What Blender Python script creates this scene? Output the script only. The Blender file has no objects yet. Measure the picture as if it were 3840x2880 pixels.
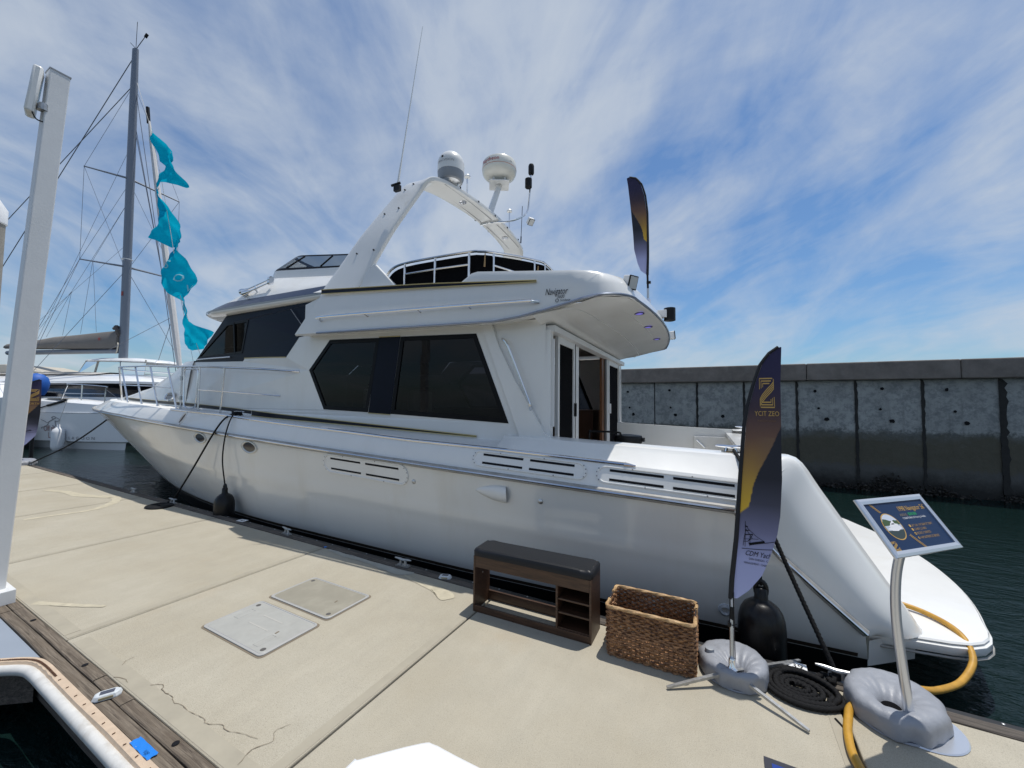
import bpy, bmesh, math, random
from math import sin, cos, pi, radians, sqrt, atan2, hypot
from mathutils import Vector, Matrix
from mathutils.geometry import tessellate_polygon

# ------------------------------------------------------------------ camera, sky, sun, exposure
S = bpy.context.scene
COL = S.collection
random.seed(11)

cam_data = bpy.data.cameras.new('camera')
cam_data.sensor_width = 36.0
cam_data.lens = 13.851
cam_data.clip_start = 0.02
cam_data.clip_end = 3000.0
cam = bpy.data.objects.new('camera', cam_data)
COL.objects.link(cam)
YAW, PITCH, ROLL = radians(28.09025), radians(2.7481), radians(0.62157)
fwd = Vector((-sin(YAW) * cos(PITCH), cos(YAW) * cos(PITCH), sin(PITCH)))
rgt = Vector((cos(YAW), sin(YAW), 0))
upv = rgt.cross(fwd)
rgt2 = rgt * cos(ROLL) + upv * sin(ROLL)
upv2 = rgt2.cross(fwd)
cam.matrix_world = Matrix(((rgt2.x, upv2.x, -fwd.x, 0), (rgt2.y, upv2.y, -fwd.y, 0), (rgt2.z, upv2.z, -fwd.z, 1.70), (0, 0, 0, 1)))
S.camera = cam

SUN_EL, SUN_AZ = radians(75.5), radians(60.0)          # azimuth counted from +X towards +Y
world = bpy.data.worlds.new('World')
S.world = world
world.use_nodes = True
nt = world.node_tree
nt.nodes.clear()


def N(tree, kind, **kw):
    n = tree.nodes.new(kind)
    for k, v in kw.items():
        if k == 'inp':
            for a, b in v.items():
                n.inputs[a].default_value = b
        else:
            setattr(n, k, v)
    return n


def lk(tree, a, b):
    tree.links.new(a, b)


def ramp(tree, src, stops):
    r = tree.nodes.new('ShaderNodeValToRGB')
    el = r.color_ramp.elements
    while len(el) < len(stops):
        el.new(0.5)
    for e, (p, c) in zip(el, stops):
        e.position = p
        e.color = (c, c, c, 1) if isinstance(c, (int, float)) else (c[0], c[1], c[2], 1)
    lk(tree, src, r.inputs[0])
    return r.outputs[0]


def mth(tree, op, a, b=None, c=None, clamp=False):
    n = tree.nodes.new('ShaderNodeMath')
    n.operation = op
    n.use_clamp = clamp
    for i, x in enumerate((a, b, c)):
        if x is None:
            continue
        if isinstance(x, (int, float)):
            n.inputs[i].default_value = x
        else:
            lk(tree, x, n.inputs[i])
    return n.outputs[0]


def mixc(tree, fac, a, b, mode='MIX'):
    n = tree.nodes.new('ShaderNodeMix')
    n.data_type = 'RGBA'
    n.blend_type = mode
    for sock, x in ((n.inputs[0], fac), (n.inputs[6], a), (n.inputs[7], b)):
        if isinstance(x, (int, float)):
            sock.default_value = x
        elif isinstance(x, (tuple, list)):
            sock.default_value = (x[0], x[1], x[2], 1)
        else:
            lk(tree, x, sock)
    return n.outputs[2]


# sky: Nishita with thin wind-drawn cirrus laid on a horizontal layer overhead
sky = N(nt, 'ShaderNodeTexSky', sky_type='NISHITA', sun_disc=False, sun_elevation=SUN_EL, sun_rotation=pi / 2 - SUN_AZ,
        altitude=0.0, air_density=1.15, dust_density=0.6, ozone_density=2.2)
tc = N(nt, 'ShaderNodeTexCoord')
sx = N(nt, 'ShaderNodeSeparateXYZ')
lk(nt, tc.outputs['Generated'], sx.inputs[0])
zz = mth(nt, 'ADD', mth(nt, 'MAXIMUM', sx.outputs[2], 0.0), 0.30)
px = mth(nt, 'DIVIDE', sx.outputs[0], zz)
py = mth(nt, 'DIVIDE', sx.outputs[1], zz)
AX = radians(33)
along = mth(nt, 'ADD', mth(nt, 'MULTIPLY', px, -sin(AX)), mth(nt, 'MULTIPLY', py, cos(AX)))
across = mth(nt, 'ADD', mth(nt, 'MULTIPLY', px, cos(AX)), mth(nt, 'MULTIPLY', py, sin(AX)))


def cloud_noise(sa, sc_, scale, detail, rough, dist, off):
    c = N(nt, 'ShaderNodeCombineXYZ')
    lk(nt, mth(nt, 'MULTIPLY', along, sa), c.inputs[0])
    lk(nt, mth(nt, 'MULTIPLY', across, sc_), c.inputs[1])
    c.inputs[2].default_value = off
    n = N(nt, 'ShaderNodeTexNoise', inp={'Scale': scale, 'Detail': detail, 'Roughness': rough, 'Distortion': dist})
    lk(nt, c.outputs[0], n.inputs['Vector'])
    return n.outputs[0]


n1 = cloud_noise(0.9, 0.95, 0.9, 9, 0.54, 0.9, 3.1)
n2 = cloud_noise(1.1, 1.9, 1.5, 9, 0.57, 1.0, 8.7)
n3 = cloud_noise(2.2, 4.0, 2.2, 7, 0.58, 0.6, 1.4)
cl = mth(nt, 'ADD', mth(nt, 'ADD', mth(nt, 'MULTIPLY', n1, 0.55), mth(nt, 'MULTIPLY', n2, 0.33)), mth(nt, 'MULTIPLY', n3, 0.12))
cmask = ramp(nt, cl, [(0.39, 0.04), (0.48, 0.40), (0.56, 0.76), (0.66, 0.97)])
hz = N(nt, 'ShaderNodeMapRange', inp={'From Min': 0.0, 'From Max': 0.35})
lk(nt, sx.outputs[2], hz.inputs[0])
tint = mixc(nt, hz.outputs[0], (0.60, 0.84, 1.08), (0.60, 0.85, 1.08))
skyc = mixc(nt, 1.0, sky.outputs[0], tint, 'MULTIPLY')
cloudc = N(nt, 'ShaderNodeRGB')
cloudc.outputs[0].default_value = (5.5, 6.1, 6.9, 1)
final = mixc(nt, cmask, skyc, cloudc.outputs[0])
bg = N(nt, 'ShaderNodeBackground', inp={'Strength': 0.088})
lk(nt, final, bg.inputs[0])
out = N(nt, 'ShaderNodeOutputWorld')
lk(nt, bg.outputs[0], out.inputs[0])

sun_data = bpy.data.lights.new('sun', 'SUN')
sun_data.energy = 3.3
sun_data.angle = radians(0.5)
sun_data.color = (1.0, 0.955, 0.88)
sun = bpy.data.objects.new('sun', sun_data)
COL.objects.link(sun)
sdir = Vector((cos(SUN_EL) * cos(SUN_AZ), cos(SUN_EL) * sin(SUN_AZ), sin(SUN_EL)))
sun.rotation_euler = sdir.to_track_quat('Z', 'Y').to_euler()
sun.location = (0, 0, 40)

S.view_settings.view_transform = 'Standard'
S.view_settings.look = 'None'
S.view_settings.gamma = 1.0
S.view_settings.use_curve_mapping = False
S.view_settings.exposure = 0.18
S.cycles.max_bounces = 8
S.cycles.transparent_max_bounces = 12

# ------------------------------------------------------------------ materials
MATS = {}


def principled(name, base=(0.5, 0.5, 0.5), rough=0.5, metal=0.0, coat=0.0, spec=0.5, var=0.0, vscale=8.0, bump=0.0, bscale=60.0,
               emit=None, estr=0.0, coords='Object', dirt=None, trans=0.0):
    m = bpy.data.materials.new(name)
    m.use_nodes = True
    t = m.node_tree
    b = t.nodes['Principled BSDF']
    b.inputs['Base Color'].default_value = (base[0], base[1], base[2], 1)
    b.inputs['Roughness'].default_value = rough
    b.inputs['Metallic'].default_value = metal
    b.inputs['Coat Weight'].default_value = coat
    b.inputs['Coat Roughness'].default_value = 0.06
    b.inputs['Specular IOR Level'].default_value = spec
    b.inputs['Transmission Weight'].default_value = trans
    if emit:
        b.inputs['Emission Color'].default_value = (emit[0], emit[1], emit[2], 1)
        b.inputs['Emission Strength'].default_value = estr
    if var > 0 or bump > 0 or dirt:
        c = N(t, 'ShaderNodeTexCoord')
    if var > 0:
        n = N(t, 'ShaderNodeTexNoise', inp={'Scale': vscale, 'Detail': 6, 'Roughness': 0.6})
        lk(t, c.outputs[coords], n.inputs['Vector'])
        f = ramp(t, n.outputs[0], [(0.3, 1.0 - var), (0.7, 1.0)])
        col = mixc(t, 1.0, base, f, 'MULTIPLY')
        if dirt:
            n2_ = N(t, 'ShaderNodeTexNoise', inp={'Scale': dirt[1], 'Detail': 5, 'Roughness': 0.65})
            mp = N(t, 'ShaderNodeMapping')
            mp.inputs['Scale'].default_value = dirt[3]
            lk(t, c.outputs[coords], mp.inputs[0])
            lk(t, mp.outputs[0], n2_.inputs['Vector'])
            fm = ramp(t, n2_.outputs[0], [(0.52, 0.0), (0.75, dirt[2])])
            col = mixc(t, fm, col, dirt[0])
        lk(t, col, b.inputs['Base Color'])
        rr = mth(t, 'ADD', mth(t, 'MULTIPLY', n.outputs[0], 0.12), rough - 0.05)
        lk(t, rr, b.inputs['Roughness'])
    if bump > 0:
        n = N(t, 'ShaderNodeTexNoise', inp={'Scale': bscale, 'Detail': 4})
        lk(t, c.outputs[coords], n.inputs['Vector'])
        bp = N(t, 'ShaderNodeBump', inp={'Strength': bump, 'Distance': 0.01})
        lk(t, n.outputs[0], bp.inputs['Height'])
        lk(t, bp.outputs[0], b.inputs['Normal'])
    MATS[name] = m
    return m


P = principled
GEL = P('gelcoat', (0.80, 0.80, 0.78), 0.22, coat=0.35, var=0.05, vscale=1.6, dirt=((0.62, 0.58, 0.48), 2.2, 0.22, (1.0, 1.0, 0.22)))
GELHULL = P('gelcoat_hull', (0.77, 0.765, 0.735), 0.16, coat=0.45, var=0.05, vscale=1.1, dirt=((0.58, 0.53, 0.42), 1.7, 0.22, (1.4, 1.4, 0.3)))
NONSKID = P('nonskid_deck', (0.76, 0.76, 0.74), 0.6, bump=0.3, bscale=220)
CREAM = P('cream_trim', (0.62, 0.57, 0.40), 0.4)
GOLDPIN = P('gold_pinstripe', (0.50, 0.41, 0.18), 0.35)
NAVYST = P('navy_stripe', (0.010, 0.011, 0.020), 0.3, spec=0.2, var=0.2, vscale=3)
NAVYBAND = P('navy_band', (0.035, 0.045, 0.085), 0.3, coat=0.3)
NAVYPANEL = P('navy_panel', (0.005, 0.007, 0.017), 0.3, spec=0.12, var=0.25, vscale=2)
BLACKFR = P('black_frame', (0.005, 0.005, 0.006), 0.4, spec=0.15)
BLACKRUB = P('black_rubber', (0.012, 0.012, 0.013), 0.5, var=0.3, vscale=12)
FENDERM = P('fender_vinyl', (0.006, 0.006, 0.007), 0.3, spec=0.3, var=0.3, vscale=9, bump=0.15, bscale=25)
BOTTOM = P('bottom_paint', (0.010, 0.010, 0.012), 0.6)
BOOT = P('boot_stripe', (0.055, 0.035, 0.022), 0.45, var=0.4, vscale=14)
STEEL = P('stainless', (0.72, 0.73, 0.75), 0.16, metal=1.0)
CHROME = P('chrome', (0.85, 0.85, 0.87), 0.06, metal=1.0)
ALU = P('aluminium', (0.62, 0.63, 0.64), 0.35, metal=1.0, var=0.15, vscale=18)
RAILV = P('rubrail_vinyl', (0.42, 0.41, 0.385), 0.5, var=0.35, vscale=10, dirt=((0.28, 0.24, 0.19), 6, 0.5, (1, 1, 1)))
DOORFR = P('white_aluminium', (0.74, 0.74, 0.73), 0.35)
CANVAS = P('black_canvas', (0.005, 0.005, 0.006), 0.9, spec=0.06, bump=0.3, bscale=160)
WOODI = P('interior_wood', (0.20, 0.085, 0.035), 0.35, var=0.4, vscale=9)
INTDARK = P('interior_dark', (0.045, 0.032, 0.026), 0.8)
INTLIGHT = P('interior_cream', (0.25, 0.23, 0.19), 0.7)
LAMPSH = P('pebble_lamp', (0.55, 0.55, 0.53), 0.6)
DOMEW = P('radome_white', (0.80, 0.80, 0.78), 0.3, coat=0.2)
DOMEG = P('radome_grey', (0.28, 0.30, 0.33), 0.4)
BLACKP = P('black_plastic', (0.010, 0.010, 0.011), 0.4, spec=0.25)
LENS = P('lamp_lens', (0.55, 0.56, 0.55), 0.12, coat=0.6, bump=0.5, bscale=120)
LEDL = P('blue_led', (0.3, 0.3, 0.7), 0.3, emit=(0.22, 0.16, 0.9), estr=0.55)
REDP = P('red_print', (0.45, 0.02, 0.02), 0.5)
INK = P('black_print', (0.009, 0.009, 0.011), 0.6, spec=0.15)
GREYINK = P('grey_print', (0.25, 0.25, 0.26), 0.5)
POSTW = P('white_paint_post', (0.72, 0.73, 0.735), 0.4, var=0.06, vscale=5, bump=0.06, bscale=50)
WHITEP = P('white_plastic', (0.80, 0.81, 0.82), 0.35)
ROPEB = P('black_rope', (0.008, 0.008, 0.009), 0.6, spec=0.22, bump=0.6, bscale=420)
ROPEW = P('white_rope', (0.6, 0.58, 0.54), 0.8)
WIREG = P('rigging_wire', (0.17, 0.18, 0.21), 0.45, metal=0.5)
HOSEY = P('yellow_hose', (0.56, 0.30, 0.035), 0.45, var=0.28, vscale=14)
BAGM = P('weight_bag_fabric', (0.29, 0.305, 0.34), 0.45, var=0.14, vscale=10, bump=0.6, bscale=19)
BAGCLEAR = P('clear_vinyl', (0.6, 0.62, 0.66), 0.12, trans=0.6)
BLUETAPE = P('blue_tape', (0.008, 0.19, 0.66), 0.55, bump=0.2, bscale=90)
SOLARP = P('solar_cell', (0.07, 0.075, 0.10), 0.18)
SOLARB = P('solar_body', (0.66, 0.70, 0.73), 0.3, var=0.2, vscale=60)
GALV = P('galvanised', (0.46, 0.47, 0.48), 0.42, metal=0.85, var=0.3, vscale=40)
VINYLW = P('white_vinyl_bumper', (0.70, 0.69, 0.66), 0.4, var=0.2, vscale=11, dirt=((0.36, 0.31, 0.24), 9, 0.55, (1, 1, 1)))
VINYLP = P('peach_vinyl_flange', (0.62, 0.48, 0.35), 0.5, var=0.2, vscale=20)
GUSSET = P('gusset_plate', (0.27, 0.31, 0.37), 0.5, var=0.05, vscale=3)
RUST = P('rust_fitting', (0.10, 0.045, 0.022), 0.8)
LEATHER = P('black_vinyl_cushion', (0.010, 0.011, 0.014), 0.42, spec=0.35, bump=0.1, bscale=90)
TURQ, t, b = None, None, None


def thin_cloth(name, col):
    m = bpy.data.materials.new(name)
    m.use_nodes = True
    t_ = m.node_tree
    t_.nodes.clear()
    d = N(t_, 'ShaderNodeBsdfDiffuse')
    d.inputs[0].default_value = (col[0], col[1], col[2], 1)
    tr = N(t_, 'ShaderNodeBsdfTranslucent')
    tr.inputs[0].default_value = (col[0], col[1] * 1.15, col[2] * 1.15, 1)
    mx = N(t_, 'ShaderNodeMixShader')
    mx.inputs[0].default_value = 0.42
    lk(t_, d.outputs[0], mx.inputs[1])
    lk(t_, tr.outputs[0], mx.inputs[2])
    o = N(t_, 'ShaderNodeOutputMaterial')
    lk(t_, mx.outputs[0], o.inputs[0])
    return m


TURQ = thin_cloth('turquoise_cloth', (0.005, 0.50, 0.70))
MASTM = P('mast_grey', (0.20, 0.225, 0.27), 0.4, metal=0.25)
SAILBAG = P('sail_cover_taupe', (0.20, 0.185, 0.17), 0.85, bump=0.4, bscale=6, var=0.15, vscale=2)
BEIGEC = P('beige_canvas', (0.46, 0.43, 0.37), 0.85, bump=0.3, bscale=5)
JIB = P('furled_sail', (0.72, 0.70, 0.69), 0.75, var=0.12, vscale=7)
CATW = P('catamaran_white', (0.80, 0.81, 0.82), 0.28, coat=0.2)
CATG = P('catamaran_grey', (0.50, 0.53, 0.56), 0.3, coat=0.2)
CATSHADE = P('light_grey_deck', (0.50, 0.48, 0.45), 0.6)
SMOKE = P('smoked_glazing', (0.012, 0.013, 0.018), 0.06, coat=0.4)
CLEARSH = P('clear_enclosure', (0.50, 0.56, 0.62), 0.15)
PURPLE = P('purple_cover', (0.16, 0.14, 0.20), 0.8, bump=0.3, bscale=15)
NAVYSIGN = P('navy_sign_print', (0.010, 0.030, 0.085), 0.4, spec=0.25)
GOLDP = P('gold_print', (0.56, 0.34, 0.085), 0.45)
BROWNP = P('brown_print', (0.10, 0.055, 0.03), 0.45)
GREENP = P('green_print', (0.02, 0.42, 0.12), 0.5)
WHITEPRINT = P('white_print', (0.75, 0.75, 0.78), 0.5)
PALEGREY = P('pale_boat_print', (0.45, 0.5, 0.58), 0.5)
HILLG = P('hill_green_print', (0.05, 0.09, 0.03), 0.5)
WATERP = P('dark_water_print', (0.03, 0.05, 0.05), 0.5)
SATIN = P('satin_silver_frame', (0.70, 0.72, 0.76), 0.28, metal=0.75)
TRUNKM = P('tree_bark', (0.07, 0.05, 0.035), 0.9)
LEAFM = P('conifer_leaves', (0.028, 0.042, 0.026), 0.8, var=0.5, vscale=1.2)
MUSSEL = P('mussel_shells', (0.030, 0.026, 0.022), 0.6, var=0.7, vscale=30, dirt=((0.16, 0.14, 0.10), 22, 0.8, (1, 1, 1)))
PILEM = P('concrete_pile', (0.33, 0.31, 0.27), 0.85, var=0.2, vscale=6, bump=0.3, bscale=40)
SHOREM = P('far_shore_ground', (0.16, 0.14, 0.10), 0.9)
STARR = P('red_star', (0.35, 0.06, 0.05), 0.6)
BLUEB = P('blue_buoy_cover', (0.01, 0.10, 0.42), 0.6)


def node_mat(name):
    m = bpy.data.materials.new(name)
    m.use_nodes = True
    MATS[name] = m
    return m, m.node_tree, m.node_tree.nodes['Principled BSDF']


# tinted window glass: a dark tint over a clear pane, real reflection on top
def tint_glass(name, tint, refl=1.0):
    m = bpy.data.materials.new(name)
    m.use_nodes = True
    t = m.node_tree
    t.nodes.clear()
    tr = N(t, 'ShaderNodeBsdfTransparent')
    tr.inputs[0].default_value = (tint[0], tint[1], tint[2], 1)
    gl = N(t, 'ShaderNodeBsdfGlossy', inp={'Roughness': 0.015})
    gl.inputs[0].default_value = (refl, refl, refl, 1)
    fr = N(t, 'ShaderNodeFresnel', inp={'IOR': 1.52})
    mx = N(t, 'ShaderNodeMixShader')
    lk(t, fr.outputs[0], mx.inputs[0])
    lk(t, tr.outputs[0], mx.inputs[1])
    lk(t, gl.outputs[0], mx.inputs[2])
    o = N(t, 'ShaderNodeOutputMaterial')
    lk(t, mx.outputs[0], o.inputs[0])
    return m


GLASSD = tint_glass('dark_tinted_glass', (0.13, 0.13, 0.15), 0.42)
SMOKEGL = tint_glass('smoked_acrylic', (0.32, 0.35, 0.37))
CLEARGL = tint_glass('clear_acrylic', (0.75, 0.8, 0.85))


def attr_print(name, rough=0.6):
    m, t, b = node_mat(name)
    a = N(t, 'ShaderNodeAttribute', attribute_name='print')
    lk(t, a.outputs['Color'], b.inputs['Base Color'])
    b.inputs['Roughness'].default_value = rough
    return m


FLAGM = attr_print('printed_flag_cloth', 0.62)

# ---- dock concrete
CONC, t, b = node_mat('dock_concrete')
c = N(t, 'ShaderNodeTexCoord')
geo = N(t, 'ShaderNodeNewGeometry')
sp = N(t, 'ShaderNodeSeparateXYZ')
lk(t, geo.outputs['Position'], sp.inputs[0])
na = N(t, 'ShaderNodeTexNoise', inp={'Scale': 1.1, 'Detail': 6, 'Roughness': 0.62})
nb = N(t, 'ShaderNodeTexNoise', inp={'Scale': 75.0, 'Detail': 5, 'Roughness': 0.75})
nc = N(t, 'ShaderNodeTexNoise', inp={'Scale': 4.6, 'Detail': 6, 'Roughness': 0.65})
nd = N(t, 'ShaderNodeTexNoise', inp={'Scale': 0.9, 'Detail': 4, 'Roughness': 0.6})
vo = N(t, 'ShaderNodeTexVoronoi', feature='F1', inp={'Scale': 26.0})
mpb = N(t, 'ShaderNodeMapping')
mpb.inputs['Scale'].default_value = (1.0, 0.16, 1.0)
mpb.inputs['Location'].default_value = (3.3, 1.0, 0)
lk(t, geo.outputs['Position'], mpb.inputs[0])
nbroom = N(t, 'ShaderNodeTexNoise', inp={'Scale': 11.0, 'Detail': 5, 'Roughness': 0.7})
lk(t, mpb.outputs[0], nbroom.inputs['Vector'])
for n in (na, nb, nc, vo):
    lk(t, geo.outputs['Position'], n.inputs['Vector'])
mpo = N(t, 'ShaderNodeMapping')
mpo.inputs['Location'].default_value = (7.7, 3.1, 0)
lk(t, geo.outputs['Position'], mpo.inputs[0])
lk(t, mpo.outputs[0], nd.inputs['Vector'])
base = mixc(t, ramp(t, na.outputs[0], [(0.33, 0.0), (0.67, 1.0)]), (0.375, 0.335, 0.255), (0.445, 0.410, 0.330))
base = mixc(t, ramp(t, nbroom.outputs[0], [(0.38, 0.0), (0.66, 0.32)]), base, (0.35, 0.32, 0.255))
base = mixc(t, ramp(t, nc.outputs[0], [(0.45, 0.0), (0.75, 0.28)]), base, (0.325, 0.305, 0.25))
base = mixc(t, ramp(t, nd.outputs[0], [(0.62, 0.0), (0.74, 0.22)]), base, (0.40, 0.28, 0.155))
base = mixc(t, ramp(t, nb.outputs[0], [(0.30, 0.45), (0.44, 0.0)]), base, (0.22, 0.20, 0.165))
base = mixc(t, ramp(t, nb.outputs[0], [(0.60, 0.0), (0.72, 0.35)]), base, (0.58, 0.545, 0.46))
ne = N(t, 'ShaderNodeTexNoise', inp={'Scale': 210.0, 'Detail': 3, 'Roughness': 0.8})
lk(t, geo.outputs['Position'], ne.inputs['Vector'])
base = mixc(t, ramp(t, ne.outputs[0], [(0.36, 0.55), (0.46, 0.0)]), base, (0.19, 0.17, 0.135))
base = mixc(t, ramp(t, ne.outputs[0], [(0.56, 0.0), (0.68, 0.4)]), base, (0.62, 0.58, 0.48))
base = mixc(t, ramp(t, vo.outputs['Distance'], [(0.035, 0.7), (0.075, 0.0)]), base, (0.16, 0.145, 0.12))
lk(t, base, b.inputs['Base Color'])
b.inputs['Roughness'].default_value = 0.88
bp = N(t, 'ShaderNodeBump', inp={'Strength': 0.35, 'Distance': 0.004})
lk(t, nb.outputs[0], bp.inputs['Height'])
lk(t, bp.outputs[0], b.inputs['Normal'])
PATCH = P('repair_mortar', (0.44, 0.43, 0.375), 0.9, var=0.22, vscale=9, bump=0.2, bscale=70)
MARK = P('pale_scuff', (0.53, 0.48, 0.36), 0.85, var=0.25, vscale=14)
CRACK = P('crack_dirt', (0.20, 0.165, 0.12), 0.95)
EDGEB = P('trowelled_edge', (0.385, 0.35, 0.275), 0.8, var=0.15, vscale=6)

# ---- weathered timber (grain runs along X)
def timber(name, c1, c2, c3):
    m, t, b = node_mat(name)
    g = N(t, 'ShaderNodeNewGeometry')
    mp = N(t, 'ShaderNodeMapping')
    mp.inputs['Scale'].default_value = (0.9, 26.0, 26.0)
    lk(t, g.outputs['Position'], mp.inputs[0])
    n = N(t, 'ShaderNodeTexNoise', inp={'Scale': 3.2, 'Detail': 8, 'Roughness': 0.7, 'Distortion': 0.9})
    lk(t, mp.outputs[0], n.inputs['Vector'])
    mp2 = N(t, 'ShaderNodeMapping')
    mp2.inputs['Scale'].default_value = (1.6, 7.0, 7.0)
    lk(t, g.outputs['Position'], mp2.inputs[0])
    n2 = N(t, 'ShaderNodeTexNoise', inp={'Scale': 2.2, 'Detail': 5})
    lk(t, mp2.outputs[0], n2.inputs['Vector'])
    col = mixc(t, ramp(t, n.outputs[0], [(0.35, 0.0), (0.65, 1.0)]), c1, c2)
    col = mixc(t, ramp(t, n2.outputs[0], [(0.45, 0.0), (0.7, 0.65)]), col, c3)
    lk(t, col, b.inputs['Base Color'])
    b.inputs['Roughness'].default_value = 0.9
    bp = N(t, 'ShaderNodeBump', inp={'Strength': 0.9, 'Distance': 0.006})
    lk(t, n.outputs[0], bp.inputs['Height'])
    lk(t, bp.outputs[0], b.inputs['Normal'])
    return m


TIMBER = timber('weathered_timber', (0.062, 0.047, 0.035), (0.235, 0.195, 0.150), (0.13, 0.10, 0.072))
TIMBERD = timber('dark_wet_timber', (0.035, 0.030, 0.028), (0.17, 0.145, 0.12), (0.06, 0.05, 0.045))

# ---- walnut laminate for the shoe bench
WALNUT, t, b = node_mat('walnut_laminate')
c = N(t, 'ShaderNodeTexCoord')
mp = N(t, 'ShaderNodeMapping')
mp.inputs['Scale'].default_value = (1.2, 14.0, 14.0)
lk(t, c.outputs['Object'], mp.inputs[0])
n = N(t, 'ShaderNodeTexNoise', inp={'Scale': 4.0, 'Detail': 6, 'Roughness': 0.6, 'Distortion': 0.5})
lk(t, mp.outputs[0], n.inputs['Vector'])
lk(t, mixc(t, ramp(t, n.outputs[0], [(0.3, 0.0), (0.7, 1.0)]), (0.030, 0.014, 0.008), (0.090, 0.045, 0.025)), b.inputs['Base Color'])
b.inputs['Roughness'].default_value = 0.42

# ---- basket fibre
def fibre(name, a_, b_):
    m, t, b = node_mat(name)
    c = N(t, 'ShaderNodeTexCoord')
    n = N(t, 'ShaderNodeTexNoise', inp={'Scale': 38.0, 'Detail': 4, 'Roughness': 0.7})
    lk(t, c.outputs['Object'], n.inputs['Vector'])
    lk(t, mixc(t, ramp(t, n.outputs[0], [(0.36, 0.0), (0.64, 1.0)]), a_, b_), b.inputs['Base Color'])
    b.inputs['Roughness'].default_value = 0.55
    w = N(t, 'ShaderNodeTexNoise', inp={'Scale': 260.0, 'Detail': 2})
    lk(t, c.outputs['Object'], w.inputs['Vector'])
    bp = N(t, 'ShaderNodeBump', inp={'Strength': 0.5, 'Distance': 0.003})
    lk(t, w.outputs[0], bp.inputs['Height'])
    lk(t, bp.outputs[0], b.inputs['Normal'])
    return m


WICKER = fibre('water_hyacinth', (0.085, 0.036, 0.016), (0.37, 0.19, 0.085))
WICKERL = fibre('pale_fibre_rim', (0.34, 0.20, 0.09), (0.56, 0.37, 0.18))

# ---- sea wall concrete: bands of weed and waterline stain by height
SEAW, t, b = node_mat('seawall_concrete')
g = N(t, 'ShaderNodeNewGeometry')
sp = N(t, 'ShaderNodeSeparateXYZ')
lk(t, g.outputs['Position'], sp.inputs[0])
n0 = N(t, 'ShaderNodeTexNoise', inp={'Scale': 1.3, 'Detail': 8, 'Roughness': 0.7})
n1_ = N(t, 'ShaderNodeTexNoise', inp={'Scale': 7.0, 'Detail': 8, 'Roughness': 0.75})
mp = N(t, 'ShaderNodeMapping')
mp.inputs['Scale'].default_value = (3.2, 1.0, 0.22)
lk(t, g.outputs['Position'], mp.inputs[0])
ns = N(t, 'ShaderNodeTexNoise', inp={'Scale': 2.0, 'Detail': 6, 'Roughness': 0.7})
lk(t, mp.outputs[0], ns.inputs['Vector'])
for n in (n0, n1_):
    lk(t, g.outputs['Position'], n.inputs['Vector'])
col = mixc(t, ramp(t, n0.outputs[0], [(0.3, 0.0), (0.7, 1.0)]), (0.27, 0.28, 0.27), (0.42, 0.435, 0.42))
col = mixc(t, ramp(t, n1_.outputs[0], [(0.40, 0.6), (0.55, 0.0)]), col, (0.13, 0.145, 0.15))
col = mixc(t, ramp(t, ns.outputs[0], [(0.55, 0.0), (0.75, 0.5)]), col, (0.12, 0.125, 0.125))
zj = mth(t, 'ADD', sp.outputs[2], mth(t, 'MULTIPLY', mth(t, 'SUBTRACT', n1_.outputs[0], 0.5), 0.5))
zj2 = mth(t, 'ADD', sp.outputs[2], mth(t, 'MULTIPLY', mth(t, 'SUBTRACT', n0.outputs[0], 0.5), 0.9))


def band(z, edges):
    mr = N(t, 'ShaderNodeMapRange', inp={'From Min': edges[0], 'From Max': edges[1], 'To Min': 1.0, 'To Max': 0.0})
    lk(t, z, mr.inputs[0])
    return mr.outputs[0]


col = mixc(t, mth(t, 'MULTIPLY', band(zj, (1.02, 1.14)), 0.72), col, (0.060, 0.066, 0.062))
weed = mth(t, 'MULTIPLY', band(zj2, (0.80, 1.05)), 0.75)
col = mixc(t, weed, col, (0.088, 0.078, 0.048))
mid = mth(t, 'MULTIPLY', band(zj, (0.14, 0.24)), 0.75)
col = mixc(t, mid, col, (0.095, 0.098, 0.098))
low = mth(t, 'MULTIPLY', band(zj2, (-0.28, 0.10)), 0.92)
col = mixc(t, low, col, (0.016, 0.016, 0.014))
lk(t, col, b.inputs['Base Color'])
b.inputs['Roughness'].default_value = 0.9
bp = N(t, 'ShaderNodeBump', inp={'Strength': 0.5, 'Distance': 0.03})
lk(t, n1_.outputs[0], bp.inputs['Height'])
lk(t, bp.outputs[0], b.inputs['Normal'])
COPING = P('coping_concrete', (0.245, 0.215, 0.190), 0.92, var=0.4, vscale=3.0, bump=0.3, bscale=24,
           dirt=((0.27, 0.26, 0.24), 5.0, 0.45, (1.0, 1.0, 1.0)))

# ---- harbour water
WATER, t, b = node_mat('harbour_water')
g = N(t, 'ShaderNodeNewGeometry')
mp = N(t, 'ShaderNodeMapping')
mp.inputs['Rotation'].default_value = (0, 0, radians(25))
mp.inputs['Scale'].default_value = (1.0, 2.3, 1.0)
lk(t, g.outputs['Position'], mp.inputs[0])
w1 = N(t, 'ShaderNodeTexNoise', inp={'Scale': 1.9, 'Detail': 5, 'Roughness': 0.55, 'Distortion': 0.7})
w2 = N(t, 'ShaderNodeTexNoise', inp={'Scale': 7.5, 'Detail': 4, 'Roughness': 0.55, 'Distortion': 0.4})
for n in (w1, w2):
    lk(t, mp.outputs[0], n.inputs['Vector'])
hh = mth(t, 'ADD', w1.outputs[0], mth(t, 'MULTIPLY', w2.outputs[0], 0.32))
bp = N(t, 'ShaderNodeBump', inp={'Strength': 0.4, 'Distance': 0.13})
lk(t, hh, bp.inputs['Height'])
lk(t, bp.outputs[0], b.inputs['Normal'])
b.inputs['Base Color'].default_value = (0.0045, 0.014, 0.013, 1)
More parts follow.
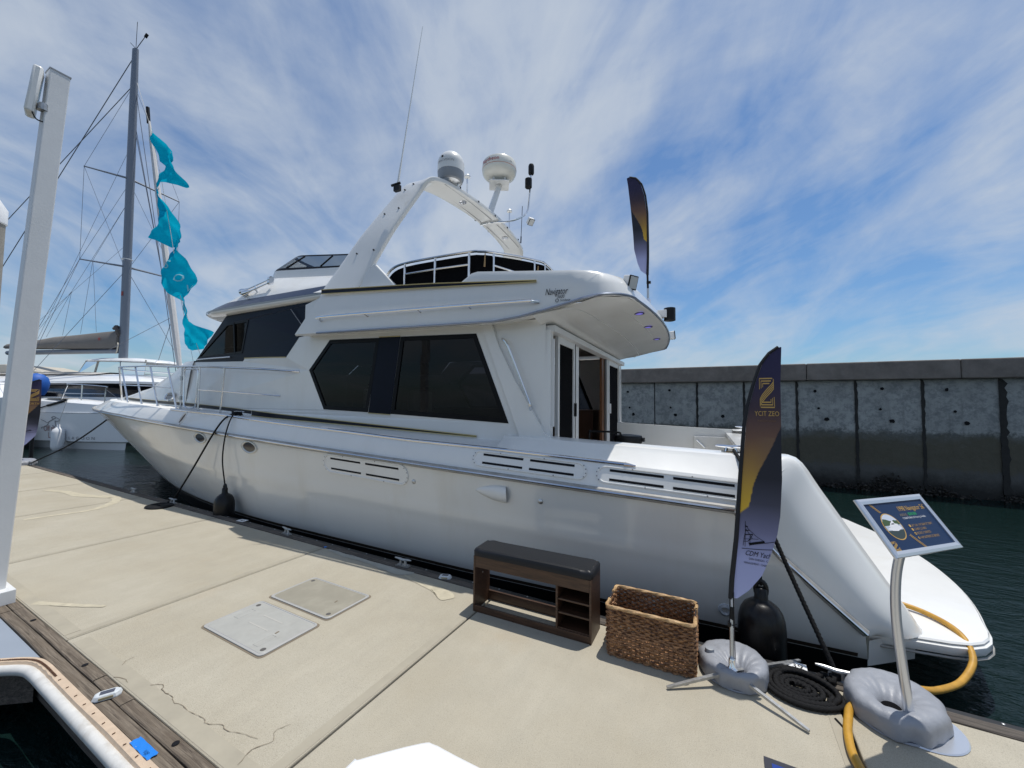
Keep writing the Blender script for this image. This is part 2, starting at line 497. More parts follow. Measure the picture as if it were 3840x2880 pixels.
b.inputs['Roughness'].default_value = 0.04
b.inputs['IOR'].default_value = 1.333

# ------------------------------------------------------------------ mesh helpers
def frame_of(d):
    d = d.normalized()
    a = Vector((0, 0, 1)) if abs(d.z) < 0.9 else Vector((1, 0, 0))
    x = d.cross(a).normalized()
    return x, x.cross(d).normalized()


class MB:
    def __init__(s):
        s.v, s.f, s.mi = [], [], []
        s.cur = 0

    def add(s, verts, faces):
        o = len(s.v)
        s.v += [tuple(p) for p in verts]
        s.f += [tuple(i + o for i in f) for f in faces]
        s.mi += [s.cur] * len(faces)
        return s

    def box(s, c, size, rot=None):
        hx, hy, hz = size[0] / 2, size[1] / 2, size[2] / 2
        p = [Vector((x, y, z)) for x in (-hx, hx) for y in (-hy, hy) for z in (-hz, hz)]
        if rot is not None:
            p = [rot @ q for q in p]
        c = Vector(c)
        return s.add([q + c for q in p], [(0, 1, 3, 2), (4, 6, 7, 5), (0, 4, 5, 1), (2, 3, 7, 6), (0, 2, 6, 4), (1, 5, 7, 3)])

    def grid(s, rows, close_u=False, close_v=False):
        n, m = len(rows), len(rows[0])
        vs = [p for r in rows for p in r]
        fs = []
        for i in range(n if close_v else n - 1):
            for j in range(m if close_u else m - 1):
                a, b_ = i * m + j, i * m + (j + 1) % m
                c_, d_ = ((i + 1) % n) * m + (j + 1) % m, ((i + 1) % n) * m + j
                fs.append((a, b_, c_, d_))
        return s.add(vs, fs)

    def tube(s, pts, r, seg=8, caps=True, closed=False, squash=None):
        pts = [Vector(p) for p in pts]
        n = len(pts)
        rr = r if isinstance(r, (list, tuple)) else [r] * n
        rows = []
        px_ = None
        for i, p in enumerate(pts):
            if closed:
                d = pts[(i + 1) % n] - pts[i - 1]
            else:
                d = pts[min(i + 1, n - 1)] - pts[max(i - 1, 0)]
            if d.length < 1e-9:
                d = Vector((0, 0, 1))
            d.normalize()
            if px_ is None:
                x, y = frame_of(d)
            else:
                x = (px_ - d * px_.dot(d))
                if x.length < 1e-6:
                    x, y = frame_of(d)
                x.normalize()
                y = x.cross(d).normalized()
            px_ = x
            rows.append([p + (x * cos(2 * pi * k / seg) + y * sin(2 * pi * k / seg)) * rr[i] for k in range(seg)])
        s.grid(rows, close_u=True, close_v=closed)
        if caps and not closed:
            o = len(s.v) - n * seg
            s.f.append(tuple(o + k for k in range(seg)))
            s.f.append(tuple(o + (n - 1) * seg + k for k in reversed(range(seg))))
            s.mi += [s.cur, s.cur]
        return s

    def lathe(s, prof, seg=24, c=(0, 0, 0), rot=None, caps=True):
        c = Vector(c)
        rows = []
        for r, z in prof:
            row = []
            for k in range(seg):
                q = Vector((r * cos(2 * pi * k / seg), r * sin(2 * pi * k / seg), z))
                if rot is not None:
                    q = rot @ q
                row.append(q + c)
            rows.append(row)
        s.grid(rows, close_u=True)
        if caps:
            o = len(s.v) - len(rows) * seg
            s.f.append(tuple(o + k for k in range(seg)))
            s.f.append(tuple(o + (len(rows) - 1) * seg + k for k in range(seg)))
            s.mi += [s.cur, s.cur]
        return s

    def prism(s, poly, ext):
        n = len(poly)
        a = [Vector(p) for p in poly]
        e = Vector(ext)
        vs = a + [p + e for p in a]
        fs = [tuple(range(n)), tuple(reversed(range(n, 2 * n)))]
        fs += [(i, (i + 1) % n, n + (i + 1) % n, n + i) for i in range(n)]
        return s.add(vs, fs)

    def poly(s, pts):
        return s.add([Vector(p) for p in pts], [tuple(range(len(pts)))])

    def build(s, name, mat, parent=None, smooth=True, angle=35, bevel=0.0, label=None, kind=None, cat=None, group=None, subsurf=0, recalc=True):
        me = bpy.data.meshes.new(name)
        me.from_pydata(s.v, [], s.f)
        mats = mat if isinstance(mat, (list, tuple)) else [mat]
        for m in mats:
            me.materials.append(m)
        if len(mats) > 1:
            me.polygons.foreach_set('material_index', s.mi)
        if recalc:
            bm = bmesh.new()
            bm.from_mesh(me)
            bmesh.ops.recalc_face_normals(bm, faces=bm.faces)
            bm.to_mesh(me)
            bm.free()
        if smooth:
            me.polygons.foreach_set('use_smooth', [True] * len(me.polygons))
            me.set_sharp_from_angle(angle=radians(angle))
        me.update()
        o = bpy.data.objects.new(name, me)
        COL.objects.link(o)
        if parent is not None:
            o.parent = parent
        if bevel > 0:
            bv = o.modifiers.new('Bevel', 'BEVEL')
            bv.width = bevel
            bv.segments = 2
            bv.limit_method = 'ANGLE'
        if subsurf:
            sb = o.modifiers.new('Subsurf', 'SUBSURF')
            sb.levels = sb.render_levels = subsurf
        for k, v in (('label', label), ('kind', kind), ('category', cat), ('group', group)):
            if v:
                o[k] = v
        return o


def thing(name, label, cat, loc=(0, 0, 0), rotz=0.0, group=None):
    o = bpy.data.objects.new(name, None)
    COL.objects.link(o)
    o.location = loc
    o.rotation_euler = (0, 0, rotz)
    o.empty_display_size = 0.1
    o['label'] = label
    o['category'] = cat
    if group:
        o['group'] = group
    return o


def copy_tree(o, parent=None, loc=None, rotz=None, label=None):
    r = o.copy()
    COL.objects.link(r)
    if parent is not None:
        r.parent = parent
    if loc is not None:
        r.location = loc
    if rotz is not None:
        r.rotation_euler = (0, 0, rotz)
    if label:
        r['label'] = label
    for ch in list(o.children):
        copy_tree(ch, r)
    return r


def text_geo(txt, size=1.0, shear=0.0, align='CENTER', width=1.0):
    cu = bpy.data.curves.new('lettering', 'FONT')
    cu.body = txt
    cu.size = size
    cu.shear = shear
    cu.align_x = align
    cu.resolution_u = 2
    ob = bpy.data.objects.new('lettering', cu)
    me = bpy.data.meshes.new_from_object(ob)
    vs = [(v.co.x * width, v.co.y) for v in me.vertices]
    fs = [tuple(p.vertices) for p in me.polygons]
    bpy.data.objects.remove(ob)
    bpy.data.meshes.remove(me)
    return vs, fs


def text_on(name, txt, mat, parent, fn, size, shear=0.0, align='CENTER', width=1.0):
    """flat print: fn maps the letter plane (x, y) onto the surface"""
    vs, fs = text_geo(txt, size, shear, align, width)
    mb = MB()
    mb.add([fn(x, y) for x, y in vs], fs)
    return mb.build(name, mat, parent, smooth=False, recalc=False)


def lerp(a, b_, t_):
    return a + (b_ - a) * t_


def interp(x, xs, ys):
    if x <= xs[0]:
        return ys[0]
    for i in range(len(xs) - 1):
        if x <= xs[i + 1]:
            return lerp(ys[i], ys[i + 1], (x - xs[i]) / (xs[i + 1] - xs[i]))
    return ys[-1]


def smooth_pts(pts, n=8, closed=False):
    P_ = [Vector(p) for p in pts]
    out_ = []
    m = len(P_)
    rng = range(m if closed else m - 1)
    for i in rng:
        p0 = P_[i - 1] if (closed or i > 0) else P_[i] * 2 - P_[i + 1]
        p1, p2 = P_[i], P_[(i + 1) % m]
        p3 = P_[(i + 2) % m] if (closed or i + 2 < m) else p2 * 2 - p1
        for k in range(n):
            t_ = k / n
            out_.append(0.5 * ((2 * p1) + (p2 - p0) * t_ + (2 * p0 - 5 * p1 + 4 * p2 - p3) * t_ ** 2 + (3 * p1 - p0 - 3 * p2 + p3) * t_ ** 3))
    if not closed:
        out_.append(P_[-1])
    return out_


def rope_mesh(mb, pts, r, lobes=3, pitch=0.09, seg=18):
    """laid rope: a lobed section that turns along its length"""
    pts = [Vector(p) for p in pts]
    rows = []
    px_ = None
    dist = 0.0
    for i, p in enumerate(pts):
        if i:
            dist += (p - pts[i - 1]).length
        d = (pts[min(i + 1, len(pts) - 1)] - pts[max(i - 1, 0)]).normalized()
        if px_ is None:
            x, y = frame_of(d)
        else:
            x = (px_ - d * px_.dot(d)).normalized()
            y = x.cross(d).normalized()
        px_ = x
        tw = 2 * pi * dist / pitch
        row = []
        for k in range(seg):
            a = 2 * pi * k / seg
            rad = r * (0.64 + 0.36 * abs(sin(lobes * 0.5 * (a - tw))))
            row.append(p + (x * cos(a) + y * sin(a)) * rad)
        rows.append(row)
    mb.grid(rows, close_u=True)
    return mb

# ------------------------------------------------------------------ the setting: water, dock, sea wall, far shore
ZW = -0.45
mb = MB()
R_ = 1500.0
mb.poly([(-R_, -R_, ZW), (R_, -R_, ZW), (R_, R_, ZW), (-R_, R_, ZW)])
mb.build('water', WATER, kind='structure', smooth=False)

mb = MB()
rows = []
for i in range(41):
    x = -900 + i * 36
    h = 3.2 + 2.2 * sin(i * 0.7) + 1.3 * sin(i * 1.9 + 1)
    rows.append([(x, 330 + 0.3 * i, ZW - 0.3), (x, 345, h * 0.5), (x, 380, h), (x, 420, ZW - 0.3)])
mb.grid(rows)
mb.build('far_shore', SHOREM, kind='structure')

dock = bpy.data.objects.new('dock', None)
COL.objects.link(dock)
dock['kind'] = 'structure'
Y0, Y1 = 1.052, 3.088
JX = [-15.95, -13.59, -11.23, -8.88, -6.46, -4.09, -1.79, 0.57, 2.93, 5.30]
for i in range(len(JX) - 1):
    mb = MB()
    mb.box(((JX[i] + JX[i + 1]) / 2, (Y0 + Y1) / 2, -0.09 + 0.0008 * (i % 2)), (JX[i + 1] - JX[i] - 0.016, Y1 - Y0, 0.18))
    mb.build('slab', CONC, dock, smooth=False, bevel=0.008)
mb = MB()
mb.box((-5.3, 2.05, -0.33), (21.4, 1.96, 0.30))
mb.build('float', BOTTOM, dock, smooth=False)
# smooth trowelled borders of each slab, laid 3 mm proud
mb = MB()
for i in range(len(JX) - 1):
    a_, b_ = JX[i] + 0.011, JX[i + 1] - 0.011
    mb.box(((a_ + b_) / 2, Y0 + 0.052, 0.0012), (b_ - a_ - 0.15, 0.085, 0.0024))
    mb.box((b_ - 0.036, (Y0 + Y1) / 2, 0.0012), (0.062, Y1 - Y0 - 0.02, 0.0024))
mb.build('border', EDGEB, dock, smooth=False)


def planks(y0, y1, ztop, h, cuts, mat, name='plank'):
    for i in range(len(cuts) - 1):
        m_ = MB()
        a_, b_ = cuts[i] + 0.002, cuts[i + 1] - 0.002
        n_ = max(2, int((b_ - a_) / 0.3))
        rows_ = []
        for k in range(n_ + 1):
            x_ = lerp(a_, b_, k / n_)
            dz = random.uniform(-0.0035, 0.0025)
            dy = random.uniform(-0.003, 0.003)
            rows_.append([(x_, y0 + dy, ztop - h), (x_, y0 + dy, ztop + dz - 0.005), (x_, y0 + dy + 0.005, ztop + dz),
                          (x_, y1 + dy * 0.5 - 0.005, ztop + dz), (x_, y1 + dy * 0.5, ztop + dz - 0.005), (x_, y1 + dy * 0.5, ztop - h)])
        m_.grid(rows_)
        m_.poly(rows_[0])
        m_.poly(rows_[-1])
        m_.build(name, mat, dock, smooth=False)


planks(0.986, 1.047, 0.004, 0.13, [-15.9, -12.4, -9.0, -6.6, -5.02, -3.36, -2.96, -0.4, 2.2, 5.2], TIMBER)
planks(0.918, 0.982, -0.001, 0.15, [-15.9, -11.8, -8.2, -5.04, -3.86, -2.2, 0.5, 3.0, 5.2], TIMBER)
planks(3.094, 3.176, 0.006, 0.15, [-15.9, -13.2, -10.2, -7.15, -5.0, -2.05, 0.15, 2.4, 5.2], TIMBERD)
mb = MB()
mb.box((-5.3, 3.205, -0.085), (21.2, 0.055, 0.165))
mb.build('rubber_strip', BLACKRUB, dock, smooth=False, bevel=0.01)
mb = MB()
x = -15.5
while x < 5:
    mb.lathe([(0.0085, 0), (0.0075, 0.004), (0.003, 0.006)], 8, (x, 3.205, -0.003))
    x += 0.285
mb.build('nail_head', GALV, dock)
# holes where the planks are bolted through
for bx in (-4.66, -3.60, -2.4, 0.3):
    mb = MB()
    mb.lathe([(0.016, 0.0), (0.016, 0.0016)], 14, (bx, 1.016, 0.0055))
    mb.build('bolt_hole', INK, dock)
# slip side below the near edge
mb = MB()
mb.box((-0.2, 0.945, -0.215), (10.0, 0.04, 0.17))
mb.build('waler', TIMBERD, dock, smooth=False)
mb = MB()
for bx in [-3.7, -3.1, -2.5, -1.9, -1.3]:
    mb.box((bx, 0.918, -0.17), (0.03, 0.02, 0.06))
mb.build('bolt', RUST, dock, smooth=False)
# gusset between the dock and its finger, and the finger
mb = MB()
mb.prism([(-5.06, 0.914, -0.012), (-4.00, 0.914, -0.012), (-5.06, 0.14, -0.012)], (0, 0, -0.06))
mb.build('gusset_plate', GUSSET, dock, smooth=False, bevel=0.004)
mb = MB()
mb.box((-6.06, -3.55, -0.12), (1.98, 8.9, 0.22))
mb.build('finger', CONC, dock, smooth=False, bevel=0.01)
mb = MB()
mb.prism([(-5.06, 0.90, -0.08), (-4.03, 0.90, -0.08), (-5.06, 0.10, -0.08)], (0, 0, -0.22))
mb.build('knee_brace', TIMBERD, dock, smooth=False)
# white bumper with a nailed flange round the slip corner
corner = smooth_pts([(-4.98, 0.155), (-4.55, 0.475), (-4.17, 0.755), (-4.03, 0.852), (-3.93, 0.893), (-3.80, 0.905), (-3.6, 0.905)], 6)
path = [Vector((p[0], p[1], 0)) for p in [tuple(q) + (0,) if len(q) == 2 else q for q in corner]] + [Vector((x_, 0.905, 0)) for x_ in (-3.2, -2.8, -2.4, -2.0, -1.4, -0.6, 1.0)]
rows, rows2 = [], []
for i, p in enumerate(path):
    d = (path[min(i + 1, len(path) - 1)] - path[max(i - 1, 0)]).normalized()
    nn = Vector((d.y, -d.x, 0))              # towards the slip
    if nn.y > 0 and nn.x < 0.2:
        nn = -nn
    wob = 0.003 * sin(i * 2.1)
    rows.append([p + nn * (-0.012) + Vector((0, 0, 0.006)), p + nn * (0.026 + wob) + Vector((0, 0, 0.003)), p + nn * (0.034 + wob) + Vector((0, 0, -0.016))])
    cc = p + nn * 0.052 + Vector((0, 0, -0.036))
    rows2.append([cc + nn * (0.030 * cos(a_)) + Vector((0, 0, 0.030 * sin(a_))) for a_ in [2 * pi * k / 14 for k in range(14)]])
mb = MB()
mb.grid(rows)
mb.build('bumper_flange', VINYLP, dock)
mb = MB()
mb.grid(rows2, close_u=True)
mb.build('bumper_tube', VINYLW, dock)
mb = MB()
for i in range(3, len(path) - 1):
    for tt in (0.15, 0.48, 0.82) if i < 42 else [k / 9 for k in range(9)]:
        p = path[i].lerp(path[i + 1], tt)
        d = (path[i + 1] - path[i]).normalized()
        nn = Vector((d.y, -d.x, 0))
        mb.box(p + nn * 0.012 + Vector((0, 0, 0.0075)), (0.004, 0.012, 0.003), Matrix.Rotation(random.uniform(-0.5, 0.5), 3, 'Z'))
mb.build('staple', RUST, dock, smooth=False)


def ribbon(name, pts, w, mat, z=0.003, jit=0.0, parent=dock, n=5):
    pts = smooth_pts([(p[0], p[1], z) for p in pts], n)
    rows_ = []
    for i, p in enumerate(pts):
        d = (pts[min(i + 1, len(pts) - 1)] - pts[max(i - 1, 0)])
        d = d.normalized() if d.length > 0 else Vector((1, 0, 0))
        s_ = Vector((-d.y, d.x, 0))
        ww = (w[0] + (w[1] - w[0]) * i / (len(pts) - 1)) if isinstance(w, tuple) else w
        ww = ww * (1 + random.uniform(-jit, jit))
        j_ = Vector((random.uniform(-1, 1), random.uniform(-1, 1), 0)) * jit * 0.006
        rows_.append([p - s_ * ww / 2 + j_, p + s_ * ww / 2 + j_])
    m_ = MB()
    m_.grid(rows_)
    return m_.build(name, mat, parent, smooth=False)


# cracks along the slab margin and a branch near the next joint
ribbon('crack', [(-3.02, 1.135), (-2.96, 1.175), (-2.92, 1.155), (-2.86, 1.15), (-2.80, 1.158), (-2.74, 1.138), (-2.66, 1.150), (-2.55, 1.150), (-2.47, 1.163), (-2.41, 1.150), (-2.33, 1.185), (-2.26, 1.178), (-2.18, 1.205), (-2.08, 1.225)], (0.0036, 0.0022), CRACK, 0.0042, 0.6, n=4)
ribbon('crack', [(-3.30, 1.06), (-3.22, 1.085), (-3.16, 1.082)], (0.004, 0.002), CRACK, 0.0042, 0.5, n=4)
ribbon('crack', [(-2.02, 1.36), (-2.05, 1.30), (-2.00, 1.25), (-2.04, 1.18), (-2.01, 1.10)], (0.003, 0.003), CRACK, 0.0042, 0.6, n=4)
ribbon('crack', [(-3.44, 1.20), (-3.43, 1.16), (-3.40, 1.13)], (0.003, 0.002), CRACK, 0.0042, 0.5, n=4)
# pale scuffs
ribbon('scuff', [(-5.05, 1.10), (-4.75, 1.23), (-4.60, 1.30), (-4.48, 1.36)], (0.055, 0.03), MARK, 0.0036, 0.15)
ribbon('scuff', [(-8.6, 1.72), (-8.55, 2.05), (-8.5, 2.35), (-8.7, 2.62), (-9.0, 2.80), (-9.3, 2.86)], (0.09, 0.13), MARK, 0.0036, 0.25)
ribbon('scuff', [(-9.3, 2.86), (-9.9, 2.62), (-10.5, 2.58), (-11.0, 2.45)], (0.16, 0.10), MARK, 0.0036, 0.3)
# mortar patches by the far edge
def patch(name, outline, mat, z=0.0045):
    pts = smooth_pts([(x_, y_, z) for x_, y_ in outline], 5, closed=True)
    pts = [p + Vector((random.uniform(-1, 1), random.uniform(-1, 1), 0)) * 0.007 for p in pts]
    c_ = sum(pts, Vector()) / len(pts)
    m_ = MB()
    m_.add([c_] + pts, [(0, i + 1, (i + 1) % len(pts) + 1) for i in range(len(pts))])
    return m_.build(name, mat, dock, smooth=False)


patch('mortar_patch', [(-4.0, 3.08), (-3.5, 3.08), (-3.0, 3.075), (-2.72, 3.075), (-2.80, 2.98), (-3.05, 2.98), (-3.35, 3.02), (-3.75, 3.02)], PATCH)
patch('mortar_patch', [(-2.78, 3.0), (-2.55, 2.98), (-2.25, 2.96), (-2.08, 2.88), (-2.16, 2.78), (-2.30, 2.86), (-2.6, 2.93)], MARK)

# ---- sea wall
wall = thing('seawall', 'long weathered concrete breakwater wall with tide stains behind the yacht', 'seawall', (0, 13.5, 0))
WJ = [-9.65, -8.36, -7.08, -5.80, -4.52, -3.23, -1.94, -0.69, 0.567, 1.84, 3.12, 4.41, 5.74, 7.05, 8.36, 9.67, 10.98]
for i in range(len(WJ) - 1):
    mb = MB()
    a_, b_ = WJ[i] + 0.014, WJ[i + 1] - 0.014
    off = random.uniform(-0.012, 0.012)
    y_ = off
    hw = []
    mb.box(((a_ + b_) / 2, 0.2 + off, 0.4), (b_ - a_, 0.4, 4.0))
    mb.build('panel', SEAW, wall, smooth=False, bevel=0.012)
mb = MB()
mb.box((0.6, 0.30, 0.35), (20.6, 0.3, 3.9))
mb.build('backing', INK, wall, smooth=False)
for a_, b_ in ((-9.9, -3.2), (-3.19, 2.05), (2.06, 5.05), (5.06, 11.2)):
    mb = MB()
    mb.box(((a_ + b_) / 2, 0.14, 2.635), (b_ - a_, 0.62, 0.47))
    mb.build('coping', COPING, wall, smooth=False, bevel=0.03)
for i in range(len(WJ) - 1):
    w_ = WJ[i + 1] - WJ[i]
    for fx, fz, r_ in ((0.36, 2.14, 0.038), (0.40, 1.62, 0.032), (0.52, 1.36, 0.05)):
        if (i * 7 + int(fz * 10)) % 5 == 0 and r_ < 0.05:
            continue
        x_ = WJ[i] + w_ * (fx + random.uniform(-0.05, 0.05))
        z_ = fz + random.uniform(-0.03, 0.03)
        ring = [(x_ + r_ * random.uniform(0.75, 1.3) * cos(2 * pi * k / 11), -0.016, z_ + r_ * random.uniform(0.75, 1.3) * sin(2 * pi * k / 11)) for k in range(11)]
        mb = MB()
        mb.poly(ring)
        mb.build('tie_hole', INK, wall, smooth=False)
mb = MB()
for wj in (WJ[7], WJ[9], WJ[11], WJ[12], WJ[10], WJ[8]):
    sc_ = 1.0 if wj != WJ[12] else 2.6
    pr = [(wj + sc_ * (0.012 + 0.02 * abs(sin(k * 1.7)) + random.uniform(0, 0.02)) * (1 if s_ > 0 else -0.8), -0.0185, lerp(2.38, -0.3, k / 26)) for s_ in (1,) for k in range(27)]
    pl = [(wj - (0.012 + 0.015 * abs(sin(k * 2.3)) + random.uniform(0, 0.012)), -0.0185, lerp(2.38, -0.3, k / 26)) for k in range(27)]
    mb.grid([[l_, r2] for l_, r2 in zip(pl, pr)])
mb.build('joint_stain', P('joint_weep_stain', (0.032, 0.032, 0.030), 0.9, var=0.4, vscale=8), wall, smooth=False)
# mussels and oysters crusted along the foot of the wall
mb = MB()
rnd = random.Random(5)
ico_v = [(1, 0, 0), (0, 1, 0), (-1, 0, 0), (0, -1, 0), (0, 0, 1), (0, 0, -1)]
ico_f = [(0, 1, 4), (1, 2, 4), (2, 3, 4), (3, 0, 4), (1, 0, 5), (2, 1, 5), (3, 2, 5), (0, 3, 5)]
for k in range(3000):
    x_ = rnd.uniform(-3.5, 10.8)
    top = -0.30 + 0.16 * sin(x_ * 2.1) + 0.10 * sin(x_ * 5.3 + 1)
    z_ = rnd.uniform(-0.55, top)
    if rnd.random() < 0.25:
        z_ += rnd.uniform(0, 0.14)
    rx = rnd.uniform(0.02, 0.055)
    M = Matrix.Rotation(rnd.uniform(0, 6), 3, 'X') @ Matrix.Rotation(rnd.uniform(0, 6), 3, 'Y')
    depth = rnd.uniform(0, 0.16) * (1 + (-0.3 - z_) * 1.5)
    mb.add([M @ Vector((q[0] * rx, q[1] * rx * 0.6, q[2] * rx * 0.45)) + Vector((x_, -depth, z_)) for q in ico_v], ico_f)
mb.build('mussel_crust', MUSSEL, wall, smooth=False, kind='stuff', recalc=False)

# ------------------------------------------------------------------ the motor yacht (u forward from the transom, v towards the dock, z up)
YT = radians(2.3)
YC = Vector((0.84071, 6.01023, 0.0))
yacht = thing('motor_yacht', 'large white flybridge motor yacht moored along the dock with black tinted windows', 'motor yacht', YC, YT)
YROT = Matrix.Rotation(YT, 3, 'Z')


def yb(u, v, z):
    return Vector((-u, -v, z))


def yw(u, v, z):                      # the same point in the world
    return YC + YROT @ yb(u, v, z)


LB = 19.0


def BEAM(u, L=LB, p=2.25, m=2.42, u0=8.0):
    if u <= u0:
        return m - 0.012 * max(0.0, 4 - u) ** 1.5
    s_ = min((u - u0) / (L - u0), 1)
    return m * (1 - s_ ** p)


def ZR(u):
    return interp(u, [-1, .84, 1.92, 3.22, 5.86, 6.73, 7.6, 8.58, 9.8, 11.59, 14, 19], [.80, .874, .918, .973, 1.085, 1.125, 1.165, 1.217, 1.277, 1.352, 1.41, 1.47])


def ZC(u):
    return interp(u, [-1, 0, 3.4, 6.4, 8.4, 10, 12, 15.5], [-.17, -.17, -.165, -.13, -.09, -.05, .03, .16])


def ZS(u):                            # upper edge of the gunwale, under the steel strip
    return interp(u, [0.5, .8, 1.665, 3.03, 4.11, 5.34, 6.0, 7.1, 8.0, 9.53, 11.09, 14, 19], [1.085, 1.10, 1.143, 1.208, 1.242, 1.305, 1.336, 1.395, 1.454, 1.503, 1.583, 1.635, 1.70])


def ZF(u):                            # foot of the deckhouse
    return interp(u, [2.5, 3.45, 5.06, 7.33, 8.4, 9.8, 13.3, 16.8], [1.26, 1.285, 1.335, 1.415, 1.49, 1.56, 1.66, 1.70])


def lev(s_, t_):
    L0, a_, p0, m0 = 15.5, 1.1, 2.0, 2.2
    L = L0 + (LB - L0) * t_ ** a_
    p = p0 + (2.25 - p0) * t_
    m = m0 + (2.42 - m0) * t_ ** .7
    u0 = 8 * t_ + 6.5 * (1 - t_)
    u = s_ * L
    v = m - .012 * max(0, 4 - u) ** 1.5
    k = min(max((u - u0) / (L - u0), 0), 1)
    v *= 1 - k ** p
    z = ZC(u) + (ZR(u) - ZC(u)) * t_
    return u, max(v, 0.0), z


def us(a_, b_, n):
    return [lerp(a_, b_, k / n) for k in range(n + 1)]


# stern cut of each level: the side runs down in a diagonal to the swim platform
def stern_u(t_):
    z = lerp(-0.17, 0.86, t_)
    return interp(z, [-0.17, 0.05, 0.55, 0.87], [0.0, 0.03, 0.57, 0.84])


mb = MB()
NT = 16
for sd in (1, -1):
    rows = []
    for i in range(NT + 1):
        t_ = i / NT
        su = stern_u(t_) / (15.5 + 3.5 * t_ ** 1.1)
        row = []
        for k in range(66):
            q = k / 65
            s_ = su + (1 - su) * (q ** 0.85)
            u, v, z = lev(s_, t_)
            if abs(t_ - 0.5625) < 0.001 and u < 14:
                v += 0.012
            row.append(yb(u, sd * v, z))
        rows.append(row)
    mb.grid(rows)
hull = mb.build('hull', GELHULL, yacht, angle=60)
# transom below the platform
mb = MB()
mb.poly([yb(0.0, v, z) for v, z in ((2.12, -0.17), (2.16, 0.05), (-2.16, 0.05), (-2.12, -0.17))])
mb.poly([yb(-0.42, v, z) for v, z in ((1.65, -0.30), (1.7, -0.05), (-1.7, -0.05), (-1.65, -0.30))])
mb.poly([yb(0, 2.1, -0.22), yb(-0.42, 1.65, -0.30), yb(-0.42, 1.7, -0.05), yb(0, 2.12, -0.03)])
mb.poly([yb(0, 2.1, -0.17), yb(-0.42, 1.65, -0.30), yb(-0.42, -1.65, -0.30), yb(0, -2.1, -0.17)])
mb.build('transom', GELHULL, yacht)
# bottom below the chine
mb = MB()
for sd in (1, -1):
    rows = [[], [], []]
    for k in range(66):
        u, v, z = lev((k / 65) ** 0.85, 0)
        rows[0].append(yb(u, sd * v, z))
        rows[1].append(yb(u - 0.02, sd * max(v - 0.05, 0), z - 0.05))
        rows[2].append(yb(u * 0.985, sd * max(v - 0.35, 0), z - 0.55))
    mb.grid(rows)
mb.build('bottom', BOTTOM, yacht)
# boot stripe hugging the hull just over the chine
mb = MB()
rows = [[], []]
for k in range(60):
    s_ = lerp(0.004, 0.93, k / 59)
    for j, t_ in enumerate((0.012, 0.045)):
        u, v, z = lev(s_, t_)
        rows[j].append(yb(u, v + 0.004, z))
mb.grid(rows)
mb.build('boot_stripe', BOOT, yacht)
# knuckle moulding: a fine ledge along the topside
mb = MB()
pts = []
for k in range(60):
    u, v, z = lev(lerp(0.035, 0.76, k / 59), 0.5625)
    pts.append(yb(u, v + 0.004, z))
mb.tube(pts, 0.006, 5)
mb.build('knuckle', P('knuckle_shade_line', (0.50, 0.48, 0.43), 0.5), yacht)  # grey-beige tone paints in the line of shade along the hull crease

# rub rail: vinyl body with a steel half round on it, both sides
for sd in (1, -1):
    mb = MB()
    mb2 = MB()
    pts, pts2 = [], []
    for u in us(0.86, 18.97, 90):
        b_ = BEAM(u)
        pts.append(yb(u, sd * (b_ + 0.006), ZR(u)))
        pts2.append(yb(u, sd * (b_ + 0.034), ZR(u) + 0.002))
    mb.tube(pts, 0.034, 8)
    mb.build('rub_rail', RAILV, yacht)
    mb2.tube(pts2, 0.012, 6)
    mb2.build('rub_rail_strip', STEEL, yacht)
mb = MB()
mb.tube([yb(0.86, 2.36, .874), yb(0.72, 2.30, .72), yb(0.56, 2.275, .545), yb(0.3, 2.235, .30), yb(0.03, 2.19, 0.055)], 0.030, 8)
mb.build('rub_rail', RAILV, yacht)
mb = MB()
mb.tube([yb(0.86, 2.39, .874), yb(0.72, 2.33, .72), yb(0.56, 2.305, .545), yb(0.3, 2.265, .30), yb(0.03, 2.22, 0.055)], 0.011, 6)
mb.build('rub_rail_strip', STEEL, yacht)


# gunwale: from the rub rail up to the steel strip, then the side deck
def inset(u):
    return lerp(0.085, 0.22, min(max((u - 8) / 7, 0), 1))


def BS(u):
    return max(BEAM(u, LB - 0.35, 2.25, 2.42) - inset(u), 0.0)


def VF(u):
    return min(2.0, max(BEAM(u) - .42, 0.05))


for sd in (1, -1):
    mb = MB()
    rows = [[], [], [], []]
    for u in us(0.62, 18.6, 80):
        b_ = BEAM(u)
        s_ = BS(u)
        rows[0].append(yb(u, sd * b_, ZR(u) + 0.01))
        rows[1].append(yb(u, sd * lerp(b_, s_, 0.35), lerp(ZR(u), ZS(u), 0.42)))
        rows[2].append(yb(u, sd * lerp(b_, s_, 0.85), lerp(ZR(u), ZS(u), 0.94)))
        rows[3].append(yb(u, sd * s_, ZS(u) + 0.003))
    rows_end = [rows[k][-1] for k in range(4)]
    mb.grid(rows)
    mb.build('gunwale', GEL, yacht, angle=30)
    mb = MB()
    rows = [[], []]
    for u in us(2.95, 18.5, 60):
        rows[0].append(yb(u, sd * BS(u), ZS(u) + 0.002))
        f_ = VF(u) if u < 16.6 else max(VF(u), 0)
        rows[1].append(yb(u, sd * min(f_, BS(u)), max(ZF(u) - 0.005, ZS(u) + 0.004)))
    mb.grid(rows)
    mb.build('side_deck', NONSKID, yacht)
mb = MB()
rows = [[], []]
for u in us(13.0, 18.5, 20):
    for j, sd in enumerate((1, -1)):
        rows[j].append(yb(u, sd * min(VF(u), BS(u)), max(ZF(u) - 0.006, ZS(u) + 0.002)))
mb.grid(rows)
mb.build('foredeck', NONSKID, yacht)
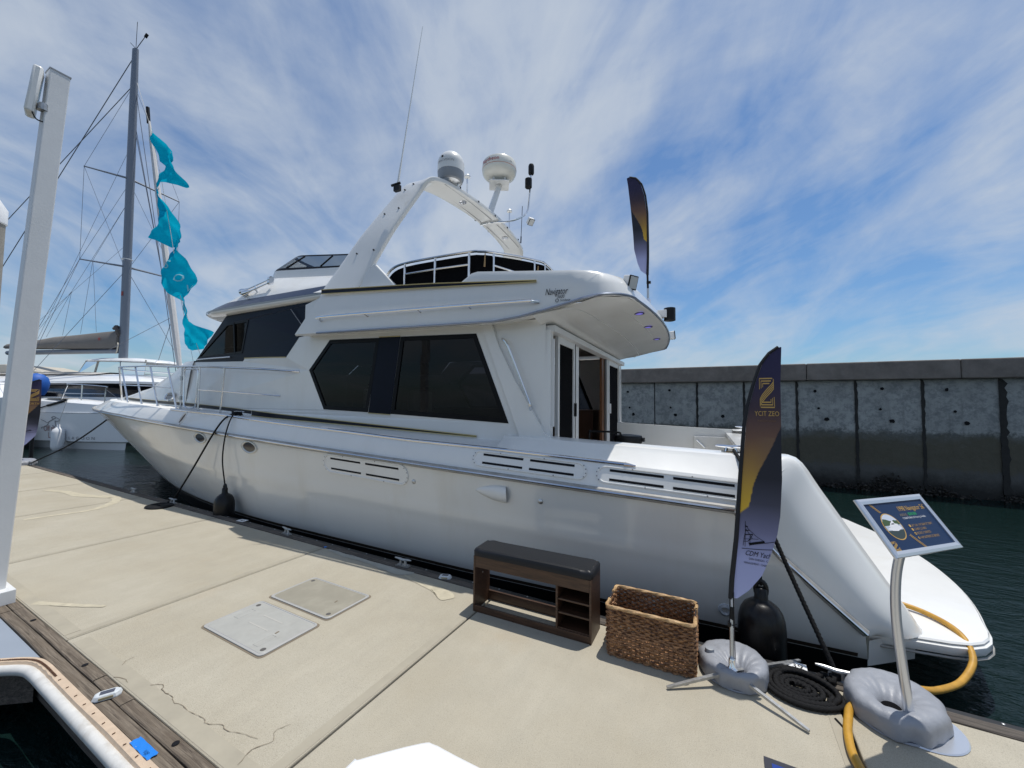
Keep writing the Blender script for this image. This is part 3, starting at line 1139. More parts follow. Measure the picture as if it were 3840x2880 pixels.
# steel strip (toe rail) along the gunwale edge
mb = MB()
mb.tube([yb(u, BS(u) + 0.002, ZS(u) + 0.012) for u in us(1.72, 9.62, 60)], 0.017, 8)
mb.tube([yb(1.72, BS(1.7) + .004, ZS(1.72) + .012), yb(1.62, BS(1.7) + .006, ZS(1.66) + .008)], [0.022, 0.006], 8)
mb.build('toe_rail', STEEL, yacht)

# aft coaming, wing mouldings, cockpit and swim platform
CO_U = [0.38, 0.55, 0.82, 1.38, 2.0, 2.65, 3.05]
CO_Z = [1.262, 1.275, 1.278, 1.294, 1.314, 1.340, 1.34]
for sd in (1, -1):
    mb = MB()
    rows = [[] for _ in range(6)]
    for u in us(0.62, 3.05, 16):
        zt = interp(u, CO_U, CO_Z)
        rows[0].append(yb(u, sd * BS(u), ZS(u) + 0.003))
        rows[1].append(yb(u, sd * 2.125, zt - 0.04))
        rows[2].append(yb(u, sd * 2.095, zt - 0.008))
        rows[3].append(yb(u, sd * 2.06, zt))
        rows[4].append(yb(u, sd * 1.86, zt + 0.004))
        rows[5].append(yb(u, sd * 1.84, 0.45))
    mb.grid(rows)
    mb.build('coaming', GEL, yacht, angle=28)
    # wing: the side curls down from the coaming to the platform
    mb = MB()
    RID = [(0.86, 2.345, 0.874), (0.72, 2.285, 0.72), (0.56, 2.26, 0.545), (0.3, 2.22, 0.30), (0.03, 2.18, 0.055), (-0.02, 2.12, 0.02)]
    TOP = [(0.62, 2.125, 1.245), (0.44, 2.10, 1.235), (0.30, 2.05, 1.02), (0.075, 2.03, 0.66), (-0.17, 2.0, 0.28), (-0.36, 1.93, 0.005)]
    INN = [(0.62, 1.90, 1.278), (0.38, 1.90, 1.268), (0.20, 1.86, 1.0), (-0.03, 1.82, 0.62), (-0.26, 1.80, 0.24), (-0.40, 1.78, 0.0)]
    BOT = [(0.62, 1.70, 1.27), (0.40, 1.62, 1.24), (0.22, 1.55, 0.95), (0.0, 1.52, 0.55), (-0.20, 1.5, 0.20), (-0.30, 1.5, 0.0)]
    up = RID[0]
    cols = []
    for i in range(6):
        r0, t0, i0, b0 = Vector(RID[i]), Vector(TOP[i]), Vector(INN[i]), Vector(BOT[i])
        m0 = r0.lerp(t0, 0.55) + Vector((0.0, 0.055, 0.0))
        tn = t0.lerp(i0, 0.5) + Vector((-0.012, 0, 0.018))
        cols.append(smooth_pts([r0, m0, t0, tn, i0, b0], 4))
    rows = []
    for i in range(len(cols[0])):
        line = smooth_pts([c_[i] for c_ in cols], 4)
        rows.append([yb(q.x, sd * q.y, q.z) for q in line])
    mb.grid(rows)
    mb.build('stern_wing', GEL, yacht, angle=60)
    mb = MB()
    mb.poly([yb(0.86, sd * 2.34, .88), yb(0.62, sd * 2.335, 1.085), yb(0.62, sd * 2.12, 1.25), yb(0.60, sd * 2.2, 0.8)])
    mb.poly([yb(0.86, sd * 2.345, .874), yb(0.62, sd * BS(0.62), ZS(0.62)), yb(0.62, sd * 2.12, 1.247), yb(0.44, sd * 2.1, 1.235), yb(0.56, sd * 2.255, .545)])
    mb.build('wing_fillet', GEL, yacht, smooth=False)
mb = MB()
mb.poly([yb(0.58, 1.9, 1.2), yb(0.58, -1.9, 1.2), yb(0.30, -1.9, 0.0), yb(0.30, 1.9, 0.0)])
mb.box(yb(0.60, 0, 1.2), (0.24, 3.7, 0.05))
mb.build('transom_wall', GEL, yacht, smooth=False)
mb = MB()
mb.box(yb(1.75, 0, 0.43), (2.5, 3.75, 0.05))
mb.build('cockpit_sole', NONSKID, yacht, smooth=False)
# swim platform
out_ = []
for v in us(-1.45, 1.45, 22):
    out_.append((-1.17 + 0.165 * (abs(v) / 1.18) ** 2.0, v))
cnr = [(-0.86, 1.66), (-0.81, 1.77), (-0.74, 1.86), (-0.64, 1.93), (-0.52, 1.965), (-0.3, 1.99), (0.0, 2.02)]
edge = [(u, -v) for u, v in reversed(cnr)] + out_ + cnr
cen = Vector((-0.3, 0, 0))
mb = MB()
rows = []
for off, z in ((0.055, 0.008), (0.03, 0.007), (0.02, -0.004), (0.045, -0.012), (0.004, -0.022), (0.0, -0.05), (0.012, -0.080), (0.06, -0.098)):
    row = []
    for u, v in edge:
        d = Vector((u + 0.3, v, 0))
        k = 1 - off / max(d.length, 0.2) * 1.2
        row.append(yb(-0.3 + d.x * k if u < -0.01 else 0.0, d.y * k, z))
    rows.append(row)
mb.grid(rows)
mb.poly([Vector(p) for p in rows[0]])
mb.poly([Vector(p) for p in rows[-1]])
mb.build('swim_platform', GEL, yacht, angle=40)
mb = MB()
mb.tube([yb(u if u < -0.01 else -0.01, v * 0.998, -0.094) for u, v in edge], 0.009, 6)
mb.build('platform_moulding', RAILV, yacht)
for (u, v) in ((-0.62, 0.72), (-0.70, 1.18)):
    mb = MB()
    mb.lathe([(0.001, 0.004), (0.03, 0.006), (0.075, 0.004), (0.082, 0.0)], 20, yb(u, v, 0.001))
    mb.build('deck_plate', CHROME, yacht)

# hull fittings ---------------------------------------------------------------
def hull_frame(u, t_=None, z=None):
    """point on the near topside with outward normal and along-hull direction"""
    if t_ is None:
        t_ = (z - ZC(u)) / (ZR(u) - ZC(u))
    L = 15.5 + 3.5 * max(t_, 0) ** 1.1

    def pt(uu, tt):
        return Vector(yb(*lev(uu / (15.5 + 3.5 * max(tt, 0) ** 1.1), tt)))
    p = pt(u, t_)
    du = (pt(u + 0.05, t_) - pt(u - 0.05, t_)).normalized()
    dz = (pt(u, t_ + 0.03) - pt(u, t_ - 0.03)).normalized()
    n_ = du.cross(dz).normalized()
    if n_.y > 0:
        n_ = -n_
    return p, du, dz, n_


def ellipse_ring(mb_, p, du, dz, n_, a1, b1, a2, b2, h, seg=28, pw=2.0):
    def ring(a_, b_, o):
        r_ = []
        for k in range(seg):
            an = 2 * pi * k / seg
            c_, s_ = cos(an), sin(an)
            r_.append(p + du * (a_ * math.copysign(abs(c_) ** (2 / pw), c_)) + dz * (b_ * math.copysign(abs(s_) ** (2 / pw), s_)) + n_ * o)
        return r_
    mb_.grid([ring(a1, b1, -0.003), ring(a1 * .985, b1 * .97, h), ring((a1 + a2) / 2, (b1 + b2) / 2, h * 1.25), ring(a2, b2, h * 0.7), ring(a2 * .98, b2 * .98, -0.004)], close_u=True)
    return ring


for (u, z, a_, b_) in ((8.37, 1.085, 0.185, 0.092), (7.07, 1.012, 0.195, 0.098)):
    p, du, dz, n_ = hull_frame(u, z=z)
    mb = MB()
    ring = ellipse_ring(mb, p, du, dz, n_, a_, b_, a_ * .76, b_ * .72, 0.014, pw=1.75)
    ph = mb.build('porthole', P('portlight_ring', (0.62, 0.62, 0.60), 0.25, metal=0.35), yacht)
    mb = MB()
    mb.poly(ring(a_ * .78, b_ * .74, 0.004))
    mb.build('pane', SMOKE, ph, smooth=False)
# draft marks
for u, s_ in ((9.95, "10"), (9.15, "3000")):
    p, du, dz, n_ = hull_frame(u, t_=0.13)
    text_on('draft_mark', s_, PALEGREY, yacht, lambda x, y: p - du * x + dz * y + n_ * 0.004, 0.10, align='CENTER')


def slot_outline(a_, b_, seg=8):
    r_ = []
    for k in range(seg + 1):
        an = -pi / 2 + pi * k / seg
        r_.append((a_ - b_ + b_ * cos(an), b_ * sin(an)))
    for k in range(seg + 1):
        an = pi / 2 + pi * k / seg
        r_.append((-(a_ - b_) + b_ * cos(an), b_ * sin(an)))
    return r_


def vent(p, du, dz, n_, a_, b_, slots):
    mb_ = MB()
    R0 = [[p + du * x + dz * y + n_ * o for x, y in slot_outline(a_ * k, b_ * k2)] for k, k2, o in ((1.0, 1.0, -0.002), (0.998, 0.985, 0.012), (0.965, 0.86, 0.014), (0.955, 0.80, 0.006), (0.93, 0.72, 0.006))]
    mb_.grid(R0, close_u=True)
    mb_.poly(R0[-1])
    pl = mb_.build('vent_cover', GEL, yacht, angle=30)
    for x0, x1, y_ in slots:
        m_ = MB()
        m_.box(p + du * ((x0 + x1) / 2) * a_ + dz * (y_ * b_) + n_ * 0.0055, (abs(x1 - x0) * a_, 0.006, 0.022), Matrix((du, n_, dz)).transposed())
        m_.build('slot', INK, pl, smooth=False)
    for k in range(12):
        an = 2 * pi * k / 12 + 0.2
        ex = (a_ - b_) * (1 if cos(an) > 0 else -1) * min(1, abs(cos(an)) * 1.6) + b_ * 0.90 * cos(an)
        ey = b_ * 0.90 * (sin(an) if abs(cos(an)) > 0.55 else math.copysign(1, sin(an)))
        m_ = MB()
        m_.lathe([(0.007, 0.0), (0.006, 0.003)], 8, p + du * ex + dz * ey + n_ * 0.0125, Matrix((du, dz, n_)).transposed())
        m_.build('screw', GREYINK, pl)


SL = [(-0.80, -0.06, 0.52), (0.06, 0.80, 0.52), (-0.80, -0.06, -0.52), (0.06, 0.80, -0.52)]
p, du, dz, n_ = hull_frame(4.80, z=0.885)
vent(p, du, dz, n_, 0.70, 0.125, SL)


def gun_frame(u, k):
    b_, s_ = BEAM(u), BS(u)
    vv = lerp(b_, s_, 0.35) if k < 0.42 else lerp(lerp(b_, s_, .35), lerp(b_, s_, .85), (k - .42) / .52)
    p = yb(u, vv, lerp(ZR(u), ZS(u), k))
    d1 = (yb(u + .1, BEAM(u + .1) - b_ + vv, lerp(ZR(u + .1), ZS(u + .1), k)) - p).normalized()
    dzv = yb(u, lerp(b_, s_, .85), lerp(ZR(u), ZS(u), .94)) - yb(u, lerp(b_, s_, .35), lerp(ZR(u), ZS(u), .42))
    dzv.normalize()
    nn = d1.cross(dzv).normalized()
    if nn.y > 0:
        nn = -nn
    return p, d1, dzv, nn


p, du, dz, n_ = gun_frame(2.66, 0.60)
vent(p, du, dz, n_, 0.61, 0.082, SL)
p, du, dz, n_ = gun_frame(1.35, 0.60)
vent(p, du, dz, n_, 0.62, 0.080, SL)
# exhaust cowl (clam shell) on the topside
p, du, dz, n_ = hull_frame(3.06, z=0.785)
mb = MB()
rows = []
for i in range(9):
    q = i / 8
    w_ = 0.085 * sin(pi / 2 * min(1, q * 1.15)) ** 0.8
    h_ = 0.06 * q ** 0.7
    rows.append([p + du * (0.17 - 0.36 * q - 0.03 * cos(pi * (k / 10 - 0.5)) * q) + dz * (w_ * sin(pi * (k / 10 - 0.5))) + n_ * (h_ * cos(pi * (k / 10 - 0.5)) - 0.002) for k in range(11)])
mb.grid(rows)
mb.build('exhaust_cowl', GEL, yacht)
mb = MB()
mb.poly([q_ + n_ * -0.004 + du * 0.01 for q_ in rows[-1]])
mb.build('cowl_mouth', INK, yacht, smooth=False)
for u, z in ((4.03, 0.80), (2.50, 0.752)):
    p, du, dz, n_ = hull_frame(u, z=z)
    mb = MB()
    mb.lathe([(0.026, -0.002), (0.024, 0.008), (0.012, 0.016), (0.003, 0.018)], 14, p, Matrix((du, dz, n_)).transposed())
    mb.build('through_hull', ALU, yacht)
p, du, dz, n_ = hull_frame(0.93, z=0.02)
mb = MB()
mb.lathe([(0.055, -0.002), (0.053, 0.012), (0.035, 0.022), (0.024, 0.012), (0.022, -0.01)], 18, p, Matrix((du, dz, n_)).transposed(), caps=False)
mb.build('drain_scupper', CATG, yacht)
# fairlead slot and cleats on the gunwale
p, du, dz, n_ = gun_frame(9.03, 0.55)
mb = MB()
for rr, o in ((1.0, 0.0), (0.98, 0.012)):
    pass
mb.grid([[p + (du * (0.055 * cos(a_) * k - 0.03 * sin(a_)) + dz * (0.105 * sin(a_) * k)) + n_ * o for a_ in [2 * pi * j / 20 for j in range(20)]] for k, o in ((1.25, -0.002), (1.2, 0.012), (0.95, 0.012), (0.85, -0.0))], close_u=True)
fl = mb.build('fairlead', GEL, yacht)
mb = MB()
mb.poly([p + (du * (0.048 * cos(a_) * 0.7 - 0.03 * sin(a_)) + dz * (0.105 * sin(a_) * 0.86)) + n_ * 0.003 for a_ in [2 * pi * j / 20 for j in range(20)]])
mb.build('opening', BROWNP, fl, smooth=False)


def horn_cleat(name, loc, rz, parent, mat, L=0.26, h=0.06):
    m_ = MB()
    R3 = Matrix.Rotation(rz, 3, 'Z')

    def q(x, y, z):
        return Vector(loc) + R3 @ Vector((x, y, z))
    m_.tube(smooth_pts([q(-L / 2, 0, h * 0.98), q(-L / 4, 0, h * 0.95), q(0, 0, h * 0.86), q(L / 4, 0, h * 0.95), q(L / 2, 0, h * 0.98)], 3), [0.006, 0.009, 0.011, 0.012, 0.013, 0.014, 0.014, 0.014, 0.013, 0.012, 0.011, 0.009, 0.006], 8)
    for sx_ in (-1, 1):
        m_.tube([q(sx_ * L * 0.16, 0, -0.002), q(sx_ * L * 0.13, 0, h * 0.9)], [0.017, 0.011], 8)
    m_.box(q(0, 0, 0.004), (L * 0.62, 0.05, 0.008), R3)
    return m_.build(name, mat, parent)


horn_cleat('cleat', yb(7.72, 2.20, ZS(7.72) + .02), 0.0, yacht, STEEL)
horn_cleat('cleat', yb(0.86, 1.97, 1.285), 0.0, yacht, CHROME, 0.24, 0.055)
horn_cleat('cleat', yb(0.45, -1.97, 1.275), 0.0, yacht, CHROME, 0.24, 0.055)

# deckhouse ------------------------------------------------------------------
def VH(u, z):
    vt = 2.0 if u < 7 else 2.0 - 0.062 * (u - 7)
    zf = ZF(u)
    k = min(max((z - zf) / 0.9, 0), 1)
    return lerp(VF(u), vt, k)


def panel_mesh(mb_, outer, holes, sd, off=0.0, vfun=None, sub=True):
    vf = vfun or VH
    loops = [[Vector((a_, b_, 0)) for a_, b_ in outer]] + [[Vector((a_, b_, 0)) for a_, b_ in h_] for h_ in holes]
    tris = tessellate_polygon(loops)
    flat = [q for l_ in loops for q in l_]
    mb_.add([yb(q.x, sd * (vf(q.x, q.y) + off), q.y) for q in flat], [tuple(t_) for t_ in tris])
    return flat


def shrink(poly, d):
    n_ = len(poly)
    ar = sum(poly[i][0] * poly[(i + 1) % n_][1] - poly[(i + 1) % n_][0] * poly[i][1] for i in range(n_))
    sg = 1 if ar > 0 else -1
    out2 = []
    for i in range(n_):
        p0, p1, p2 = Vector(poly[i - 1]), Vector(poly[i]), Vector(poly[(i + 1) % n_])
        e1, e2 = (p1 - p0).normalized(), (p2 - p1).normalized()
        n1_, n2_ = Vector((-e1.y, e1.x)) * sg, Vector((-e2.y, e2.x)) * sg
        bis = n1_ + n2_
        k = d / max(bis.length_squared / 2, 0.35)
        out2.append(tuple(p1 + bis * k))
    return out2


W1 = [(6.368, 2.157), (5.944, 2.585), (4.988, 2.556), (5.163, 1.552), (6.024, 1.577)]
PN = [(4.996, 2.564), (4.625, 2.551), (4.764, 1.533), (5.155, 1.546)]
W2 = [(4.620, 2.548), (3.476, 2.513), (3.041, 1.47), (4.760, 1.539)]
H1 = [(9.72, 2.50), (8.72, 3.06), (8.02, 3.07), (8.18, 2.50)]          # sliding helm window
HELM = [(9.86, 2.415), (8.78, 3.20), (5.70, 3.20), (5.70, 2.72), (6.63, 2.672), (6.914, 2.371), (8.098, 2.406), (8.147, 2.36)]


def window(outline, sd, pane_mat, fr=0.055, off=0.006, name='window'):
    inn = shrink(outline, fr)
    m_ = MB()
    A_ = [yb(a_, sd * (VH(a_, b_) + off), b_) for a_, b_ in outline]
    A0 = [yb(a_, sd * (VH(a_, b_) - 0.03), b_) for a_, b_ in outline]
    B_ = [yb(a_, sd * (VH(a_, b_) + off), b_) for a_, b_ in inn]
    B0 = [yb(a_, sd * (VH(a_, b_) - 0.03), b_) for a_, b_ in inn]
    m_.grid([A0, A_, B_, B0], close_u=True)
    w_ = m_.build(name, BLACKFR, yacht, smooth=False)
    m_ = MB()
    m_.poly([yb(a_, sd * (VH(a_, b_) - 0.006), b_) for a_, b_ in inn])
    m_.build('pane', pane_mat, w_, smooth=False)
    return w_


for sd in (1, -1):
    mb = MB()
    foot = [(u, ZF(u) - 0.005) for u in us(2.60, 9.95, 18)]
    outer = foot + [(9.95, 2.39), (9.86, 2.415), (8.147, 2.36), (8.098, 2.406), (6.914, 2.371), (6.62, 2.667), (6.1, 2.70), (3.2, 2.62), (2.60, 2.62)]
    panel_mesh(mb, outer, [W1, W2], sd)
    mb.build('house_side', GEL, yacht, smooth=False)
    window(W1, sd, GLASSD)
    window(W2, sd, GLASSD)
    mb = MB()
    panel_mesh(mb, PN, [], sd, 0.004)
    mb.build('infill_panel', NAVYPANEL, yacht, smooth=False)
    mb = MB()
    panel_mesh(mb, HELM, [H1], sd, 0.001)
    mb.build('helm_panel', NAVYPANEL, yacht, smooth=False)
    hw = window(H1, sd, GLASSD, fr=0.035, off=0.008, name='helm_window')
    mb = MB()
    mb.box(yb(8.45, sd * (VH(8.45, 2.78) + 0.004), 2.785), (0.035, 0.02, 0.55), Matrix.Rotation(radians(-7), 3, 'Y'))
    mb.build('mullion', BLACKFR, hw, smooth=False)
# gold pin lines and the steel ledge under the helm windows, raised blank panel edge
mb = MB()
mb.tube([yb(a_, VH(a_, b_) + 0.006, b_) for a_, b_ in ((8.10, 2.412), (7.5, 2.397), (6.92, 2.374))], 0.007, 6)
mb.tube([yb(a_, VH(a_, b_) + 0.006, b_) for a_, b_ in ((4.99, 2.568), (4.63, 2.556))], 0.006, 6)
mb.tube([yb(a_, VH(a_, b_) + 0.006, b_) for a_, b_ in ((5.155, 1.542), (4.765, 1.528))], 0.006, 6)
mb.build('pinstripe', GOLDPIN, yacht)
mb = MB()
mb.tube([yb(9.75, VH(9.75, 2.45) + 0.02, 2.455), yb(9.2, VH(9.2, 2.45) + .028, 2.455), yb(8.52, VH(8.5, 2.45) + .022, 2.45)], 0.014, 8)
mb.build('helm_ledge', STEEL, yacht)
mb = MB()
mb.tube([yb(a_, VH(a_, b_) + 0.004, b_) for a_, b_ in ((6.84, 3.12), (6.58, 2.86), (6.42, 2.70))], 0.006, 6)
mb.build('panel_edge', GREYINK, yacht)


# navy stripe with gold pins along the house foot, tapering to a point aft
def stripe(name, segs, off, mat):
    m_ = MB()
    for us_ in segs:
        a_, b_ = [], []
        for u, z0, z1 in us_:
            a_.append(yb(u, VH(u, (z0 + z1) / 2) + off, z0))
            b_.append(yb(u, VH(u, (z0 + z1) / 2) + off, z1))
        m_.grid([a_, b_])
    return m_.build(name, mat, yacht, smooth=False)


def zst(u):
    return interp(u, [3.45, 5.06, 7.33, 8.4, 9.8, 13.3], [1.306, 1.372, 1.464, 1.532, 1.595, 1.69])


S1 = [(u, zst(u) - lerp(0.007, 0.042, (u - 3.45) / 4.2), zst(u) + lerp(0.007, 0.042, (u - 3.45) / 4.2)) for u in us(3.45, 7.72, 14)]
stripe('stripe', [S1], 0.007, NAVYST)
S2 = [(u, zst(u) + 0.012 - 0.028, zst(u) + 0.012 + 0.028) for u in us(7.74, 13.6, 22)]
stripe('stripe', [S2], 0.006, NAVYST)
mb = MB()
for e_ in (1, 2):
    mb.tube([yb(q[0], VH(q[0], q[e_]) + 0.008, q[e_]) for q in S1], 0.006, 5)
mb.tube([yb(q[0], VH(q[0], q[2]) + 0.008, q[2]) for q in S2], 0.004, 5)
mb.build('stripe_edging', GOLDPIN, yacht)

# trunk cabin forward of the windscreen
CU = [9.9, 10.6, 11.1, 11.55, 12.6, 13.5, 15.0, 16.6]
CZ = [2.44, 2.46, 2.33, 2.24, 2.02, 1.94, 1.83, 1.68]
CV = [1.84, 1.66, 1.54, 1.44, 1.20, 1.02, 0.62, 0.25]
mb = MB()
rows = []
for u in us(9.86, 16.6, 40):
    zc, vc = interp(u, CU, CZ), interp(u, CU, CV)
    vf_, zf_ = VF(u), ZF(u) - 0.01
    if u > 15.5:
        vf_ = min(vf_, lerp(VF(15.5), 0.3, (u - 15.5) / 1.1))
    half = [(vf_, zf_), (lerp(vf_, vc, .25), lerp(zf_, zc, .45)), (lerp(vf_, vc, .6), lerp(zf_, zc, .82)), (vc, zc), (vc * 0.6, zc + 0.045), (0, zc + 0.06)]
    row = [yb(u, v, z) for v, z in half] + [yb(u, -v, z) for v, z in reversed(half[:-1])]
    rows.append(row)
mb.grid(rows)
mb.poly(rows[-1])
mb.build('trunk_cabin', GEL, yacht, angle=50)
p = yb(10.48, VF(10.48) - 0.015, 1.74)
mb = MB()
tdu, tdz = Vector((-1, 0.06, 0)).normalized(), Vector((0, 0.42, 1)).normalized()
tn = tdu.cross(tdz).normalized()
tn = tn if tn.y < 0 else -tn
ring = ellipse_ring(mb, p + tn * 0.03, tdu, tdz, tn, 0.20, 0.10, 0.15, 0.072, 0.016)
ph = mb.build('porthole', STEEL, yacht)
mb = MB()
mb.poly(ring(0.152, 0.074, 0.004))
mb.build('pane', SMOKE, ph, smooth=False)

# windscreen, house front
mb = MB()
lo = [yb(9.86 + 0.75 * (1 - (v / 1.82) ** 2), v, 2.43) for v in us(-1.82, 1.82, 16)]
hi = [yb(8.78 + 0.9 * (1 - (v / 1.86) ** 2), v, 3.22) for v in us(-1.86, 1.86, 16)]
mb.grid([lo, hi])
mb.build('windscreen', SMOKE, yacht)

# aft bulkhead recess, corner wing, doors
for sd in (1, -1):
    mb = MB()
    out3 = [(3.26, 2.62), (3.16, 2.35), (2.95, 1.95), (2.74, 1.62), (2.60, 1.38), (2.50, 1.33), (2.50, 1.27), (2.86, 1.27), (3.40, 2.62)]
    A_ = [yb(u, sd * 2.035, z) for u, z in out3]
    mb.poly(A_)
    B_ = [yb(u, sd * 1.99, z) for u, z in out3[:7]]
    mb.grid([A_[:7], B_])
    mb.build('corner_wing', GEL, yacht, smooth=False)
mb = MB()
gr = smooth_pts([yb(3.13, 2.0, 2.43), yb(3.09, 2.05, 2.41), yb(3.03, 2.062, 2.34), yb(2.90, 2.062, 2.04), yb(2.77, 2.062, 1.73), yb(2.755, 2.05, 1.66), yb(2.77, 1.99, 1.59)], 5)
mb.tube(gr, 0.016, 8)
mb.build('grab_rail', STEEL, yacht)
UB = 2.58
# frame strips of the sliding doors: (v0, v1) across, white aluminium, black screens between
def bulk(name, v0, v1, z0, z1, th, mat, du_=0.0, bev=0.0, parent=yacht):
    m_ = MB()
    m_.box(yb(UB + du_, (v0 + v1) / 2, (z0 + z1) / 2), (th, abs(v1 - v0), z1 - z0), None)
    return m_.build(name, mat, parent, smooth=False, bevel=bev)


bulk('bulkhead_post', 1.99, 1.90, 0.45, 2.50, 0.10, GEL, 0.02)
bulk('side_gap', 1.90, 1.70, 0.45, 2.47, 0.03, BLACKP, 0.05)
bulk('bulkhead_post', -1.9, -2.0, 0.45, 2.52, 0.10, GEL, 0.02)
bulk('header', 1.98, -2.22, 2.475, 2.545, 0.12, DOORFR, -0.02, 0.006)
for v0, v1, nm, du_ in ((1.70, 1.04, 'door', 0.0), (-1.02, -2.18, 'door', 0.0)):
    d_ = thing.__call__ if False else None
    z0, z1 = 0.47, 2.475
    m_ = MB()
    w_ = 0.055
    vm = (v0 + v1) / 2
    m_.box(yb(UB + du_, v0 - w_ / 2, (z0 + z1) / 2), (0.04, w_, z1 - z0))
    m_.box(yb(UB + du_, v1 + w_ / 2, (z0 + z1) / 2), (0.04, w_, z1 - z0))
    m_.box(yb(UB + du_, vm, z1 - 0.04), (0.038, abs(v1 - v0) - 2 * w_, 0.08))
    m_.box(yb(UB + du_, vm, z0 + 0.04), (0.038, abs(v1 - v0) - 2 * w_, 0.08))
    dr = m_.build('sliding_door', DOORFR, yacht, smooth=False, bevel=0.003)
    m_ = MB()
    m_.box(yb(UB + du_ + 0.005, vm, (z0 + z1) / 2), (0.012, abs(v1 - v0) - 2 * w_ + 0.01, z1 - z0 - 0.15))
    m_.build('screen', CANVAS, dr, smooth=False)
    m_ = MB()
    m_.box(yb(UB + du_ - 0.035, v1 + w_ / 2 if v0 > 0 else v0 - w_ / 2, 1.62), (0.03, 0.03, 0.17))
    m_.build('handle', BLACKP if v0 > 0 else WHITEP, dr, smooth=False, bevel=0.005)
bulk('door_stile', 1.02, 1.005, 0.47, 2.47, 0.06, BLACKP, 0.01)
bulk('door_stile', 0.92, 0.78, 0.47, 2.47, 0.05, DOORFR, 0.03, 0.003)
bulk('door_stile', -0.66, -0.80, 0.47, 2.50, 0.04, WOODI, 0.04)
bulk('door_stile', -0.82, -0.90, 0.47, 2.50, 0.05, P('bronze_track', (0.10, 0.09, 0.085), 0.4), 0.02)
bulk('door_stile', -0.92, -0.99, 0.47, 2.50, 0.05, DOORFR, 0.01, 0.003)
bulk('switch_plate', 1.955, 1.93, 1.45, 2.40, 0.03, DOORFR, -0.045)

# interior: floor, dado, far side already carries windows; a wood pillar, pebble lamp, cabinets
mb = MB()
mb.box(yb(6.1, 0, 0.75), (7.0, 3.8, 0.06))
mb.build('saloon_floor', INTDARK, yacht, smooth=False)
mb = MB()
mb.box(yb(4.7, -1.55, 1.18), (3.6, 0.6, 0.8))
mb.box(yb(6.3, 0.2, 1.4), (0.12, 2.2, 1.2))
mb.build('saloon_cabinet', P('saloon_joinery', (0.10, 0.045, 0.022), 0.4), yacht, smooth=False)
mb = MB()
mb.box(yb(5.95, 1.05, 1.75), (0.09, 0.09, 1.7))
mb.build('saloon_pillar', P('orange_wood', (0.34, 0.13, 0.045), 0.4), yacht, smooth=False)
mb = MB()
mb.lathe([(0.11, 0), (0.115, 0.1), (0.11, 0.46), (0.09, 0.47)], 20, yb(5.62, 1.5, 1.42))
mb.build('pebble_lamp', LAMPSH, yacht)
mb = MB()
for k in range(60):
    a_ = k * 2.4
    mb.lathe([(0.012, 0), (0.008, 0.006)], 7, yb(5.62, 1.5, 1.45 + 0.42 * (k / 60)) + Vector((cos(a_) * 0.112, sin(a_) * 0.112, 0)), Vector((cos(a_), sin(a_), 0)).to_track_quat('Z', 'Y').to_matrix())
mb.build('pebble_inlay', GREYINK, yacht, kind='stuff')
mb = MB()
mb.box(yb(5.2, 1.2, 1.35), (0.7, 0.55, 0.12))
mb.box(yb(4.92, 1.2, 1.62), (0.1, 0.5, 0.5))
mb.build('saloon_seat', INTLIGHT, yacht, bevel=0.04)
mb = MB()
mb.box(yb(6.0, 0, 2.66), (6.6, 3.5, 0.03))
mb.build('headliner', P('headliner_cream', (0.30, 0.28, 0.25), 0.9), yacht, smooth=False)

# flybridge ------------------------------------------------------------------
FT = [2.0, 3.34, 3.42, 3.56, 5.4, 5.85]
FZ = [3.0, 3.17, 3.16, 3.075, 3.165, 3.20]


def fly_bot(u):
    return interp(u, [1.6, 1.82, 2.07, 2.39, 2.82, 3.11, 6.39], [2.755, 2.748, 2.726, 2.656, 2.585, 2.564, 2.637])


def fly_top(u):
    return interp(u, [1.5, 1.95] + FT[1:], [3.0, 3.0] + FZ[1:])


def aft_u(v):
    av = abs(v)
    if av <= 1.845:
        return 1.519 + 0.10 * (av / 1.5) ** 2
    return 2.05 - 0.38 * sqrt(max(1 - ((av - 1.845) / 0.405) ** 2, 0))


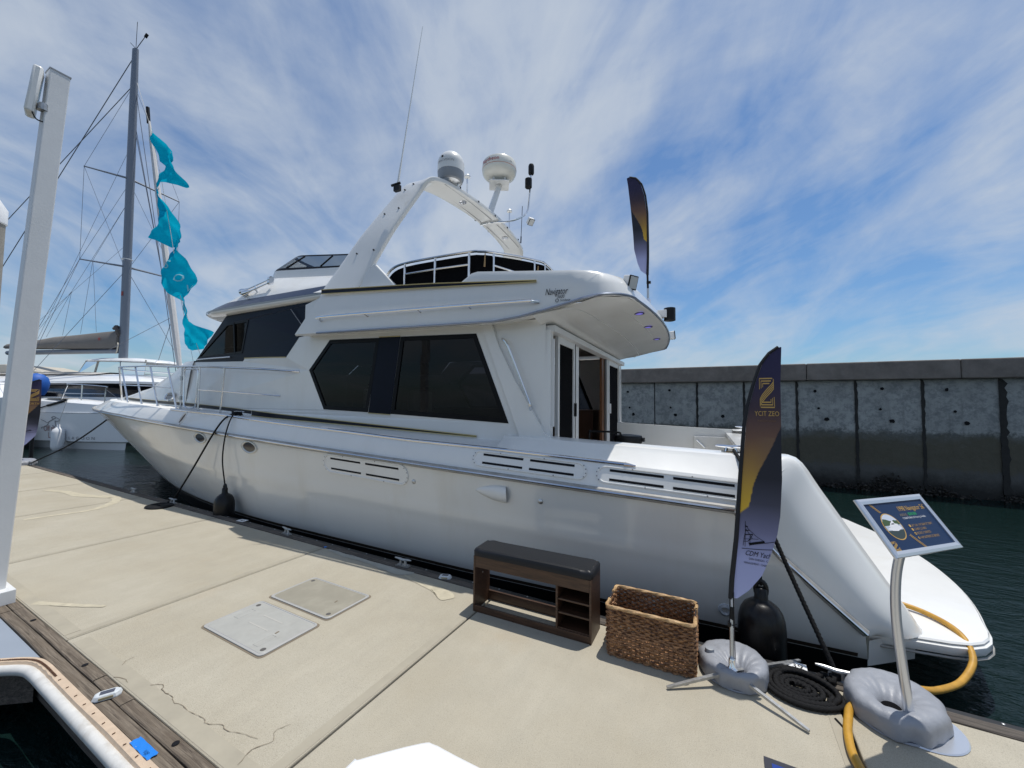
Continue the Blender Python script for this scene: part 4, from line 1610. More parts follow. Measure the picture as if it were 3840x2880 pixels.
plan = [(6.30, 2.25), (5.9, 2.25), (5.4, 2.25), (4.6, 2.25), (3.9, 2.25), (3.56, 2.25), (3.42, 2.25), (3.34, 2.25), (3.1, 2.25), (2.8, 2.25), (2.5, 2.25), (2.25, 2.25), (2.12, 2.248)]
for k in range(1, 8):
    a_ = pi / 2 * k / 8
    plan.append((2.05 - 0.38 * sin(a_), 1.845 + 0.405 * cos(a_)))
for v in us(1.845, 0, 8):
    plan.append((aft_u(v), v))
full = plan + [(u, -v) for u, v in reversed(plan[:-1])]
mb = MB()
rows = [[] for _ in range(8)]
np_ = len(full)
for i, (u, v) in enumerate(full):
    t0, t1 = full[max(i - 1, 0)], full[min(i + 1, np_ - 1)]
    d = Vector((t1[0] - t0[0], t1[1] - t0[1]))
    d = d.normalized() if d.length else Vector((-1, 0))
    nn = Vector((-d.y, d.x))
    if nn.dot(Vector((u - 4.0, v * 2))) > 0:
        nn = -nn
    aft = min(max((2.15 - u) / 0.4, 0), 1)
    zb_, zt_ = fly_bot(u), fly_top(u)
    if u > 5.85:
        zt_ = 3.20
    lean = 0.02 + 0.13 * aft
    for j, (k, zz_) in enumerate(((0.03, zb_ - 0.0), (0.0, zb_ + 0.02), (lean * 0.25, lerp(zb_, zt_, 0.5)), (lean * 0.75, lerp(zb_, zt_, 0.9)), (lean + 0.015, zt_), (lean + 0.07, zt_ + 0.002), (lean + 0.08, zt_ - 0.1), (lean + 0.08, 2.72))):
        uu = u
        if u > 5.86 and j < 6:
            uu = interp(zz_, [2.637, 3.2], [6.39, 5.85]) if u > 6.2 else lerp(5.9, interp(zz_, [2.637, 3.2], [6.39, 5.85]), 0.4)
        rows[j].append(yb(uu + nn.x * k, v + nn.y * k, zz_))
mb.grid(rows)
mb.build('fly_coaming', GEL, yacht, angle=32)
# rounded lower lip with its trim strip
mb = MB()
mb.tube([yb(u, v + (0.012 if v > 2.2 else (-0.012 if v < -2.2 else 0)), fly_bot(u) + 0.012) for u, v in full if u < 6.2], 0.014, 6)
mb.build('fly_trim', P('blue_grey_trim', (0.30, 0.34, 0.42), 0.25, metal=0.6), yacht)
# underside: side strips and the aft soffit
for sd in (1, -1):
    mb = MB()
    mb.grid([[yb(u, sd * 2.235, fly_bot(u) + 0.002) for u in us(2.64, 6.38, 10)], [yb(u, sd * 1.97, fly_bot(u) + 0.03) for u in us(2.64, 6.38, 10)]])
    mb.build('fly_soffit', GEL, yacht)
mb = MB()
vs_ = us(2.235, -2.235, 24)
r1, r2, r3 = [], [], []
for v in vs_:
    av = abs(v)
    ue = aft_u(v) + 0.03
    r1.append(yb(ue, v, fly_bot(ue) + 0.001))
    r2.append(yb(lerp(ue, 2.62, 0.52), v, lerp(fly_bot(ue), 2.54, 0.42) + 0.018 * (1 - (v / 2.2) ** 2)))
    r3.append(yb(2.66, v, lerp(2.535, fly_bot(2.66) + 0.002, min(max((av - 1.95) / 0.28, 0), 1))))
mb.grid([r1, r2])
mb.build('aft_soffit', GEL, yacht)
mb = MB()
mb.grid([r2, r3])
mb.build('aft_soffit', GEL, yacht)
mb = MB()
mb.tube([Vector(q) + Vector((0, 0, -0.002)) for q in r2], 0.006, 5)
mb.build('soffit_seam', DOORFR, yacht)
for v in (1.32, 0.50, -0.58):
    u_ = 1.72
    ue_ = aft_u(v) + 0.03
    um_ = lerp(ue_, 2.62, 0.52)
    zl = lerp(fly_bot(ue_), lerp(fly_bot(ue_), 2.54, 0.42) + 0.018 * (1 - (v / 2.2) ** 2), (u_ - ue_) / (um_ - ue_)) - 0.001
    mb = MB()
    mb.lathe([(0.058, 0.0), (0.056, -0.008), (0.045, -0.010)], 20, yb(u_, v, zl), caps=False)
    sl = mb.build('soffit_light', BLACKP, yacht)
    mb = MB()
    mb.lathe([(0.046, 0.0), (0.03, -0.004)], 16, yb(u_, v, zl - 0.004))
    mb.build('led', LEDL, sl)
mb = MB()
mb.poly([yb(u, v, 2.76) for u, v in ((1.85, 2.0), (8.2, 1.7), (8.2, -1.7), (1.85, -2.0))])
mb.build('fly_deck', NONSKID, yacht, smooth=False)

# navy stripe and gold edging along the flybridge side
FS = [(u, interp(u, [2.61, 4.01, 5.84], [2.957, 3.062, 3.19]) - 0.006, interp(u, [2.61, 4.01, 5.84], [2.968, 3.105, 3.243])) for u in us(2.61, 5.84, 12)]
mb = MB()
mb.grid([[yb(u, 2.256, z0) for u, z0, z1 in FS], [yb(u, 2.254, z1) for u, z0, z1 in FS]])
mb.build('fly_stripe', NAVYST, yacht, smooth=False)
mb = MB()
for e_ in (1, 2):
    mb.tube([yb(q[0], 2.258, q[e_]) for q in FS], 0.007, 5)
mb.build('stripe_edging', GOLDPIN, yacht)
mb = MB()
mb.tube(smooth_pts([yb(5.82, 2.25, 2.80), yb(5.80, 2.30, 2.825), yb(5.7, 2.315, 2.842), yb(4.0, 2.315, 2.795), yb(2.78, 2.315, 2.752), yb(2.66, 2.30, 2.742), yb(2.58, 2.25, 2.735)], 4), 0.016, 8)
for u in (4.95, 4.1, 3.4):
    mb.tube([yb(u, 2.25, interp(u, [2.78, 4, 5.7], [2.735, 2.775, 2.822]) - .01), yb(u + 0.02, 2.315, interp(u, [2.78, 4, 5.7], [2.752, 2.795, 2.842]))], 0.009, 6)
mb.build('fly_hand_rail', STEEL, yacht)


def fly_text(txt, u, z, size, shear=0.3, width=1.0, nm='model_lettering', slope=0.03):
    text_on(nm, txt, INK, yacht, lambda x, y: yb(u - x, 2.256, z + y + slope * -x), size, shear, 'LEFT', width)


fly_text('Navigator', 2.515, 2.80, 0.095, 0.35, 0.62)
fly_text('5600', 2.385, 2.755, 0.05, 0.3, 0.75)
fly_text('Sundance', 2.355, 2.722, 0.033, 0.4, 0.85)
mb = MB()
mb.tube([yb(2.385 + 0.016 * cos(a_), 2.2565, 2.733 + 0.016 * sin(a_)) for a_ in us(0, 2 * pi, 16)], 0.0025, 4)
mb.build('lettering_ring', INK, yacht)

# flybridge front: brow, cowl and windscreen
def cowl_ring(z, vs_, uf, shear=0.0, ua=5.6, n=26, pw=3.2, fl=1.15):
    pts_ = []
    u1 = uf - fl
    for k in range(n + 1):
        a_ = pi / 2 * k / n
        v = vs_ * max(cos(a_), 0.0) ** (2 / pw)
        u = u1 + fl * sin(a_) ** (2 / pw)
        pts_.append((u, v))
    pts_ = [(ua, vs_), ((ua + u1) / 2, vs_)] + pts_
    both = pts_ + [(u, -v) for u, v in reversed(pts_[:-1])]
    return [yb(u, v, z + shear * (min(u, 8.6) - 8.0)) for u, v in both]


mb = MB()
mb.grid([cowl_ring(3.205, 1.86, 9.40), cowl_ring(3.215, 1.99, 9.74), cowl_ring(3.25, 2.02, 9.84), cowl_ring(3.275, 2.02, 9.82)])
mb.poly(cowl_ring(3.205, 1.86, 9.45))
mb.build('brow_lip', GEL, yacht, angle=50)
mb = MB()
mb.grid([cowl_ring(3.272, 2.022, 9.88), cowl_ring(3.30, 2.03, 9.86)])
mb.build('brow_moulding', P('grey_moulding', (0.42, 0.45, 0.50), 0.3, metal=0.4), yacht)
mb = MB()
mb.grid([cowl_ring(3.298, 2.018, 9.84), cowl_ring(3.36, 1.985, 9.68), cowl_ring(3.425, 1.945, 9.46)])
mb.build('brow_band', NAVYBAND, yacht, angle=60)
mb = MB()
mb.grid([cowl_ring(3.424, 1.946, 9.465), cowl_ring(3.435, 1.94, 9.43), cowl_ring(3.62, 1.83, 8.95, 0.05), cowl_ring(3.80, 1.70, 8.54, 0.1, fl=0.9), cowl_ring(3.85, 1.655, 8.46, 0.1, fl=0.8), cowl_ring(3.885, 1.57, 8.46, 0.1, fl=0.7), cowl_ring(4.03, 1.54, 8.44, 0.1, fl=0.7), cowl_ring(4.045, 1.49, 8.38, 0.1, fl=0.7), cowl_ring(3.6, 1.46, 8.3, 0.0, fl=0.7)])
mb.build('fly_cowl', GEL, yacht, angle=38)
WS = {}
for nm, z, vv, uf in (('a', 4.04, 1.525, 8.46), ('b', 4.085, 1.51, 8.42), ('c', 4.325, 1.42, 8.06), ('d', 4.355, 1.405, 8.0)):
    WS[nm] = cowl_ring(z, vv, uf, 0.11 if nm in 'ab' else 0.135, ua=5.95, fl=0.7)
mb = MB()
mb.grid([WS['a'], WS['b']])
mb.grid([WS['c'], WS['d']])
nW = len(WS['a'])
for i in (0, 1, 2, 14, 20, nW - 1, nW - 2, nW - 3, nW - 15, nW - 21):
    mb.tube([WS['b'][i], WS['c'][i]], 0.014, 5)
fw = mb.build('fly_windscreen', BLACKFR, yacht, smooth=False)
mb = MB()
mb.grid([WS['b'], WS['c']])
mb.build('pane', SMOKEGL, fw)
mb = MB()
mb.tube(smooth_pts([yb(6.55, 1.2, 4.06), yb(6.5, 1.18, 4.15), yb(6.35, 1.15, 4.14), yb(6.15, 1.1, 4.06)], 4), 0.012, 6)
mb.build('helm_grab_rail', CHROME, yacht)
mb = MB()
for v in (0.65, -0.65):
    mb.box(yb(6.9, v, 3.45), (0.45, 0.5, 0.12))
    mb.box(yb(6.68, v, 3.75), (0.1, 0.5, 0.55))
mb.build('helm_seat', WHITEP, yacht, bevel=0.05)
mb = MB()
mb.grid([[yb(u, 1.80 - 0.15 * (u - 7.7) / 1, z) for u, z in ((5.75, 3.25), (7.1, 3.42))], [yb(u, 1.62, z) for u, z in ((5.75, 3.55), (7.1, 3.76))]])
mb.build('fly_side_fill', GEL, yacht)


def cowl_text(txt, u, z, size, shear, width, nm):
    text_on(nm, txt, INK, yacht, lambda x, y: yb(u - x, 1.946 - (z + y - 3.42) * 0.64 - max(0, (u - x) - 8.25) * 0.22 + 0.01, z + y), size, shear, 'LEFT', width)


cowl_text('Navigator', 8.86, 3.505, 0.10, 0.5, 0.62, 'model_lettering')
cowl_text('56', 8.55, 3.445, 0.075, 0.25, 0.8, 'model_lettering')
# twin trumpet horn
mb = MB()
for (a_, b_) in (((8.33, 1.90, 3.585), (7.62, 1.86, 3.735)), ((8.20, 1.93, 3.535), (7.58, 1.89, 3.665))):
    A_, B_ = yb(*a_), yb(*b_)
    mb.tube([A_ + (A_ - B_) * 0.02, A_, A_.lerp(B_, 0.06), A_.lerp(B_, 0.16), A_.lerp(B_, 0.3), A_.lerp(B_, 0.85), B_], [0.035, 0.055, 0.052, 0.030, 0.016, 0.013, 0.013], 12)
    mb.tube([B_, B_ + Vector((0.05, 0, 0.0))], [0.045, 0.045], 12)
mb.box(yb(7.95, 1.88, 3.62), (0.02, 0.04, 0.10))
mb.tube([yb(7.95, 1.90, 3.60), yb(7.9, 1.84, 3.50)], 0.012, 6)
mb.build('trumpet_horn', CHROME, yacht)

# triangular side panel behind the arch foot
for sd in (1, -1):
    mb = MB()
    A_ = [yb(5.50, sd * 2.15, 3.16), yb(5.06, sd * 2.06, 3.57), yb(4.62, sd * 2.14, 3.20), yb(4.58, sd * 2.16, 3.11)]
    mb.prism(A_, (0, sd * 0.05, 0))
    mb.build('arch_web', GEL, yacht, smooth=False, bevel=0.01)

# radar arch: a rounded aerofoil section swept over the boat
ap = [(5.66, 2.15, 3.14, .70), (5.43, 2.003, 3.614, .63), (5.204, 1.856, 4.088, .55), (4.976, 1.709, 4.562, .47), (4.87, 1.64, 4.78, .44), (4.80, 1.585, 4.885, .43), (4.72, 1.48, 4.945, .42), (4.63, 1.20, 4.97, .41), (4.56, 0.6, 4.995, .40), (4.53, 0, 5.005, .40)]
ap = ap + [(u, -v, z, c_) for u, v, z, c_ in reversed(ap[:-1])]
cent = smooth_pts([(u, v - 0.09 * min(max((z - 4.2) / 0.7, 0), 1), z) for u, v, z, _ in ap], 4)
ch = []
for i in range(len(ap) - 1):
    ch += [lerp(ap[i][3], ap[i + 1][3], k / 4) for k in range(4)]
ch.append(ap[-1][3])
mb = MB()
rows = []
for i, c_ in enumerate(cent):
    d = (cent[min(i + 1, len(cent) - 1)] - cent[max(i - 1, 0)]).normalized()
    cu_ = Vector((1, 0, 0)) - d * d.x
    cu_.normalize()
    tk = d.cross(cu_).normalized()
    row = []
    for k in range(28):
        a_ = 2 * pi * k / 28
        x_ = math.copysign(abs(cos(a_)) ** 0.55, cos(a_)) * ch[i] / 2
        y_ = math.copysign(abs(sin(a_)) ** 0.42, sin(a_)) * 0.046
        q = c_ + cu_ * x_ + tk * y_
        row.append(yb(q.x, q.y, q.z))
    rows.append(row)
mb.grid(rows, close_u=True)
mb.build('radar_arch', GEL, yacht, angle=40)
# recessed headliner strips, lamps, and studs on the arch underside
ARZ = 5.002 - 0.0465
mb = MB()
for vs0, vs1 in ((1.30, -0.05), (-0.25, -1.30)):
    for uu in (4.43, 4.645):
        mb.tube([yb(uu + 0.05 * (abs(v) / 1.3) ** 2, v, ARZ - 0.03 * (abs(v) / 1.3) ** 2.2 - 0.002) for v in us(vs0, vs1, 8)], 0.005, 4)
mb.build('arch_seam', GREYINK, yacht)
for v in (0.72, -0.80):
    mb = MB()
    zl = ARZ - 0.03 * (abs(v) / 1.3) ** 2.2 - 0.004
    mb.lathe([(0.062, 0.0), (0.060, -0.012), (0.045, -0.014), (0.040, -0.008), (0.001, -0.006)], 18, yb(4.54, v, zl), caps=False)
    mb.build('arch_light', CHROME, yacht)
for i, off in ((5, 0.1), (6, -0.22), (10, 0.12), (11, -0.15), (15, 0.1), (18, 0.0), (60, 0.1), (64, -0.1)):
    c_ = cent[i]
    d = (cent[i + 1] - cent[i - 1]).normalized()
    cu_ = (Vector((1, 0, 0)) - d * d.x).normalized()
    tk = d.cross(cu_).normalized()
    if tk.y * (1 if c_.y > 0 else -1) < 0:
        tk = -tk
    q = c_ + cu_ * off * ch[i] * 1.5 + tk * 0.049
    mb = MB()
    mb.box(yb(q.x, q.y, q.z), (0.026, 0.016, 0.018), Matrix.Rotation(0.6, 3, 'Y'))
    mb.build('snap_fitting', BLACKP, yacht, smooth=False)
for v in (1.05, 0.55, 0.0, -0.5, -1.05):
    for sg_ in (-1, 1):
        mb = MB()
        mb.box(yb(4.535 + 0.05 * (abs(v) / 1.2) ** 2 + sg_ * 0.205, v, 4.99 - 0.022 * (abs(v) / 1.2) ** 2), (0.014, 0.018, 0.026))
        mb.build('snap_fitting', BLACKP, yacht, smooth=False)

# things bolted to the arch
DC = yb(4.50, 1.12, 5.0)
mb = MB()
mb.lathe([(0.10, 0.0), (0.12, 0.03), (0.16, 0.05)], 24, DC)
mb.build('satellite_dome_foot', ALU, yacht)
mb = MB()
mb.lathe([(0.150, 0.045), (0.178, 0.055), (0.196, 0.10), (0.200, 0.165), (0.201, 0.19)], 32, DC)
mb.build('satellite_dome_base', DOMEG, yacht)
mb = MB()
mb.lathe([(0.203, 0.185), (0.203, 0.31)] + [(0.203 * cos(a_), 0.31 + 0.20 * sin(a_)) for a_ in us(0.12, pi / 2 - 0.02, 12)], 36, DC)
dome = mb.build('satellite_dome', DOMEW, yacht)


def cyl_text(txt, C_, r_, a0, z, size, mat, parent, width=1.0, nm='lettering', shear=0.0):
    def f_(x, y):
        a_ = a0 + x / r_
        return Vector(C_) + Vector((r_ * cos(a_), r_ * sin(a_), z + y))
    text_on(nm, txt, mat, parent, f_, size, shear, 'CENTER', width)


cyl_text('TRACVISION', DC, 0.2045, radians(-84), 0.27, 0.052, GREYINK, dome, 1.0)
mb = MB()
mb.add([Vector(DC) + Vector((0.205 * cos(a_), 0.205 * sin(a_), z)) for a_, z in ((radians(-99), 0.335), (radians(-90), 0.335), (radians(-90), 0.365), (radians(-99), 0.365))], [(0, 1, 2, 3)])
mb.build('dome_emblem', INK, dome, smooth=False)
# open radome on its raked post
mb = MB()
PB, PT = yb(4.47, -0.03, 5.04), yb(4.42, -0.30, 5.70)
mb.tube([PB, PT], [0.058, 0.052], 6)
mb.build('radar_post', GEL, yacht)
RC = PT + Vector((0, 0, 0.02))
mb = MB()
mb.box(RC, (0.36, 0.36, 0.014), Matrix.Rotation(0.5, 3, 'Z'))
for sx_ in (-1, 1):
    for sy_ in (-1, 1):
        mb.tube([RC + Matrix.Rotation(0.5, 3, 'Z') @ Vector((0.10 * sx_, 0.10 * sy_, 0)), RC + Matrix.Rotation(0.5, 3, 'Z') @ Vector((0.10 * sx_, 0.10 * sy_, 0.10))], 0.02, 8)
mb.build('radar_bracket', GEL, yacht)
RD = RC + Vector((0, 0, 0.08))
mb = MB()
mb.lathe([(0.10, 0.0), (0.20, 0.02), (0.285, 0.075), (0.312, 0.13), (0.318, 0.165), (0.318, 0.17)], 40, RD)
mb.lathe([(0.316, 0.178), (0.318, 0.20), (0.310, 0.30), (0.29, 0.335), (0.22, 0.352), (0.001, 0.358)], 40, RD, caps=False)
rad = mb.build('radar_dome', P('radar_dome_cream', (0.80, 0.78, 0.70), 0.32, coat=0.2), yacht)
mb = MB()
mb.lathe([(0.3165, 0.168), (0.3195, 0.174), (0.3165, 0.180)], 40, RD, caps=False)
mb.build('red_line', P('orange_red_line', (0.55, 0.14, 0.03), 0.5), rad)
cyl_text('Raytheon', RD, 0.3195, radians(-96), 0.215, 0.098, REDP, rad, 1.0)
cyl_text('AA', RD, 0.3195, radians(-22), 0.215, 0.04, GREYINK, rad, 1.0)
# whip aerial at the arch shoulder
mb = MB()
A_, B_ = yb(4.93, 1.80, 4.74), yb(4.86, 1.42, 7.42)
mb.tube([A_, A_.lerp(B_, 0.10), A_.lerp(B_, 0.16), A_.lerp(B_, 0.5), B_], [0.016, 0.015, 0.011, 0.008, 0.004], 6)
mb.build('whip_aerial', DOMEW, yacht)
mb = MB()
mb.box(yb(4.93, 1.80, 4.71), (0.10, 0.05, 0.08))
mb.tube([yb(5.02, 1.82, 4.76), yb(4.88, 1.80, 4.78)], 0.018, 8)
mb.build('aerial_mount', BLACKP, yacht)
for (u, v, z, hgt, cap) in ((4.50, 0.66, 5.05, 0.32, 1), (4.42, -0.74, 5.03, 0.38, 1)):
    mb = MB()
    mb.tube([yb(u, v, z), yb(u, v, z + hgt)], 0.013, 8)
    mb.build('aerial_stalk', STEEL, yacht)
    mb = MB()
    mb.lathe([(0.02, -0.01), (0.05, 0.0), (0.052, 0.02), (0.035, 0.045), (0.005, 0.055)], 16, yb(u, v, z + hgt))
    mb.build('gps_mushroom', DOMEW, yacht)
mb = MB()
mb.tube([yb(4.40, -1.24, 4.98), yb(4.40, -1.25, 5.12)], 0.012, 6)
mb.tube([yb(4.40, -1.25, 5.12), yb(4.40, -1.30, 5.78)], 0.006, 6)
mb.build('short_aerial', BLACKP, yacht)
mb = MB()
mb.tube(smooth_pts([yb(4.69, -0.10, 4.935), yb(4.45, -0.08, 4.93), yb(4.25, -0.22, 4.96), yb(4.08, -0.40, 5.06), yb(3.98, -0.58, 5.24), yb(3.97, -0.66, 5.50), yb(3.95, -0.70, 6.03)], 5), 0.017, 8)
lm = mb.build('light_mast', STEEL, yacht)
mb = MB()
mb.lathe([(0.045, 0), (0.055, 0.02), (0.055, 0.16), (0.045, 0.19), (0.02, 0.20)], 16, yb(3.95, -0.70, 6.02))
mb.build('anchor_light', BLACKP, lm)
mb = MB()
mb.lathe([(0.055, -0.09), (0.065, -0.08), (0.065, 0.08), (0.05, 0.09)], 16, yb(3.96, -0.60, 5.80))
mb.build('steaming_light', BLACKP, lm)


def floodlight(C_, aim, size, parent=yacht, name='floodlight'):
    m_ = MB()
    R3 = Vector(aim).to_track_quat('Z', 'Y').to_matrix()
    m_.box(C_, (size, size * 1.15, size * 0.75), R3)
    f_ = m_.build(name, DOORFR, parent, bevel=0.012)
    m_ = MB()
    m_.box(Vector(C_) + R3 @ Vector((0, 0, size * 0.40)), (size * 1.05, size * 1.2, size * 0.10), R3)
    m_.build('bezel', BLACKP, f_, smooth=False, bevel=0.006)
    m_ = MB()
    m_.box(Vector(C_) + R3 @ Vector((0, 0, size * 0.46)), (size * 0.86, size * 1.0, size * 0.03), R3)
    m_.build('lens', LENS, f_, smooth=False)
    return f_


floodlight(yb(4.0, -0.80, 5.17), (0.55, -0.35, -0.75), 0.11)

# flybridge rail with its black weather cloth
rail = [(4.90, 2.04, 3.19), (4.86, 2.04, 3.36), (4.74, 2.05, 3.455), (4.52, 2.06, 3.49), (4.05, 2.06, 3.495), (3.55, 2.05, 3.49), (3.43, 2.02, 3.485), (3.34, 1.96, 3.485), (3.10, 1.70, 3.485), (2.94, 1.50, 3.48), (2.85, 1.36, 3.46), (2.74, 1.10, 3.30), (2.66, 0.9, 3.05)]
mb = MB()
mb.tube(smooth_pts([yb(*q) for q in rail], 4), 0.017, 8)
mb.build('fly_rail', STEEL, yacht)
posts = [(4.53, 2.06), (4.05, 2.06), (3.56, 2.05), (3.30, 1.92), (2.945, 1.51), (2.86, 1.37)]
for u, v in posts:
    mb = MB()
    zt = 3.49 if u > 2.9 else 3.46
    mb.tube([yb(u, v, 2.95), yb(u, v, zt)], 0.014, 8)
    mb.build('rail_post', STEEL, yacht)
mb = MB()
mb.tube([yb(4.53, 2.06, 3.345), yb(4.05, 2.06, 3.345), yb(3.56, 2.05, 3.335)], 0.012, 6)
mb.tube([yb(3.30, 1.92, 3.33), yb(2.95, 1.52, 3.25)], 0.012, 6)
mb.build('mid_rail', STEEL, yacht)
inn = [(q[0] + 0.0, q[1] - 0.035, q[2] - 0.03) for q in rail]
mb = MB()
mb.grid([[yb(*q) for q in smooth_pts(inn, 3)], [yb(q[0], q[1], 2.95) for q in smooth_pts([(a_, b_, 0) for a_, b_, _ in inn], 3)]])
mb.build('weather_cloth', CANVAS, yacht)
mb = MB()
mb.tube([yb(3.37, 2.0, 3.46), yb(3.375, 2.005, 3.30)], [0.006, 0.010], 6)
mb.tube([yb(2.92, 1.45, 3.42), yb(2.925, 1.455, 3.28)], [0.006, 0.012], 6)
mb.build('tie_cord', P('tan_cord', (0.42, 0.27, 0.13), 0.8), yacht)
# flood lights on the aft face
FA = floodlight(yb(1.735, 1.90, 2.935), (0.66, -0.42, -0.22), 0.118)
mb = MB()
mb.tube([yb(1.86, 1.93, 2.87), yb(1.77, 1.91, 2.91)], 0.024, 8)
mb.build('light_bracket', STEEL, yacht)
mb = MB()
mb.lathe([(0.06, -0.09), (0.075, -0.085), (0.075, 0.085), (0.06, 0.09)], 18, yb(1.47, 0.24, 2.93), caps=True)
ls = mb.build('stern_light', BLACKP, yacht)
mb = MB()
mb.box(yb(1.57, 0.30, 2.93), (0.14, 0.10, 0.10))
mb.build('mount', DOORFR, ls, smooth=False, bevel=0.008)
floodlight(yb(1.56, -1.53, 2.93), (1, 0.15, 0.1), 0.12)

# bow rail: stanchions, top rail, mid rail, gate
TR = [(14.9, 0.0, 2.45), (14.75, 0.55, 2.45), (14.35, 1.15, 2.44), (13.6, 1.60, 2.43), (12.94, 1.80, 2.42), (11.84, 1.97, 2.38), (10.93, 2.08, 2.35), (10.12, 2.14, 2.31), (9.54, 2.17, 2.29), (8.93, 2.19, 2.27), (8.17, 2.2, 2.23), (7.37, 2.17, 2.19), (6.75, 2.06, 2.15), (6.60, 1.99, 2.14)]
MR = [(14.7, 0.0, 2.06), (14.4, 0.8, 2.05), (13.6, 1.55, 2.03), (12.7, 1.84, 2.0), (11.64, 2.0, 1.97), (10.78, 2.09, 1.95), (9.95, 2.15, 1.91)]
MR2 = [(8.93, 2.19, 1.87), (8.22, 2.2, 1.84), (7.5, 2.12, 1.80), (7.03, 2.0, 1.77)]
for sd in (1, -1):
    mb = MB()
    mb.tube(smooth_pts([yb(u, sd * v, z) for u, v, z in TR], 5), 0.017, 8)
    mb.build('bow_rail', STEEL, yacht)
    mb = MB()
    mb.tube(smooth_pts([yb(u, sd * v, z) for u, v, z in MR], 4), 0.010, 6)
    mb.tube(smooth_pts([yb(u, sd * v, z) for u, v, z in MR2], 4), 0.010, 6)
    mb.build('mid_rail', STEEL, yacht)
    for (a_, b_) in (((13.8, 1.45, 1.63), (13.45, 1.66, 2.43)), ((12.53, 1.80, 1.61), (12.94, 1.80, 2.42)), ((11.46, 1.97, 1.58), (11.84, 1.97, 2.38)), ((10.58, 2.07, 1.57), (10.93, 2.08, 2.35)),
                     ((9.75, 2.13, 1.53), (10.12, 2.14, 2.31)), ((9.60, 2.14, 1.52), (9.54, 2.17, 2.29)), ((8.96, 2.17, 1.49), (8.93, 2.19, 2.27)), ((8.26, 2.19, 1.45), (8.17, 2.2, 2.23))):
        m_ = MB()
        k0 = 0.0165
        m_.tube([yb(a_[0], sd * a_[1], a_[2] - 0.02), yb(b_[0], sd * b_[1], b_[2])], k0, 8)
        m_.lathe([(0.036, 0.0), (0.034, 0.012), (0.02, 0.016)], 10, yb(a_[0], sd * a_[1], a_[2] - 0.012))
        m_.build('stanchion', STEEL, yacht)
mb = MB()
gate = [(9.46, 2.17, 2.20), (9.44, 2.17, 1.66), (9.38, 2.17, 1.57), (9.25, 2.17, 1.545), (9.1, 2.18, 1.56), (9.03, 2.18, 1.64), (9.0, 2.18, 2.16), (9.05, 2.18, 2.22), (9.2, 2.18, 2.235), (9.38, 2.17, 2.245)]
mb.tube([yb(*q) for q in smooth_pts(gate, 4, closed=True)], 0.015, 8, closed=True)
mb.build('rail_gate', STEEL, yacht)
for z in (1.72, 2.08):
    mb = MB()
    mb.box(yb(9.51, 2.185, z), (0.05, 0.03, 0.07))
    mb.build('gate_hinge', ALU, yacht, smooth=False)
mb = MB()
mb.box(yb(13.2, 0.4, 1.74), (0.45, 0.35, 0.12))
mb.lathe([(0.06, 0), (0.06, 0.12), (0.03, 0.16)], 12, yb(13.3, 0.4, 1.78))
mb.build('windlass', STEEL, yacht, bevel=0.01)
# cockpit: far coaming recess panel, grill
mb = MB()
mb.box(yb(0.85, -1.825, 1.02), (0.75, 0.03, 0.25))
mb.build('locker_door', GEL, yacht, smooth=False, bevel=0.006)
mb = MB()
mb.tube([yb(1.18, -1.79, 1.08), yb(1.05, -1.79, 0.95)], 0.012, 6)
mb.build('locker_stay', STEEL, yacht)

# ------------------------------------------------------------------ things on the dock
# shoe bench
BX, BY = -1.33, 2.905
bench = thing('shoe_bench', 'dark brown wooden shoe bench with black padded seat standing on the dock', 'bench', (BX, BY, 0), radians(1.2))
bw, bd, bh = 0.985, 0.245, 0.445


def bx_part(nm, c, s_, mat=WALNUT, bev=0.002, parent=bench):
    m_ = MB()
    m_.box(c, s_)
    return m_.build(nm, mat, parent, smooth=False, bevel=bev)


bx_part('side_panel', (-bw / 2 + 0.008, 0, bh / 2), (0.016, bd, bh))
bx_part('side_panel', (bw / 2 - 0.008, 0, bh / 2), (0.016, bd, bh))
bx_part('divider', (bw / 2 - 0.262, 0, bh / 2 - 0.035), (0.016, bd - 0.004, bh - 0.075))
bx_part('apron', (0, -bd / 2 + 0.009, bh - 0.045), (bw - 0.034, 0.016, 0.088))
bx_part('apron', (0, bd / 2 - 0.009, bh - 0.045), (bw - 0.034, 0.016, 0.088))
bx_part('plinth', (0, -bd / 2 + 0.009, 0.027), (bw - 0.034, 0.016, 0.052))
bx_part('plinth', (-0.13, bd / 2 - 0.009, 0.04), (bw - 0.294, 0.016, 0.078))
bx_part('top_board', (0, 0, bh - 0.006), (bw - 0.036, bd - 0.036, 0.012))
for z in (0.055, 0.165, 0.262):
    bx_part('shelf', (bw / 2 - 0.135, 0.004, z), (0.236, bd - 0.012, 0.013))
bx_part('back_board', (bw / 2 - 0.135, bd / 2 - 0.008, 0.21), (0.236, 0.006, 0.30), INTDARK)
mb = MB()
rows = []
for z, k in ((0.445, -0.004), (0.449, 0.006), (0.485, 0.007), (0.499, 0.0), (0.504, -0.018)):
    row = []
    for i in range(48):
        a_ = 2 * pi * i / 48
        c_, s_ = cos(a_), sin(a_)
        row.append((math.copysign(abs(c_) ** 0.16, c_) * (bw / 2 + k), math.copysign(abs(s_) ** 0.16, s_) * (bd / 2 + k + 0.004), z + (0.003 * sin(i * 0.9) if z > 0.49 else 0)))
    rows.append(row)
mb.grid(rows, close_u=True)
mb.poly(rows[-1])
mb.build('seat_cushion', LEATHER, bench, angle=50)
mb = MB()
mb.lathe([(0.004, 0), (0.003, 0.002)], 8, (-bw / 2 + 0.0165, 0.0, 0.27), Matrix.Rotation(pi / 2, 3, 'Y'))
mb.build('shelf_pin', WHITEP, bench)

